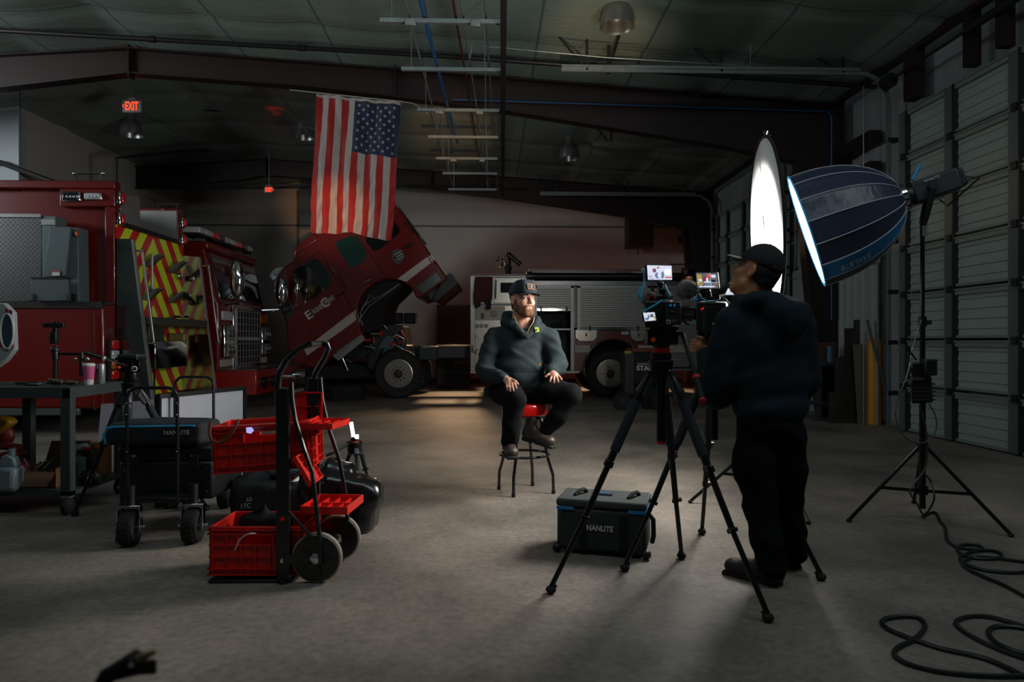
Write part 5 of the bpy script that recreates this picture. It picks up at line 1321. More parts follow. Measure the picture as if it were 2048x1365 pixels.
# ---- softbox
ax_ = SB_AX; Rz = ax_.to_track_quat('Z', 'Y').to_matrix().to_4x4(); SBM = Matrix.Translation(SB_HUB) @ Rz
SBL = (SB_RIM - SB_HUB).length; SBR = .41
sbx = T('softbox', 'deep navy parabolic softbox with silver ribs, open toward the seated man', 'softbox', tuple(SB_HUB + Vector((0, 0, -.1))))
NB = 16
def sbr(t): return .06 + (SBR - .06) * (1 - (1 - t) ** 2.3) ** .62
def sb_shell(off, a0_=0, a1_=NB):
    vs = []; fs = []; nt_ = 22; per = 6
    k0, k1 = a0_ * per, a1_ * per
    for i in range(nt_ + 1):
        t = i / nt_
        for k in range(k0, k1 + 1):
            a = 2 * PI * k / (NB * per); fr = (k % per) / per
            sc = 1 - (.022 + .006 * math.sin(9 * t + k // per)) * math.sin(PI * fr) - (.004 * math.sin(26 * t + k * 1.7) if fr else 0)
            r_ = sbr(t) * sc + off; vs.append((r_ * math.cos(a), r_ * math.sin(a), t * SBL))
    w_ = k1 - k0 + 1
    for i in range(nt_):
        for k in range(w_ - 1): a = i * w_ + k; fs.append((a, a + 1, a + w_ + 1, a + w_))
    return vs, fs
NAVY = mat('softbox_navy', '252d42', .38, bump=.35, bscale=26, stretch=(1, 1, .3))
vs, fs = sb_shell(0); MB().add(vs, fs, SBM).build('outer_fabric', NAVY, sbx, smooth=50)
vs, fs = sb_shell(-.008); MB().add(vs, [f[::-1] for f in fs], SBM).build('silver_lining', mat('silver_lining', 'b4b6ba', .42, .25, bump=.9, bscale=22), sbx, smooth=50)
# which panel faces down and toward the camera: blue one with the name
best = min(range(NB), key=lambda k: (SBM @ Vector((SBR * math.cos(2 * PI * (k + .5) / NB), SBR * math.sin(2 * PI * (k + .5) / NB), SBL * .7)) - SB_RIM).dot(Vector((.0, .85, 1))))
vs, fs = sb_shell(.004, best, best + 1); bp_ = MB().add(vs, fs, SBM).build('blue_panel', mat('softbox_blue', '1474b4', .4, bump=.2, bscale=30), sbx, smooth=50)
for k in range(NB):
    a = 2 * PI * k / NB
    MB(SBM).tube([(sbr(i / 22) * 1.006 * math.cos(a), sbr(i / 22) * 1.006 * math.sin(a), i / 22 * SBL) for i in range(23)], .0042, 6).build('rib', mat('rib_grey', '9aa0aa', .5), sbx)
rim = [(SBR * 1.002 * math.cos(2 * PI * k / 64), SBR * 1.002 * math.sin(2 * PI * k / 64), SBL) for k in range(64)]
MB(SBM).tube(rim, .006, 6, closed=True).build('rim_piping', mat('piping_blue', '2ba0d8', .4), sbx)
MB(SBM).lathe([(.05, -.03), (.095, -.02), (.1, .01), (.07, .04), (.05, .03)], 28).build('speed_ring', CHROME, sbx)
am = 2 * PI * (best + .5) / NB
def sbp(t, da=0.0, off=.012):
    a = am + da; return SBM @ Vector(((sbr(t) * .985 + off) * math.cos(a), (sbr(t) * .985 + off) * math.sin(a), t * SBL))
xx = (sbp(.5) - sbp(.8)).normalized(); yy = (sbp(.65, .1) - sbp(.65, -.1)).normalized()
nn = (SBM.to_3x3() @ Vector((math.cos(am), math.sin(am), 0)))
if xx.cross(yy).dot(nn) < 0: xx = -xx
st_ = sbp(.85) if xx.dot(sbp(.5) - sbp(.8)) > 0 else sbp(.5)
for i, ch_ in enumerate('NANLITE'):
    tt = .52 + .045 * i; yy2 = yy
    xd = (sbp(tt + .02) - sbp(tt - .02)).normalized(); yd = nn.cross(xd).normalized() if xd.cross(nn).dot(yy) < 0 else xd.cross(nn).normalized()
    if xd.cross(yd).dot(nn) < 0: yd = -yd
    lettering(ch_, sbp(tt, 0, .018) - yd * .02, xd, yd, .05, mat('print_silver', 'a8b4bc', .5), bp_, ext=.0006, off=.002, width=.022)
kk = (best + 5) % NB
MB(SBM).tube([(sbr(.42) * 1.03 * math.cos(2 * PI * (best - 4) / NB + .0), sbr(.42) * 1.03 * math.sin(2 * PI * (best - 4) / NB), .42 * SBL), (sbr(.38) * 1.08 * math.cos(2 * PI * (best - 3.5) / NB), sbr(.38) * 1.08 * math.sin(2 * PI * (best - 3.5) / NB), .40 * SBL), (sbr(.34) * 1.03 * math.cos(2 * PI * (best - 3) / NB), sbr(.34) * 1.03 * math.sin(2 * PI * (best - 3) / NB), .36 * SBL)], (.012), 6).build('strap', mat('strap_grey', '2c2e34', .8), sbx)
# lamp head
lh = T('studio_lamp', 'dark grey studio lamp head carrying the softbox on its yoke', 'lamp head', tuple(atd(1848, 462, 4.61)))
LAMPG = mat('lamp_case', '24252a', .45)
u_ = -ax_; hb = SB_HUB + u_ * .03
MB(SBM).box((0, 0, -.2), (.13, .14, .28)).build('case', LAMPG, lh, bevel=.012)
MB(SBM).cyl((0, 0, -.06), (0, 0, -.02), .07, n=24).build('bowens_mount', BLACK, lh)
MB(SBM).box((0, 0, -.35), (.11, .12, .04)).build('back_plate', BLACK, lh, bevel=.01)
yb = atd(1847, 450, 4.61); pv = SBM @ Vector((0, 0, -.17))
sd = Vector((u_.x, u_.y, 0)).normalized().cross(Vector((0, 0, 1)))
for s_ in (-1, 1):
    MB().tube([pv + sd * s_ * .08, pv + sd * s_ * .1 + Vector((0, 0, -.02)), lerp(pv + sd * s_ * .1, yb + sd * s_ * .07, .6), yb + sd * s_ * .05 + Vector((0, 0, .02)), yb], [.02, .02, .02, .02, .018], 8).build('yoke', BLACK, lh)
    MB().cyl(pv + sd * s_ * .07, pv + sd * s_ * .12, .03, n=16).build('tilt_knob', BLACK, lh)
MB().cyl(yb + Vector((0, 0, -.08)), yb + Vector((0, 0, .03)), .022, n=14).build('socket', CHROME, lh)
MB().cyl(SBM @ Vector((.0, .0, -.04)) + Vector((0, -.03, .1)), SBM @ Vector((0, 0, -.02)) + Vector((0.06, -.05, .2)), .012, n=8).build('release_lever', mat('lever_blue', '2a86b8', .4), lh)
lt = pv - Vector(SBM.to_3x3() @ Vector((0, 0, .02))) - sd * .0
sdir = (-ax_ - Vector((0, 0, (-ax_).z))).normalized()
fr_ = pv + Vector((-.02, -.0, 0)) - Vector((sd.x, sd.y, 0)) * (.071 if sd.y > 0 else -.071)
xd = u_.copy(); yd = Vector((0, 0, 1)); yd = (yd - xd * yd.dot(xd)).normalized()
if xd.cross(yd).y > 0: xd = -xd
lettering('NANLITE', fr_ + yd * .035 - xd * .02, xd, yd, .016, mat('print_silver', 'a8b4bc', .5), lh, ext=.0006)
MB().tube([SBM @ Vector((0, 0, -.37)), SBM @ Vector((0, -.04, -.45)), atd(1895, 412, 4.7), atd(1880, 400, 4.65)], .006, 8).build('power_cable', BLACK, lh)
# ballast pack and hanging cables on the stand
pk = T('power_pack', 'black power adapter with batteries strapped halfway up the right light stand', 'power pack', tuple(K1 * Vector((1, 1, 0)) + Vector((0, 0, .80))))
def k1(px, py, dd=0.0): return atd(px, py, 4.61 + dd)
MB().hexa([k1(1823, 808, -.07), k1(1866, 806, -.07), k1(1866, 806, -.02), k1(1823, 808, -.02)], [k1(1823, 725, -.07), k1(1860, 722, -.07), k1(1860, 722, -.02), k1(1823, 725, -.02)]).build('case', BLACK, pk, bevel=.01)
for y in (768, 776, 784, 792, 800): MB().box(k1(1845, y, -.07), (.165, .012, .01)).build('cooling_fin', MATTEK, pk)
MB().box(k1(1858, 735, -.09), (.08, .06, .11)).build('battery', BLACK, pk, bevel=.008)
MB().tube([k1(1864, 725, -.09), k1(1872, 735, -.1), k1(1871, 745, -.1), k1(1862, 749, -.09)], .009, 8).build('handle', BLACK, pk)
MB().box(k1(1836, 758, -.08), (.09, .03, .02)).build('strap', mat('strap_grey', '2c2e34', .8), pk)
MB().cyl(k1(1808, 761, -.06), k1(1824, 762, -.06), .008, n=8).build('clamp_pin', CHROME, pk)
def cable(label, pts, r, m_, name='cable', grp=None, smooth=True, cat='cable'):
    P = [Vector(p) for p in pts]
    if smooth:
        Q = []
        for i in range(len(P) - 1):
            p0, p1, p2, p3 = P[max(i - 1, 0)], P[i], P[i + 1], P[min(i + 2, len(P) - 1)]
            for k in range(6):
                t = k / 6; Q.append(.5 * ((2 * p1) + (p2 - p0) * t + (2 * p0 - 5 * p1 + 4 * p2 - p3) * t * t + (3 * p1 - p0 - 3 * p2 + p3) * t ** 3))
        Q.append(P[-1]); P = Q
    return tag(MB().tube(P, r, 8).build(name, m_), label, cat, grp)
GC = mat('green_black_cable', '0e1816', .45)
cable('thin cable looping from the power pack on the right stand', [k1(1843, 640, -.03), k1(1825, 700, -.05), k1(1815, 750, -.1), k1(1795, 800, -.1), k1(1792, 840, -.1), k1(1810, 875, -.08), k1(1838, 887, -.06), k1(1862, 878, -.06), k1(1873, 855, -.06), k1(1870, 830, -.06), k1(1858, 808, -.06)], .005, mat('cable_grey', '3a4648', .4))
cable('black cable hanging in loops round the foot of the right light stand', [k1(1832, 720, -.06), k1(1820, 706, -.07), k1(1818, 725, -.07), k1(1850, 850, -.05), k1(1852, 930, -.06), k1(1830, 965, -.1), k1(1820, 985, -.12), k1(1835, 1010, -.12), G(1849, 1030, .012), k1(1868, 1000, -.1), k1(1862, 965, -.06), k1(1850, 950, -.06)], .006, GC)
cable('dark cable running from the right stand to a coil and out of frame', [G(x, y, .01) for x, y in ((1846, 1034), (1862, 1026), (1873, 1028), (1880, 1042), (1891, 1057), (1893, 1075), (1902, 1088), (1918, 1096), (1945, 1099), (1965, 1098), (1955, 1091), (1930, 1090), (1916, 1096), (1922, 1108), (1950, 1117), (1990, 1118), (2003, 1110), (1985, 1102), (1945, 1104), (1921, 1116), (1932, 1130), (1975, 1142), (2030, 1146), (2080, 1140), (2090, 1132), (2050, 1125), (1990, 1117), (1950, 1115), (1928, 1124), (1932, 1136), (1970, 1155), (2010, 1172), (2080, 1210))], .009, GC)
cable('dark green cable making a crossed loop at the bottom right corner', [G(x, y, .009) for x, y in ((2150, 1350), (2040, 1353), (1960, 1352), (1878, 1344), (1817, 1329), (1790, 1312), (1795, 1297), (1831, 1278), (1850, 1254), (1837, 1237), (1803, 1234), (1766, 1241), (1772, 1256), (1803, 1271), (1878, 1297), (1946, 1312), (1998, 1329), (2100, 1380))], .010, GC)
cable('dark green double loop of cable at the right edge above the crossed loop', [G(x, y, .009) for x, y in ((2120, 1275), (2048, 1254), (1985, 1236), (1940, 1234), (1912, 1245), (1929, 1264), (1981, 1292), (2048, 1317), (2130, 1335), (2110, 1310), (2048, 1308), (1998, 1290), (1977, 1266), (1994, 1254), (2048, 1258), (2120, 1280))], .010, GC)

# ---- white disc
DM = Matrix.Translation(DC) @ dn.to_track_quat('Z', 'Y').to_matrix().to_4x4(); DR = .665
ds = T('diffusion_disc', 'tall narrow glowing white diffusion disc behind the operator\'s cap, seen nearly edge on', 'light diffuser', tuple(DC - Vector((0, 0, DR))))
m = bpy.data.materials.new('diffusion_cloth'); m.use_nodes = True; MATS['diffusion_cloth'] = m; nt = m.node_tree
nt.nodes.remove(nt.nodes['Principled BSDF']); a_ = nt.nodes.new('ShaderNodeBsdfTranslucent'); b2 = nt.nodes.new('ShaderNodeBsdfDiffuse'); mixs = nt.nodes.new('ShaderNodeMixShader')
a_.inputs[0].default_value = (.93, .93, .93, 1); b2.inputs[0].default_value = (.85, .85, .85, 1); mixs.inputs[0].default_value = .3
nt.links.new(a_.outputs[0], mixs.inputs[1]); nt.links.new(b2.outputs[0], mixs.inputs[2]); nt.links.new(mixs.outputs[0], nt.nodes['Material Output'].inputs[0])
MB(DM).add([(0, 0, 0)] + [(DR * math.cos(2 * PI * k / 72), DR * math.sin(2 * PI * k / 72), 0) for k in range(72)], [(0, 1 + k, 1 + (k + 1) % 72) for k in range(72)]).build('cloth', m, ds, smooth=0)
MB(DM).tube([(DR * math.cos(2 * PI * k / 72), DR * math.sin(2 * PI * k / 72), 0) for k in range(72)], .011, 8, closed=True).build('rim', FAB, ds)
tp_ = atd(1533, 274, 5.0)
MB().cyl(tp_ + Vector((-.01, 0, -.02)), tp_ + Vector((.01, 0, .04)), .012, n=10).tube([tp_ + Vector((-.02, 0, .04)), tp_ + Vector((0, 0, .015)), tp_ + Vector((.03, 0, .01))], .01, 8).build('clip', CHROME, ds)

# ---- bar stool
SO = Vector(atd(1049, 900, 5.49)); SO.z = 0
stl = T('bar_stool', 'round bar stool with red padded seat and black tube legs under the seated man', 'stool', tuple(SO))
MB().lathe([(.001, 0), (.165, 0), (.178, .01), (.18, .03), (.18, .07), (.172, .088), (.15, .097), (.001, .1)], 40, Matrix.Translation(SO + Vector((0, 0, .625)))).build('seat', mat('seat_red', 'c90f0a', .25, coat=.8), stl)
MB().lathe([(.001, -.008), (.16, -.008), (.16, .004), (.001, .004)], 32, Matrix.Translation(SO + Vector((0, 0, .622)))).build('swivel_plate', CHROME, stl)
for f in (G(998, 980), G(1027, 995), G(1065, 972), G(1107, 988)):
    v = (f - SO); v.z = 0; n_ = v.normalized(); R_ = v.length
    MB().tube([SO + n_ * .1 + Vector((0, 0, .61)), SO + n_ * .135 + Vector((0, 0, .59)), SO + n_ * (R_ * .78) + Vector((0, 0, .3)), SO + n_ * (R_ * .98) + Vector((0, 0, .15)), SO + n_ * R_ + Vector((0, 0, .01))], .0125, 12).build('leg', mat('stool_black', '0b0c0d', .22, coat=.5), stl)
    MB().cyl(f, f + Vector((0, 0, .03)), .016, n=12).build('leg_tip', RUBK, stl)
MB().tube([SO + Vector((.195 * math.cos(a), .195 * math.sin(a), .31)) for a in [2 * PI * k / 48 for k in range(48)]], .011, 10, closed=True).build('foot_ring', mat('stool_black', '0b0c0d', .22, coat=.5), stl)

# ---- rolling fabric case
FL, FR_ = Vector((.257, 3.93)), Vector((.745, 3.79))
def rc(r, d, z=0): return Vector((r * CS + d * SN, -r * SN + d * CS, z))
e1 = (rc(*FR_) - rc(*FL)); wdt = e1.length; e1.normalize(); e2 = Vector((-e1.y, e1.x, 0))
o_ = rc(*FL); cs_ = T('gear_case', 'dark grey fabric gear case with blue zip corners on the floor before the stool', 'equipment case', tuple(o_ + e1 * wdt / 2 + e2 * .15))
CM = Matrix((e1, e2, Vector((0, 0, 1)))).transposed().to_4x4(); CM.translation = o_
CF = mat('case_fabric', '2b3233', .85, var=.1, vscale=30, bump=.4, bscale=300)
MB(CM).prism([(.02, 0, .02), (wdt - .02, 0, .02), (wdt, 0, .05), (wdt, 0, .265), (0, 0, .265), (0, 0, .05)], (0, .3, 0)).build('body', CF, cs_, bevel=.02)
MB(CM).bb(-.004, wdt + .004, -.004, .304, .27, .315).build('lid', mat('case_lid', '39413f', .85, bump=.4, bscale=300), cs_, bevel=.014)
ZB = mat('zip_blue', '1f7fc0', .5)
MB(CM).bb(0, .1, -.008, .0, .255, .272).build('zip_corner', ZB, cs_); MB(CM).bb(wdt - .1, wdt, -.008, .0, .255, .272).build('zip_corner', ZB, cs_)
MB(CM).bb(wdt, wdt + .008, 0, .28, .257, .273).build('zip_corner', ZB, cs_)
MB(CM).bb(.02, .024, -.012, -.006, .22, .258).build('zip_pull', ZB, cs_)
for x in (.13, .36): MB(CM).bb(x, x + .045, -.006, .0, .03, .24).build('front_strap', FAB, cs_, bevel=.002)
for x in (.09, .4):
    MB(CM).tube([(x, .09, .318), (x + .02, .12, .34), (x + .04, .17, .34), (x + .05, .2, .318)], .012, 8, flat=(0, 0, 1)).build('lid_handle', FAB, cs_)
MB(CM).bb(.2, .3, .14, .19, .315, .322).build('tag_patch', FAB, cs_); MB(CM).bb(.215, .285, .155, .17, .322, .326).build('tag_label', ZB, cs_)
MB(CM).tube([(wdt, .1, .24), (wdt + .03, .12, .2), (wdt + .03, .14, .1), (wdt + .02, .15, .06)], .014, 8).build('side_strap', FAB, cs_)
for x in (.0, wdt): MB(CM).ball((x, .01, .03), .028).build('corner_guard', BLACK, cs_)
p_ = CM @ Vector((.175, -.004, .145))
lettering('NANLITE', p_, e1, (0, 0, 1), .03, mat('print_white', 'd0ccc8', .6), cs_, ext=.001, off=.0012, width=.15)

# ================================================================== left side
ST = mat('bench_steel', '3c4546', .5, .35, var=.12, vscale=5)
bx = T('steel_workbench', 'grey steel workbench on casters at the left, cluttered on top and below', 'workbench', (-4.1, 5.2, 0))
BX0, BX1, BY0, BY1, BZ = -5.4, -2.94, 4.86, 5.6, .895
MB().bb(BX0, BX1, BY0, BY1, BZ - .012, BZ).build('tabletop', ST, bx)
MB().bb(BX0, BX1, BY0, BY0 + .05, BZ - .075, BZ - .012).bb(BX1 - .05, BX1, BY0, BY1, BZ - .075, BZ - .012).bb(BX0, BX1, BY1 - .05, BY1, BZ - .075, BZ - .012).build('apron', ST, bx)
for x, y in ((BX1 - .065, BY0), (BX1 - .065, BY1 - .065), (-3.72, BY1 - .065), (-5.3, BY0)):
    MB().bb(x, x + .065, y, y + .065, .13, BZ - .075).build('leg', ST, bx)
    if x != -3.72:
        w_ = MB().lathe([(.035, -.016), (.06, -.016), (.062, -.01), (.062, .01), (.06, .016), (.035, .016)], 24, Matrix.Translation((x + .03, y + .03, .062)) @ rotm(y=90)).build('caster', RUBBER, bx)
        MB().lathe([(.001, -.014), (.036, -.014), (.036, .014), (.001, .014)], 20, Matrix.Translation((x + .03, y + .03, .062)) @ rotm(y=90)).build('caster_hub', mat('hub_cream', 'a8a88c', .5), w_)
        MB().bb(x, x + .06, y + .0, y + .06, .12, .14).build('caster_plate', GALV, bx)
MB().bb(BX0, BX1, BY0, BY1, .135, .165).build('lower_shelf', ST, bx)
cup = T('paper_cup', 'pink and white paper cup with white lid on the workbench', 'cup', tuple(atd(178, 766, 5.08) * Vector((1, 1, 0)) + Vector((0, 0, BZ))))
cp = Matrix.Translation(cup.location)
MB(cp).lathe([(.001, 0), (.029, 0), (.0395, .145), (.001, .145)], 28).build('cup_body', mat('cup_white', 'b9b0b0', .6), cup)
MB(cp).lathe([(.0325, .04), (.0402, .135), (.0402, .136), (.0325, .041)], 28).build('pink_print', mat('cup_pink', 'b04a78', .6), cup)
MB(cp).lathe([(.001, .16), (.034, .16), (.037, .155), (.0425, .15), (.0425, .142), (.001, .142)], 28).build('lid', mat('cup_lid', 'c8c8c8', .45), cup)
can = T('drink_can', 'tall silver and dark can beside the pink cup on the workbench', 'can', tuple(atd(202, 762, 5.2) * Vector((1, 1, 0)) + Vector((0, 0, BZ))))
cp = Matrix.Translation(can.location)
MB(cp).lathe([(.001, 0), (.024, 0), (.029, .008), (.029, .14), (.025, .152), (.001, .15)], 26).build('can_body', mat('can_silver', '8a8f94', .35, .5, var=.25, vscale=18), can)
lettering('ALANI', can.location + Vector((.008, -.0295, .02)), (0, 0, 1), (-1, 0, 0), .016, MATTEK, can, ext=.0005) if 0 else MB(cp).box((-.012, -.026, .1), (.014, .006, .03), Euler((0, .5, 0))).build('can_print', MATTEK, can)
gl_ = T('work_gloves', 'crumpled camouflage work gloves lying on the workbench', 'gloves', tuple(atd(125, 768, 5.05) * Vector((1, 1, 0)) + Vector((0, 0, BZ))))
s = SDF(gl_.location + Vector((-.12, -.06, -.01)), gl_.location + Vector((.14, .08, .09)), .006)
g0 = np.array(gl_.location)
s.ell(g0 + (-.04, 0, .025), (.05, .035, .022), k=.01).ell(g0 + (.05, .01, .02), (.045, .035, .018), k=.01)
for i in range(4): s.cone(g0 + (-.06 + .02 * i, -.01, .03), g0 + (-.08 + .03 * i, -.035, .045 - .008 * i), .011, .009, .006)
for i in range(4): s.cone(g0 + (.06, -.01 + .012 * i, .02), g0 + (.11, -.02 + .018 * i, .018), .01, .008, .006)
s.build('glove_cloth', mat('glove_camo', '4a4436', .9, var=.6, vscale=30), gl_, 1)
ph = tag(MB().box(atd(68, 771, 5.0) * Vector((1, 1, 0)) + Vector((0, 0, BZ + .006)), (.09, .07, .01)).box(atd(52, 769, 5.1) * Vector((1, 1, 0)) + Vector((0, 0, BZ + .012)), (.12, .1, .012), Euler((0, 0, .4))).build('notebook', MATTEK, bevel=.003), 'small dark notebook lying flat at the left of the workbench', 'notebook')
tag(MB().box(atd(70, 771, 4.95) * Vector((1, 1, 0)) + Vector((0, 0, BZ + .014)), (.08, .03, .004)).build('pale_card', mat('card_pale', '8a9094', .6)), 'pale card lying on the dark notebook', 'card')
# white box with round window at the left edge
wb = T('white_device', 'white case with oval porthole and red marks at the left edge, standing on the workbench', 'machine', (-3.95, 5.2, BZ))
WHT = mat('device_white', '8f9494', .5, var=.08, vscale=9)
YD = 5.0
MB().prism([onY(x, y, YD) for x, y in ((-70, 612), (-20, 606), (8, 606), (26, 625), (29, 700), (12, 722), (-15, 742), (-70, 742))], (0, .05, 0)).build('case', WHT, wb, bevel=.01)
MB().bb(-4.1, -3.75, 5.02, 5.28, BZ, onY(0, 740, YD).z + .02).build('foot', MATTEK, wb)
pc = onY(14, 663, YD - .01)
MB(Matrix.Translation(pc)).tube([(.045 * math.cos(a), 0, .125 * math.sin(a)) for a in [2 * PI * k / 40 for k in range(40)]], .008, 8, closed=True).build('porthole_ring', mat('ring_white', 'a8acac', .4), wb)
MB(Matrix.Translation(pc)).prism([(.042 * math.cos(a), 0, .12 * math.sin(a)) for a in [2 * PI * k / 40 for k in range(40)]], (0, .01, 0)).build('porthole_glass', mat('porthole_blue', '27384a', .2, coat=1, var=.3, vscale=20), wb)
for x, y in ((14, 622), (22, 624), (2, 690), (25, 692)): MB().prism([onY(x + a, y + b_, YD) for a, b_ in ((-3, -4), (2, -3), (3, 4), (-2, 3))], (0, -.004, 0)).build('red_mark', mat('mark_red', '8a1520', .5), wb)
# black stand with arm on the bench
bs = T('phone_stand', 'black jointed stand with side arm standing on the workbench', 'stand', tuple(atd(110, 770, 5.2) * Vector((1, 1, 0)) + Vector((0, 0, BZ))))
def k3(px, py, d=5.2): return atd(px, py, d)
MB().lathe([(.001, 0), (.06, 0), (.06, .015), (.02, .03), (.001, .03)], 20, Matrix.Translation(bs.location)).build('base', BLACK, bs)
MB().cyl(bs.location + Vector((0, 0, .02)), k3(111, 692), .017, n=12).cyl(k3(111, 720), k3(110, 700), .026, n=14).build('column', BLACK, bs)
MB().ball(k3(110, 700), .03).box(k3(109, 676), (.05, .05, .09)).box(k3(111, 662), (.035, .04, .05)).build('joint', BLACK, bs, bevel=.006)
MB().box(k3(109, 651), (.155, .04, .035)).box(k3(113, 645), (.02, .03, .02)).build('cradle', BLACK, bs, bevel=.005)
MB().cyl(k3(117, 708), k3(165, 709), .01, n=10).build('arm', ALB, bs)
MB().cyl(k3(163, 705), k3(163, 752), .017, n=12).build('hanging_grip', BLACK, bs)
for x in (152, 175): MB().ball(k3(x, 719), .018).build('thumb_screw', CHROME, bs)
# tripod beside the bench
TP3 = atd(262, 775, 4.55)
t3 = tripod('tripod', 'black tripod with empty fluid head beside the steel workbench', TP3, [G(150, 1033), Vector((TP3.x + .35, TP3.y + .35, 0)), Vector((TP3.x + .15, TP3.y - .42, 0))], 1)
B3 = TP3 + Vector((0, 0, .035))
fh = fluid_head(t3, B3, False, None)
MB().tube([atd(254, 731, 4.5), atd(212, 719, 4.45), atd(207, 717, 4.45)], .006, 8).build('handle_rod', CHROME, fh)
MB().cyl(atd(207, 717, 4.45), atd(168, 705, 4.4), .014, n=12).build('handle_grip', BLACK, fh)
MB().cyl(atd(210, 718, 4.45), atd(205, 717, 4.45), .015, n=12).build('grip_collar', INK, fh)
MB().bb(B3.x - .06, B3.x + .07, B3.y - .06, B3.y + .06, B3.z + .165, B3.z + .185).build('slide_plate', GREYA, fh, bevel=.004)
MB().cyl(atd(269, 738, 4.44), atd(269, 738, 4.46), .018, n=24).build('badge', INK, fh)
MB().cyl(atd(269, 738, 4.435), atd(269, 738, 4.45), .012, n=24).build('badge_mark', MATTEK, fh)

# boards
b1 = T('leaning_board', 'blotchy white board standing against the left engine, behind the tripod', 'board', tuple(atd(250, 940, 6.35) * Vector((1, 1, 0))))
pq = [atd(190, 944, 6.35), atd(318, 944, 6.2)]
MB().prism([pq[0] * Vector((1, 1, 0)), pq[1] * Vector((1, 1, 0)), pq[1] * Vector((1, 1, 0)) + Vector((0, .1, atd(0, 800, 6.2).z)), pq[0] * Vector((1, 1, 0)) + Vector((0, .1, atd(0, 811, 6.35).z))], (0, .012, 0)).build('sheet', mat('board_mottled', '9b98a0', .6, var=.14, vscale=4), b1)
b2_ = T('framed_board', 'large white board with black frame behind the loaded black cart', 'board', tuple(atd(400, 960, 5.5) * Vector((1, 1, 0))))
p0 = atd(316, 0, 5.0) * Vector((1, 1, 0)); p1 = atd(488, 0, 5.9) * Vector((1, 1, 0)); z1_ = .815
ev = (p1 - p0).normalized(); nv = Vector((-ev.y, ev.x, 0))
MB().prism([p0 + Vector((0, 0, .01)), p1 + Vector((0, 0, .01)), p1 + Vector((0, 0, z1_)), p0 + Vector((0, 0, z1_))], nv * .02).build('white_face', mat('board_white', 'a8acb6', .6), b2_)
MB().bar(p0 + Vector((0, 0, z1_)), p1 + Vector((0, 0, z1_)), .04, .03).bar(p0 + Vector((0, 0, .02)), p1 + Vector((0, 0, .02)), .04, .03).bar(p0 + Vector((0, 0, .0)), p0 + Vector((0, 0, z1_)), .04, .03).bar(p1, p1 + Vector((0, 0, z1_)), .04, .03).build('black_frame', BLACK, b2_)

# ---- black cart with pneumatic wheels
ct = T('platform_cart', 'black platform cart with two hoop handles and fat patterned tyres', 'cart', tuple(rc(-2.2, 4.6)))
cz = .30
TUB = mat('tube_black', '0c0d0f', .35, coat=.3)
A0, A1, Bq0, Bq1 = rc(-2.32, 4.1), rc(-1.95, 4.12), rc(-2.55, 5.05), rc(-2.2, 5.08)
MB().hexa([p + Vector((0, 0, .245)) for p in (A0, A1, Bq1, Bq0)], [p + Vector((0, 0, .275)) for p in (A0, A1, Bq1, Bq0)]).build('platform', BLACK, ct, bevel=.005)
MB().tube([p + Vector((0, 0, .26)) for p in (A0, A1, Bq1, Bq0)], .018, 8, closed=True).build('frame', TUB, ct)
for (a, b_, zz) in ((rc(-2.3, 4.08), rc(-2.0, 4.08), .94), (rc(-2.52, 5.1), rc(-2.23, 5.1), .95)):
    e_ = (b_ - a).normalized()
    pts = [a + Vector((0, 0, .25)), a + Vector((0, 0, zz - .06))] + [a + e_ * (.06 - .06 * math.cos(t_)) + Vector((0, 0, zz - .06 + .06 * math.sin(t_))) for t_ in (.4, .8, 1.2, 1.57)] + [b_ - e_ * (.06 - .06 * math.cos(t_)) + Vector((0, 0, zz - .06 + .06 * math.sin(t_))) for t_ in (1.57, 1.2, .8, .4)] + [b_ + Vector((0, 0, zz - .06)), b_ + Vector((0, 0, .25))]
    h_ = MB().tube(pts, .0105, 10).build('hoop_handle', TUB, ct)
    for zq in (.85, .78, .56): 
        for p in (a, b_): MB().ball(p + Vector((0, -.011, zq)), .004, 8, 6).build('rivet', CHROME, h_)
def fat_wheel(c_, rz, R=.105):
    Mx = Matrix.Translation(c_) @ rotm(z=rz) @ rotm(y=90)
    ty = MB().lathe([(R * .5, -.035), (R * .75, -.048), (R * .93, -.042), (R, -.018), (R, .018), (R * .93, .042), (R * .75, .048), (R * .5, .035)], 40, Mx, cap=False)
    for k in range(24):
        for s_ in (-1, 1):
            for q_ in (0, 1):
                ty.box((0, 0, 0), (.005, .012, .014), Mx @ rotm(z=k * 15 + q_ * 7.5) @ Matrix.Translation((R * .995, 0, s_ * (.008 + .014 * q_))) @ rotm(x=45 * s_))
    w_ = ty.build('tyre', RUBBER, ct)
    MB().lathe([(.001, -.03), (R * .52, -.034), (R * .52, .034), (.001, .03)], 24, Mx).build('wheel_rim', mat('rim_grey_blue', '3c464e', .35, .6), w_)
    f_ = MB(Matrix.Translation(c_) @ rotm(z=rz)).bb(-.065, -.055, -.025, .025, -.02, R + .025).bb(.055, .065, -.025, .025, -.02, R + .025).bb(-.065, .065, -.03, .03, R + .02, R + .03)
    f_.build('fork', CHROME, w_, bevel=.004)
    MB(Matrix.Translation(c_) @ rotm(z=rz)).cyl((-.085, 0, 0), (.085, 0, 0), .009, n=10).build('axle', CHROME, w_)
    MB().cyl(Vector(c_) + Vector((0, 0, R + .03)), Vector(c_) + Vector((0, 0, .25)), .03, n=14).build('swivel', BLACK, w_)
fat_wheel(rc(-2.285, 4.08, .105), 8); fat_wheel(rc(-1.93, 4.13, .105), 5); fat_wheel(rc(-2.1, 5.0, .105), 12); fat_wheel(rc(-2.5, 5.0, .105), 0)
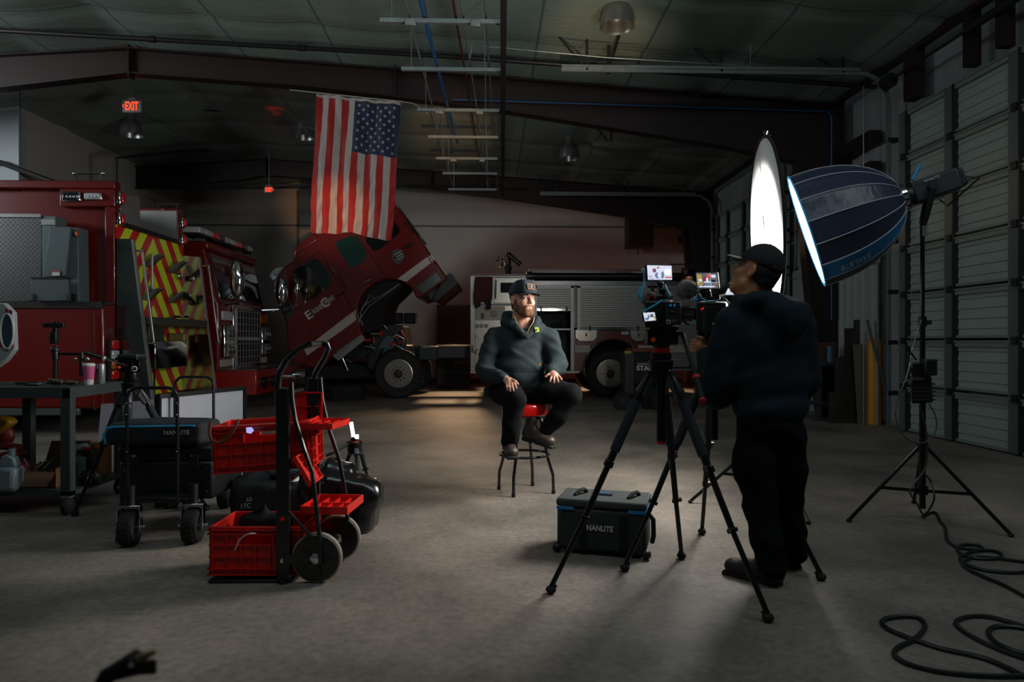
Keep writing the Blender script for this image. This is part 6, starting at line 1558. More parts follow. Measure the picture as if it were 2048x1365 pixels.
def hardcase(name, label, x0, x1, y0, y1, d0, dep, m_, rad=.02):
    a, b_ = atd(x0, y1, d0), atd(x1, y0, d0); t = T(name, label, 'hard case', ((a.x + b_.x) / 2, (a.y + b_.y) / 2 + dep / 2, a.z))
    zm = a.z + (b_.z - a.z) * .72
    MB().bb(a.x, b_.x, a.y, a.y + dep, a.z, zm).build('case_body', m_, t, bevel=rad)
    MB().bb(a.x - .004, b_.x + .004, a.y - .004, a.y + dep, zm, b_.z).build('case_lid', m_, t, bevel=rad)
    for f in (.18, .8):
        x = a.x + (b_.x - a.x) * f
        MB().bb(x - .03, x + .03, a.y - .014, a.y - .002, zm - .05, zm + .04).build('latch', BLACK, t, bevel=.004)
        MB().bb(x - .012, x + .012, a.y - .018, a.y - .012, zm + .028, zm + .042).build('latch_pin', CHROME, t)
    for x, z in ((a.x + .04, a.z + .05), (a.x + .04, zm - .06), (b_.x - .04, a.z + .05), (b_.x - .04, zm - .04)): MB().ball((x, a.y - .002, z), .004, 8, 6).build('rivet', CHROME, t)
    return t
hardcase('hard_case', 'black hard case with bright rivets loaded on the platform cart', 236, 424, 893, 1001, 4.2, .5, mat('case_black', '090a0b', .5))
# light bag on top of the case
bgz = atd(300, 890, 4.2).z; A_ = atd(222, 885, 4.2); B_ = atd(424, 878, 4.3)
lb_ = T('light_bag', 'long dark bag with bright blue piping lying on the black hard case', 'bag', ((A_.x + B_.x) / 2, 4.4, bgz))
s = SDF((A_.x - .05, 4.1, bgz - .02), (B_.x + .08, 4.62, bgz + .18), .008)
s.rbox(((A_.x + B_.x) / 2, 4.36, bgz + .07), ((B_.x - A_.x) / 2 + .0, .16, .068), .035, k=.01).wrinkle(.004, (20, 20, 30), 4)
s.build('bag_body', mat('bag_charcoal', '15191f', .8, bump=.3, bscale=120), lb_, 2)
pz = bgz + .118
MB().tube([(A_.x + .0, 4.22, bgz + .02), (A_.x - .004, 4.21, bgz + .07), (A_.x + .02, 4.205, bgz + .11), (A_.x + .06, 4.2, pz), (B_.x - .04, 4.2, pz + .006)], [.012, .011, .009, .007, .006], 8).build('blue_piping', mat('piping_blue', '2ba0d8', .4), lb_)
lettering('NANLITE', (A_.x + .36, 4.192, bgz + .07), (1, 0, .02), (0, 0, 1), .026, INK, lb_, ext=.001, width=.15)

# ---- hand truck and red crates
CR = mat('crate_red', 'cc1c12', .42, bump=.05, bscale=20); CRB = mat('crate_red_bright', 'dc2012', .4)
def crate(label, M_, w_=.47, d_=.30, h_=.25, name='plastic_crate'):
    """ribbed stacking crate with hand holes, built from thin walls"""
    o = M_.translation
    t = T(name, label, 'crate', tuple(o), group='red crates on the hand truck')
    th = .006; sh = MB(M_); hx, hy = w_ / 2, d_ / 2
    sh.bb(-hx, hx, -hy, hy, 0, th)
    for s_ in (-1, 1):
        y = s_ * hy; y0, y1 = min(y, y - s_ * th), max(y, y - s_ * th)
        sh.bb(-hx, hx, y0, y1, 0, h_ * .62); sh.bb(-hx, -.09, y0, y1, h_ * .62, h_); sh.bb(.09, hx, y0, y1, h_ * .62, h_); sh.bb(-.09, .09, y0, y1, h_ * .86, h_)
        x = s_ * hx; x0, x1 = min(x, x - s_ * th), max(x, x - s_ * th)
        sh.bb(x0, x1, -hy, hy, 0, h_ * .62); sh.bb(x0, x1, -hy, -.06, h_ * .62, h_); sh.bb(x0, x1, .06, hy, h_ * .62, h_); sh.bb(x0, x1, -.06, .06, h_ * .86, h_)
    sh.build('shell', CR, t)
    rb = MB(M_)
    for z in (0.0, .03, h_ * .38, h_ * .62, h_ * .86, h_ - .012):
        e = .014 if z in (0.0, .03) or z > h_ * .8 else .009
        for s_ in (-1, 1):
            if abs(z - h_ * .86) < .001 or abs(z - h_ * .62) < .001 or True:
                rb.box((0, s_ * (hy + e / 2), z + .003), (w_ + 2 * e, e, .006)); rb.box((s_ * (hx + e / 2), 0, z + .003), (e, d_ + 2 * e, .006))
    for s_ in (-1, 1):
        for x in np.linspace(-hx + .01, hx - .01, 7): 
            if abs(x) > .085: rb.box((x, s_ * (hy + .006), h_ / 2), (.006, .012, h_))
            else: rb.box((x, s_ * (hy + .006), h_ * .31), (.006, .012, h_ * .62))
        for y in np.linspace(-hy + .01, hy - .01, 5): 
            if abs(y) > .055: rb.box((s_ * (hx + .006), y, h_ / 2), (.012, .006, h_))
        for x in (-.09, .09): rb.box((x, s_ * (hy + .006), h_ * .74), (.008, .014, h_ * .26))
    rb.build('ribs', CR, t)
    MB(M_).tube([(-hx, -hy, h_), (hx, -hy, h_), (hx, hy, h_), (-hx, hy, h_)], .009, 6, closed=True).build('rim', CRB, t)
    return t
HZ = lambda r, d, z: rc(r, d, z)
c_lo = rc(-1.30, 3.62, .03)
LOW = Matrix.Translation(c_lo) @ rotm(z=-2)
crate('lower red crate standing on the hand truck toe, with black cloth and a white cable', LOW, .46, .30, .24)
U_ = rc(-1.285, 3.64, .555)
UPM = Matrix.Translation(U_) @ rotm(z=3, y=-3)
crate('upper red crate held between the hand truck rails, with a brown strap', UPM, .48, .28, .235)
def tray(label, M_, w_, d_, h_=.03):
    t = T('crate_lid', label, 'crate lid', tuple(M_.translation), group='red crate lids')
    mb = MB(M_).bb(-w_ / 2, w_ / 2, -d_ / 2, d_ / 2, 0, .005)
    mb.build('panel', CRB, t)
    r_ = MB(M_)
    for s_ in (-1, 1): r_.bb(-w_ / 2, w_ / 2, s_ * d_ / 2 - .004, s_ * d_ / 2 + .004, 0, h_); r_.bb(s_ * w_ / 2 - .004, s_ * w_ / 2 + .004, -d_ / 2, d_ / 2, 0, h_)
    for k in range(1, 4): r_.bb(-w_ / 2 + w_ * k / 4 - .002, -w_ / 2 + w_ * k / 4 + .002, -d_ / 2, d_ / 2, 0, h_ * .7)
    r_.bb(-w_ / 2, w_ / 2, -.003, .003, 0, h_ * .7)
    r_.build('rim', CRB, t)
    return t
tray('red lid folded out flat to the right of the upper crate', Matrix.Translation(rc(-1.0, 3.6, .77)) @ rotm(z=-8), .2, .26)
tray('red lattice lid standing upright behind the hand truck rails', Matrix.Translation(rc(-1.16, 3.78, .86)) @ rotm(x=90), .22, .15, .02)
tray('red lid sloping out over the wheels of the hand truck', Matrix.Translation(rc(-.95, 3.62, .335)) @ rotm(z=-6, x=0), .24, .28, .04)
tray('red flap hanging below the upper crate between the rails', Matrix.Translation(rc(-1.06, 3.52, .56)) @ rotm(y=60), .16, .22, .02)
ht = T('hand_truck', 'black hand truck with curved handle loop and two large wheels, loaded with red crates', 'hand truck', tuple(rc(-1.12, 3.6)))
HM_ = mat('truck_black', '0e1012', .38, coat=.25)
zt1 = atd(565, 770, 3.42).z
NR = lambda px, py, d=3.42: atd(px, py, d)
FRr = lambda px, py: atd(px, py, 3.78)
for base, top_, dd in ((rc(-1.15, 3.43, .02), NR(566, 775), 3.42), (rc(-1.15, 3.8, .02), FRr(634, 755) + Vector((-.02, 0, 0)), 3.78)):
    base.x = top_.x
    r_ = MB().bar(base, top_, .068, .03, up=(0, 1, 0)).build('rail', HM_, ht, bevel=.008)
    for z in (.12, .33, .56, .8): MB().cyl(Vector((base.x + .0, base.y - .02, z)), Vector((base.x, base.y - .012, z)), .012, n=10).build('rivet', CRB if z in (.33, .56, .8) else CHROME, r_)
nearp = [NR(557, 830), NR(556, 770), NR(558, 748), NR(572, 722), NR(598, 697), NR(618, 689)]; farp = [FRr(640, 688), FRr(655, 689), FRr(657, 697), FRr(650, 715), FRr(632, 745), FRr(626, 765), FRr(626, 830)]
MB().tube(nearp + farp, .016, 12).build('handle_loop', HM_, ht)
# curved rear struts to the axle
MB().tube([NR(582, 765), NR(584, 800), NR(590, 840), NR(608, 900), NR(624, 945), NR(632, 1010), NR(640, 1085), NR(641, 1130)], .012, 8).build('rear_strut', HM_, ht)
MB().tube([FRr(640, 755), FRr(644, 800), FRr(655, 850), FRr(680, 925), FRr(690, 985), FRr(695, 1040)], .012, 8).build('rear_strut', HM_, ht)
MB().bar(NR(571, 1018), NR(628, 1080), .012, .02, up=(0, 1, 0)).build('brace', HM_, ht)
MB().bb(rc(-1.42, 0).x, rc(-1.0, 0).x, 3.47, 3.8, .005, .016).build('toe_plate', HM_, ht, bevel=.003)
for z in (.02, .5, .95): MB().cyl(Vector((NR(566, 775).x, 3.44, z)), Vector((NR(566, 775).x, 3.8, z)), .012, n=10).build('cross_bar', HM_, ht)
TRD = mat('tyre_tan', '8c8378', .7)
for c_ in (rc(-.985, 3.45, .127), rc(-.97, 3.80, .127)):
    Mx = Matrix.Translation(c_) @ rotm(x=90)
    w_ = MB().lathe([(.03, -.02), (.085, -.024), (.114, -.022), (.116, -.02), (.116, .02), (.114, .022), (.085, .024), (.03, .02)], 44, Mx).build('wheel', HM_, ht)
    MB().lathe([(.115, -.02), (.125, -.014), (.127, 0), (.125, .014), (.115, .02)], 44, Mx, cap=False).build('tyre', TRD, w_)
    MB().lathe([(.001, .034), (.012, .034), (.03, .026), (.03, -.026), (.012, -.034), (.001, -.034)], 20, Mx).build('hub', CHROME, w_)
    for k in range(5): MB(Mx @ rotm(z=k * 72)).box((.055, 0, .024), (.06, .014, .008)).build('spoke', BLACK, w_)
MB().cyl(rc(-.985, 3.43, .127), rc(-.97, 3.83, .127), .01, n=10).build('axle', CHROME, ht)
MB().bar(Vector((NR(566, 775).x, 3.45, .13)), rc(-.985, 3.48, .127), .03, .05).bar(Vector((NR(566, 775).x, 3.8, .13)), rc(-.97, 3.76, .127), .03, .05).build('axle_bracket', HM_, ht)
# contents
cl = T('black_cloth', 'black cloth peaked over the lower red crate', 'cloth', tuple(c_lo + Vector((-.06, 0, .2))))
s = SDF(c_lo + Vector((-.2, -.14, .19)), c_lo + Vector((.2, .14, .4)), .007); g0 = np.array(c_lo)
s.cone(g0 + (-.1, -.02, .235), g0 + (.1, 0, .235), .045, .045, .03).cone(g0 + (-.03, .0, .25), g0 + (-.01, 0, .33), .06, .012, .03).wrinkle(.006, (26, 26, 26), 5)
s.build('cloth', mat('cloth_charcoal', '121417', .9), cl, 2)
cable('white charging cable with plug hanging over the front of the lower red crate', [atd(512, 1068, 3.45), atd(500, 1068, 3.42), atd(488, 1073, 3.42), atd(478, 1083, 3.42), atd(472, 1096, 3.42), atd(470, 1101, 3.42)], .0028, mat('cable_white', 'd0d0d0', .5), 'charging_cable')
cable('brown strap draped over the upper red crate', [atd(478, 840, 3.44), atd(470, 856, 3.42), atd(455, 876, 3.42), atd(440, 886, 3.42), atd(425, 882, 3.42), atd(419, 866, 3.42), atd(421, 844, 3.43)], .008, mat('strap_brown', '6a3428', .8), 'strap', cat='strap')
pc_ = T('paper_roll', 'small pack with a white band resting by the upper crate on the dark bags', 'roll', tuple(atd(584, 968, 4.25)))
MB().cyl(atd(584, 968, 4.25), atd(584, 946, 4.25), .04, n=24).build('roll', BLACK, pc_); MB().cyl(atd(584, 962, 4.25), atd(584, 953, 4.25), .042, n=24).build('white_band', INK, pc_)
# phone light in the upper crate
MB().prism([atd(x, y, 3.43) for x, y in ((492, 856), (502, 855), (507, 862), (501, 868), (493, 866))], (0, .006, 0)).build('phone_screen', mat('phone_screen', 'b8b8ff', .3, emit=.8))
tag(bpy.data.objects['phone_screen'], 'glowing pale phone screen peeking from the upper red crate', 'phone')

# ---- dark bags behind the hand truck
def bag(name, label, fn, lo, hi, m_, res=.012, loc=None, wr=.007, sd_=1):
    t = T(name, label, 'bag', tuple(loc)); s = SDF(lo, hi, res); fn(s); s.wrinkle(wr, (18, 18, 18), sd_)
    s.clip(lambda X, Y, Z: .004 - Z)
    s.build('bag_body', m_, t, 2); return t
p = rc(-1.45, 4.62)
bt_ = bag('duffel_bag', 'large black duffel with pale numbers behind the red crates', lambda s: s.rbox(p + Vector((0, 0, .17)), (.42, .2, .16), .1, k=.02).cone(p + Vector((-.3, -.1, .33)), p + Vector((.2, -.1, .36)), .03, .03, .03), p + Vector((-.55, -.35, -.03)), p + Vector((.55, .35, .45)), mat('duffel_black', '0d1012', .6, bump=.2, bscale=60), loc=p, sd_=2)
lettering('65', atd(493, 1004, 4.38), (1, 0, .1), (0, 0, 1), .026, mat('print_pale', 'a0a8b0', .6), bt_, ext=.001)
lettering('17C', atd(482, 1018, 4.38), (1, 0, .1), (0, 0, 1), .03, mat('print_pale', 'a0a8b0', .6), bt_, ext=.001)
p = rc(-1.06, 4.45)
bag('glossy_bag', 'shiny black equipment cover slumped beside the small lit tripod', lambda s: s.rbox(p + Vector((.0, 0, .16)), (.2, .16, .2), .09, rotm(y=12), k=.04).rbox(p + Vector((-.14, .08, .2)), (.16, .14, .2), .08, rotm(y=-25), k=.04).rbox(p + Vector((-.08, .05, .36)), (.1, .08, .07), .04, rotm(y=20), k=.03).wrinkle(.006, (14, 14, 22), 9), p + Vector((-.4, -.3, -.03)), p + Vector((.35, .35, .55)), mat('glossy_black', '0a0c0d', .25, coat=.4), loc=p, wr=.006, sd_=8)
p = rc(-1.62, 4.4)
bag('blue_pouch', 'teal blue pouch lying on top of the black duffel', lambda s: s.rbox(Vector((rc(-1.45, 4.5).x, rc(-1.45, 4.5).y, .365)), (.14, .07, .025), .02, k=.01), rc(-1.7, 4.35, .3), rc(-1.2, 4.7, .45), mat('pouch_teal', '1d4a5c', .7), loc=rc(-1.45, 4.5, .34), wr=.003, res=.008)

# ---- small lit tube on a little tripod
TP4 = atd(709, 893, 5.15)
t4 = tripod('mini_tripod', 'small black tripod with red ring carrying a glowing light, left of the stool', TP4, [G(745, 997), G(719, 1014), G(672, 985)], .4, grp='camera tripods', r=.009)
MB().cyl(TP4 + Vector((0, 0, .03)), TP4 + Vector((0, 0, .04)), .03, n=16).build('red_ring', REDK, t4)
sl_ = T('small_light', 'small glowing white light on the mini tripod', 'light', tuple(TP4 + Vector((0, 0, .04))))
GLOW = mat('light_glow', 'f4f4ff', .3, emit=9.0)
MB().ball(TP4 + Vector((0, 0, .055)), .03).build('ball_head', BLACK, sl_)
MB().bar(atd(708, 881, 5.15), atd(702, 844, 5.15), .035, .02, up=(0, 1, 0)).build('light_body', BLACK, sl_, bevel=.004)
MB().bar(atd(708, 880, 5.133), atd(702, 845, 5.133), .026, .006, up=(0, 1, 0)).build('light_face', GLOW, sl_)
MB().box(atd(713, 874, 5.13), (.03, .01, .03)).build('light_face', GLOW, sl_)
MB().tube([atd(698, 888, 5.1), atd(680, 900, 5.05), atd(652, 911, 5.0)], .007, 8).build('arm_rod', BLACK, t4)
MB().cyl(atd(668, 906, 5.02), atd(651, 912, 5.0), .011, n=10).build('arm_grip', BLACK, t4)

# ---- things on the lower shelf
SZ = .166
CB = mat('cardboard', '4f3621', .85, var=.08, vscale=10)
bxx = T('cardboard_box', 'open cardboard box of small metal tools on the workbench lower shelf', 'cardboard box', tuple(atd(95, 960, 5.0) * Vector((1, 1, 0)) + Vector((0, 0, SZ))))
x0, x1, y0_ = atd(60, 0, 5).x, atd(132, 0, 5).x, 4.98
MB().bb(x0, x1, y0_, y0_ + .006, SZ, SZ + .12).bb(x0, x1, y0_ + .3, y0_ + .306, SZ, SZ + .16).bb(x0, x0 + .006, y0_, y0_ + .3, SZ, SZ + .14).bb(x1 - .006, x1, y0_, y0_ + .3, SZ, SZ + .14).bb(x0, x1, y0_, y0_ + .3, SZ, SZ + .006).build('box_walls', CB, bxx)
MB().hexa([(x0 - .03, y0_ - .1, SZ + .03), (x1, y0_ - .1, SZ + .03), (x1, y0_ - .1, SZ + .036), (x0 - .03, y0_ - .1, SZ + .036)], [(x0, y0_, SZ + .115), (x1, y0_, SZ + .115), (x1, y0_ + .006, SZ + .12), (x0, y0_ + .006, SZ + .12)]).build('front_flap', CB, bxx)
MB().hexa([(x0, y0_ + .3, SZ + .15), (x1, y0_ + .3, SZ + .15), (x1, y0_ + .306, SZ + .15), (x0, y0_ + .306, SZ + .15)], [(x0 + .02, y0_ + .34, SZ + .29), (x1 + .05, y0_ + .34, SZ + .29), (x1 + .05, y0_ + .346, SZ + .29), (x0 + .02, y0_ + .346, SZ + .29)]).build('back_flap', CB, bxx)
for i in range(6):
    a = Vector((x0 + .03 + .035 * i, y0_ + .08 + .03 * (i % 3), SZ + .13)); 
    tag(MB().cyl(a, a + Vector((.05 * (1 if i % 2 else -1), .02, .07 - .02 * (i % 3))), .007, n=8).cyl(a + Vector((0, 0, -.12)), a, .006, n=6).build('hand_tool', CHROME), 'shiny metal tool sticking up in the open cardboard box', 'tool', 'small tools in the cardboard box')
bxx = T('cardboard_box', 'tan cardboard box at the right end of the workbench lower shelf', 'cardboard box', tuple(atd(205, 950, 5.4) * Vector((1, 1, 0)) + Vector((0, 0, SZ))))
xa = atd(205, 0, 5.42).x
MB().bb(xa - .085, xa + .1 - .03, 5.3, 5.52, SZ, SZ + .25).build('box', mat('cardboard_warm', '7a4c20', .85), bxx)
MB().bb(xa - .085, xa + .07, 5.29, 5.3, SZ + .2, SZ + .26).build('flap', CB, bxx)
vac = T('shop_tool', 'white, red and black power tool on the workbench lower shelf', 'power tool', tuple(atd(165, 940, 5.2) * Vector((1, 1, 0)) + Vector((0, 0, SZ))))
v0 = vac.location
MB().tube([v0 + Vector((-.07, 0, .2)), v0 + Vector((-.04, 0, .24)), v0 + Vector((.02, 0, .25)), v0 + Vector((.06, 0, .22))], .028, 10).build('top_handle', mat('tool_white', '9a9ea0', .4), vac)
MB().box(v0 + Vector((.045, -.01, .235)), (.06, .05, .03)).build('red_cap', mat('tool_red', 'a01a14', .4), vac, bevel=.008)
MB().box(v0 + Vector((-.0, 0, .09)), (.1, .1, .17)).build('body', mat('tool_grey_blue', '57656c', .5), vac, bevel=.01)
MB().box(v0 + Vector((.085, -.02, .12)), (.05, .08, .23)).build('motor', BLACK, vac, bevel=.012)
mo = T('hand_lamp', 'round black lamp lying on the workbench lower shelf before the tan box', 'lamp', tuple(atd(188, 962, 5.0) * Vector((1, 1, 0)) + Vector((0, 0, SZ))))
v0 = mo.location
MB().cyl(v0 + Vector((-.08, 0, .055)), v0 + Vector((.03, 0, .05)), .05, .05, n=20).cyl(v0 + Vector((.03, 0, .05)), v0 + Vector((.06, 0, .05)), .05, .04, n=20).build('shell', BLACK, mo)
MB().cyl(v0 + Vector((.0, -.045, .055)), v0 + Vector((.005, -.05, .055)), .025, n=16).build('lens', mat('lens_amber_dim', '6a5c3c', .3), mo)
jg = T('plastic_jug', 'grey plastic jug with small label at the lower left edge', 'jug', tuple(atd(14, 985, 4.72) * Vector((1, 1, 0)) + Vector((0, 0, SZ))))
v0 = jg.location; JM = mat('jug_grey', '6c7a80', .4)
MB().bb(v0.x - .1, v0.x + .05, v0.y - .0, v0.y + .12, v0.z, v0.z + .18).build('jug_body', JM, jg, bevel=.03)
MB().prism([v0 + Vector((-.08, 0.02, .17)), v0 + Vector((.045, 0.02, .17)), v0 + Vector((.03, .02, .24)), v0 + Vector((-.02, .02, .27)), v0 + Vector((-.06, .02, .25))], (0, .07, 0)).build('shoulder', JM, jg, bevel=.015)
MB().cyl(v0 + Vector((.0, .05, .25)), v0 + Vector((0, .05, .3)), .022, n=16).build('cap', JM, jg)
MB().bb(v0.x + .02, v0.x + .048, v0.y - .004, v0.y, v0.z + .04, v0.z + .12).build('label', mat('jug_label', 'a8b0b2', .6), jg)
RDG = mat('gear_red', '6a1f18', .5); 
rg = T('red_leather_bundle', 'bundle of dark red folded gear on the workbench lower shelf at the left edge', 'gear', tuple(atd(20, 960, 5.1) * Vector((1, 1, 0)) + Vector((0, 0, SZ))))
v0 = rg.location; g0 = np.array(v0); s = SDF(v0 + Vector((-.2, -.12, -.02)), v0 + Vector((.2, .14, .5)), .008)
s.rbox(g0 + (.06, 0, .06), (.1, .06, .02), .015, rotm(y=-10), k=.01).rbox(g0 + (.08, 0, .13), (.07, .06, .03), .02, rotm(y=25), k=.01).rbox(g0 + (-.02, .03, .2), (.09, .07, .025), .02, rotm(y=-8), k=.01).rbox(g0 + (-.03, .03, .26), (.08, .06, .02), .02, rotm(y=6), k=.01).ell(g0 + (-.06, .03, .34), (.07, .05, .08), k=.02).rbox(g0 + (-.02, .05, .1), (.05, .05, .1), .02, k=.02)
s.build('folded_gear', RDG, rg, 2)
yw = tag(MB().prism([atd(x, y, 5.0) for x, y in ((-30, 832), (10, 836), (22, 846), (12, 856), (-30, 880))], (0, .1, 0)).build('yellow_guard', mat('guard_yellow', '8a6a10', .5), bevel=.02), 'yellow pointed plastic guard above the red gear at the left edge', 'guard')

# ================================================================== right background
YP = 10.0
def cut(name, label, pts, y, m_, cat='metal sheet', th=.008, grp=None):
    o = MB().prism([onY(a, b_, y) for a, b_ in pts], (0, th, 0)).build(name, m_); return tag(o, label, cat, grp)
TRW = tread_mat('tread_wall', '8a867c', .4, 26, 'XZ')
cut('tread_sheet', 'stepped aluminium tread plate leaning in the corner left of the yellow bollard', [(1658, 850), (1658, 786), (1670, 786), (1670, 718), (1689, 712), (1689, 657), (1716, 657), (1718, 850)], 9.95, TRW)
cut('tread_sheet', 'taller tread plate sheet right behind the stepped one, next to the yellow bollard', [(1706, 851), (1708, 640), (1734, 640), (1737, 851)], 10.1, TRW)
cut('dull_plank', 'dull grey plank leaning over the tread plates beside the yellow bollard', [(1716, 852), (1706, 690), (1729, 688), (1738, 852)], 9.9, mat('plank_grey', '5c594f', .6))
bo = onY(1752, 852, 9.8)
bl_ = T('bollard', 'yellow steel bollard in the right background by the overhead door', 'bollard', (bo.x, 9.85, 0))
MB().lathe([(.001, 0), (.097, 0), (.097, 1.235), (.08, 1.25), (.001, 1.255)], 32, Matrix.Translation((bo.x, 9.85, 0))).build('post', mat('bollard_yellow', 'b07812', .5, var=.12, vscale=9), bl_)
tag(MB().bar((5.62, 10.0, onY(1780, 498, 10).z), (bo.x + .1, 9.97, .02), .03, .02).build('leaning_pole', mat('pole_pale', '7d716a', .6)), 'thin pale pole leaning behind the yellow bollard', 'pole')
tag(MB().bar((5.46, 9.75, onY(1781, 640, 9.8).z), (bo.x + .2, 9.72, .02), .05, .02).build('leaning_batten', mat('batten_grey', '55554f', .7)), 'wider grey batten leaning right of the yellow bollard', 'batten')
wbn = T('side_workbench', 'dark workbench in the right background under the column', 'workbench', (4.35, 10.4, 0))
MB().bb(4.3, 5.2, 10.2, 10.6, .84, .9).build('tabletop', ST, wbn)
for x in (4.33, 4.95): MB().bb(x, x + .07, 10.22, 10.3, 0, .84).build('leg', ST, wbn)
MB().bb(4.3, 5.2, 10.2, 10.6, .25, .28).build('lower_shelf', ST, wbn)
q_ = onY(1657, 724, 10.35)
tag(MB().cyl((q_.x, 10.3, .9), (q_.x, 10.3, 1.14), .05, n=20).build('blue_tumbler', mat('tumbler_blue', '27566e', .45)), 'pale blue cylinder standing on the dark background workbench', 'tumbler')
tag(MB().bb(q_.x - .16, q_.x + .16, 10.42, 10.56, .9, 1.2).build('wooden_box', mat('box_brown', '4d2b17', .7)), 'brown box behind the blue cylinder on the background workbench', 'box')
# generator on wheels behind the tripods
gn = T('pressure_washer', 'black wheeled machine with red top, yellow corner and pale lettering behind the tripods', 'machine', tuple(atd(1290, 820, 12.0) * Vector((1, 1, 0))))
def g12(px, py, dd=0): return onY(px, py, 12.0 + dd)
def gb_(name, x0, x1, y0, y1, m_, y=0, th=.5, **k): return MB().bb(g12(x0, 0).x, g12(x1, 0).x, 12 + y, 12 + y + th, g12(1024, y1).z, g12(1024, y0).z).build(name, m_, gn, **k)
gp = gb_('tank', 1268, 1335, 705, 770, MATTEK, 0, .6, bevel=.03); gb_('tank_top', 1264, 1306, 697, 705, mat('top_red', '5a1410', .5), 0, .5, bevel=.01); gb_('base', 1250, 1335, 770, 800, MATTEK, .1, .4)
gb_('yellow_corner', 1249, 1262, 702, 708, mat('corner_yellow', '8a7a1a', .5), -.02, .05); gb_('panel', 1250, 1268, 704, 790, BLACK, 0, .5)
lettering('NORTH', g12(1275, 731, -.012), (1, 0, 0), (0, 0, 1), .04, INK, gp, ext=.002, width=.19)
lettering('STAR', g12(1273, 741, -.012), (1, 0, 0), (0, 0, 1), .075, INK, gp, ext=.002, off=.004, width=.3)
for x in (1244, 1318): 
    w_ = MB().lathe([(.05, -.04), (.15, -.05), (.165, 0), (.15, .05), (.05, .04)], 28, Matrix.Translation((g12(x, 0).x, 12.0, .165)) @ rotm(x=90)).build('wheel', RUBBER, gn); MB().cyl((g12(x, 0).x, 11.95, .165), (g12(x, 0).x, 12.05, .165), .06, n=16).build('hub', BLACK, w_)
gb_('support', 1290, 1305, 800, 822, MATTEK, .15, .1)
# ---- out-of-focus thing at the bottom left corner, very near the lens
nb_ = T('near_strap', 'blurred dark strap with tan tip at the bottom left corner, close to the lens', 'strap', tuple(atd(250, 1500, .95) * Vector((1, 1, 0))))
MB().tube([atd(180, 1420, .95), atd(215, 1352, .95), atd(245, 1338, .95), atd(275, 1325, .95)], [.012, .012, .014, .018], 10).build('strap', FAB, nb_)
MB().hexa([atd(268, 1352, .93), atd(314, 1350, .93), atd(314, 1350, .97), atd(268, 1352, .97)], [atd(268, 1322, .93), atd(314, 1318, .93), atd(314, 1318, .97), atd(268, 1322, .97)]).build('buckle', mat('buckle_dark', '3a3226', .8), nb_, bevel=.004)
MB().tube([atd(266, 1324, .95), atd(290, 1312, .95), atd(312, 1304, .95)], [.004, .006, .003], 8).build('tan_tip', mat('tip_tan', 'a8906c', .9), nb_)
MB().cyl(atd(262, 1331, .925), atd(262, 1331, .935), .003, n=10).build('rivet', CHROME, nb_)
f0 = atd(180, 1420, .95)
MB().tube([f0, Vector((f0.x - .05, f0.y, .4)), Vector((f0.x - .06, f0.y, .02))], .014, 10).build('strap_tail', FAB, nb_)
# ================================================================== people
SKIN = mat('skin', 'c58f78', .5, var=.06, vscale=20, bump=.08, bscale=200)
SKIN.node_tree.nodes['Principled BSDF'].inputs['Subsurface Weight'].default_value = .12
SKIN.node_tree.nodes['Principled BSDF'].inputs['Subsurface Radius'].default_value = (.012, .004, .002)
SKIN2 = mat('skin_tan', 'a8714f', .5, var=.05, vscale=20)
def multi(name, parts, m, parent, it=2):
    """several signed-distance fields meshed and joined into ONE mesh"""
    Vs, Qs, n = [], [], 0
    for s, M in parts:
        V, Q = s.mesh()
        if M is not None: A = np.array(M); V = V @ A[:3, :3].T + A[:3, 3]
        Vs.append(V); Qs.append(Q + n); n += len(V)
    V = np.concatenate(Vs); Q = np.concatenate(Qs); Mi = np.array(rootmat(parent).inverted()); V = V @ Mi[:3, :3].T + Mi[:3, 3]
    me = bpy.data.meshes.new(name); me.vertices.add(len(V)); me.vertices.foreach_set('co', V.ravel())
    me.loops.add(len(Q) * 4); me.loops.foreach_set('vertex_index', Q.ravel().astype(np.int32))
    me.polygons.add(len(Q)); me.polygons.foreach_set('loop_start', np.arange(0, len(Q) * 4, 4, dtype=np.int32)); me.update(calc_edges=True); me.validate()
    me.materials.append(m); me.shade_smooth()
    o = bpy.data.objects.new(name, me); COL.objects.link(o); o.parent = parent
    md = o.modifiers.new('smooth', 'SMOOTH'); md.factor = .5; md.iterations = it
    return o
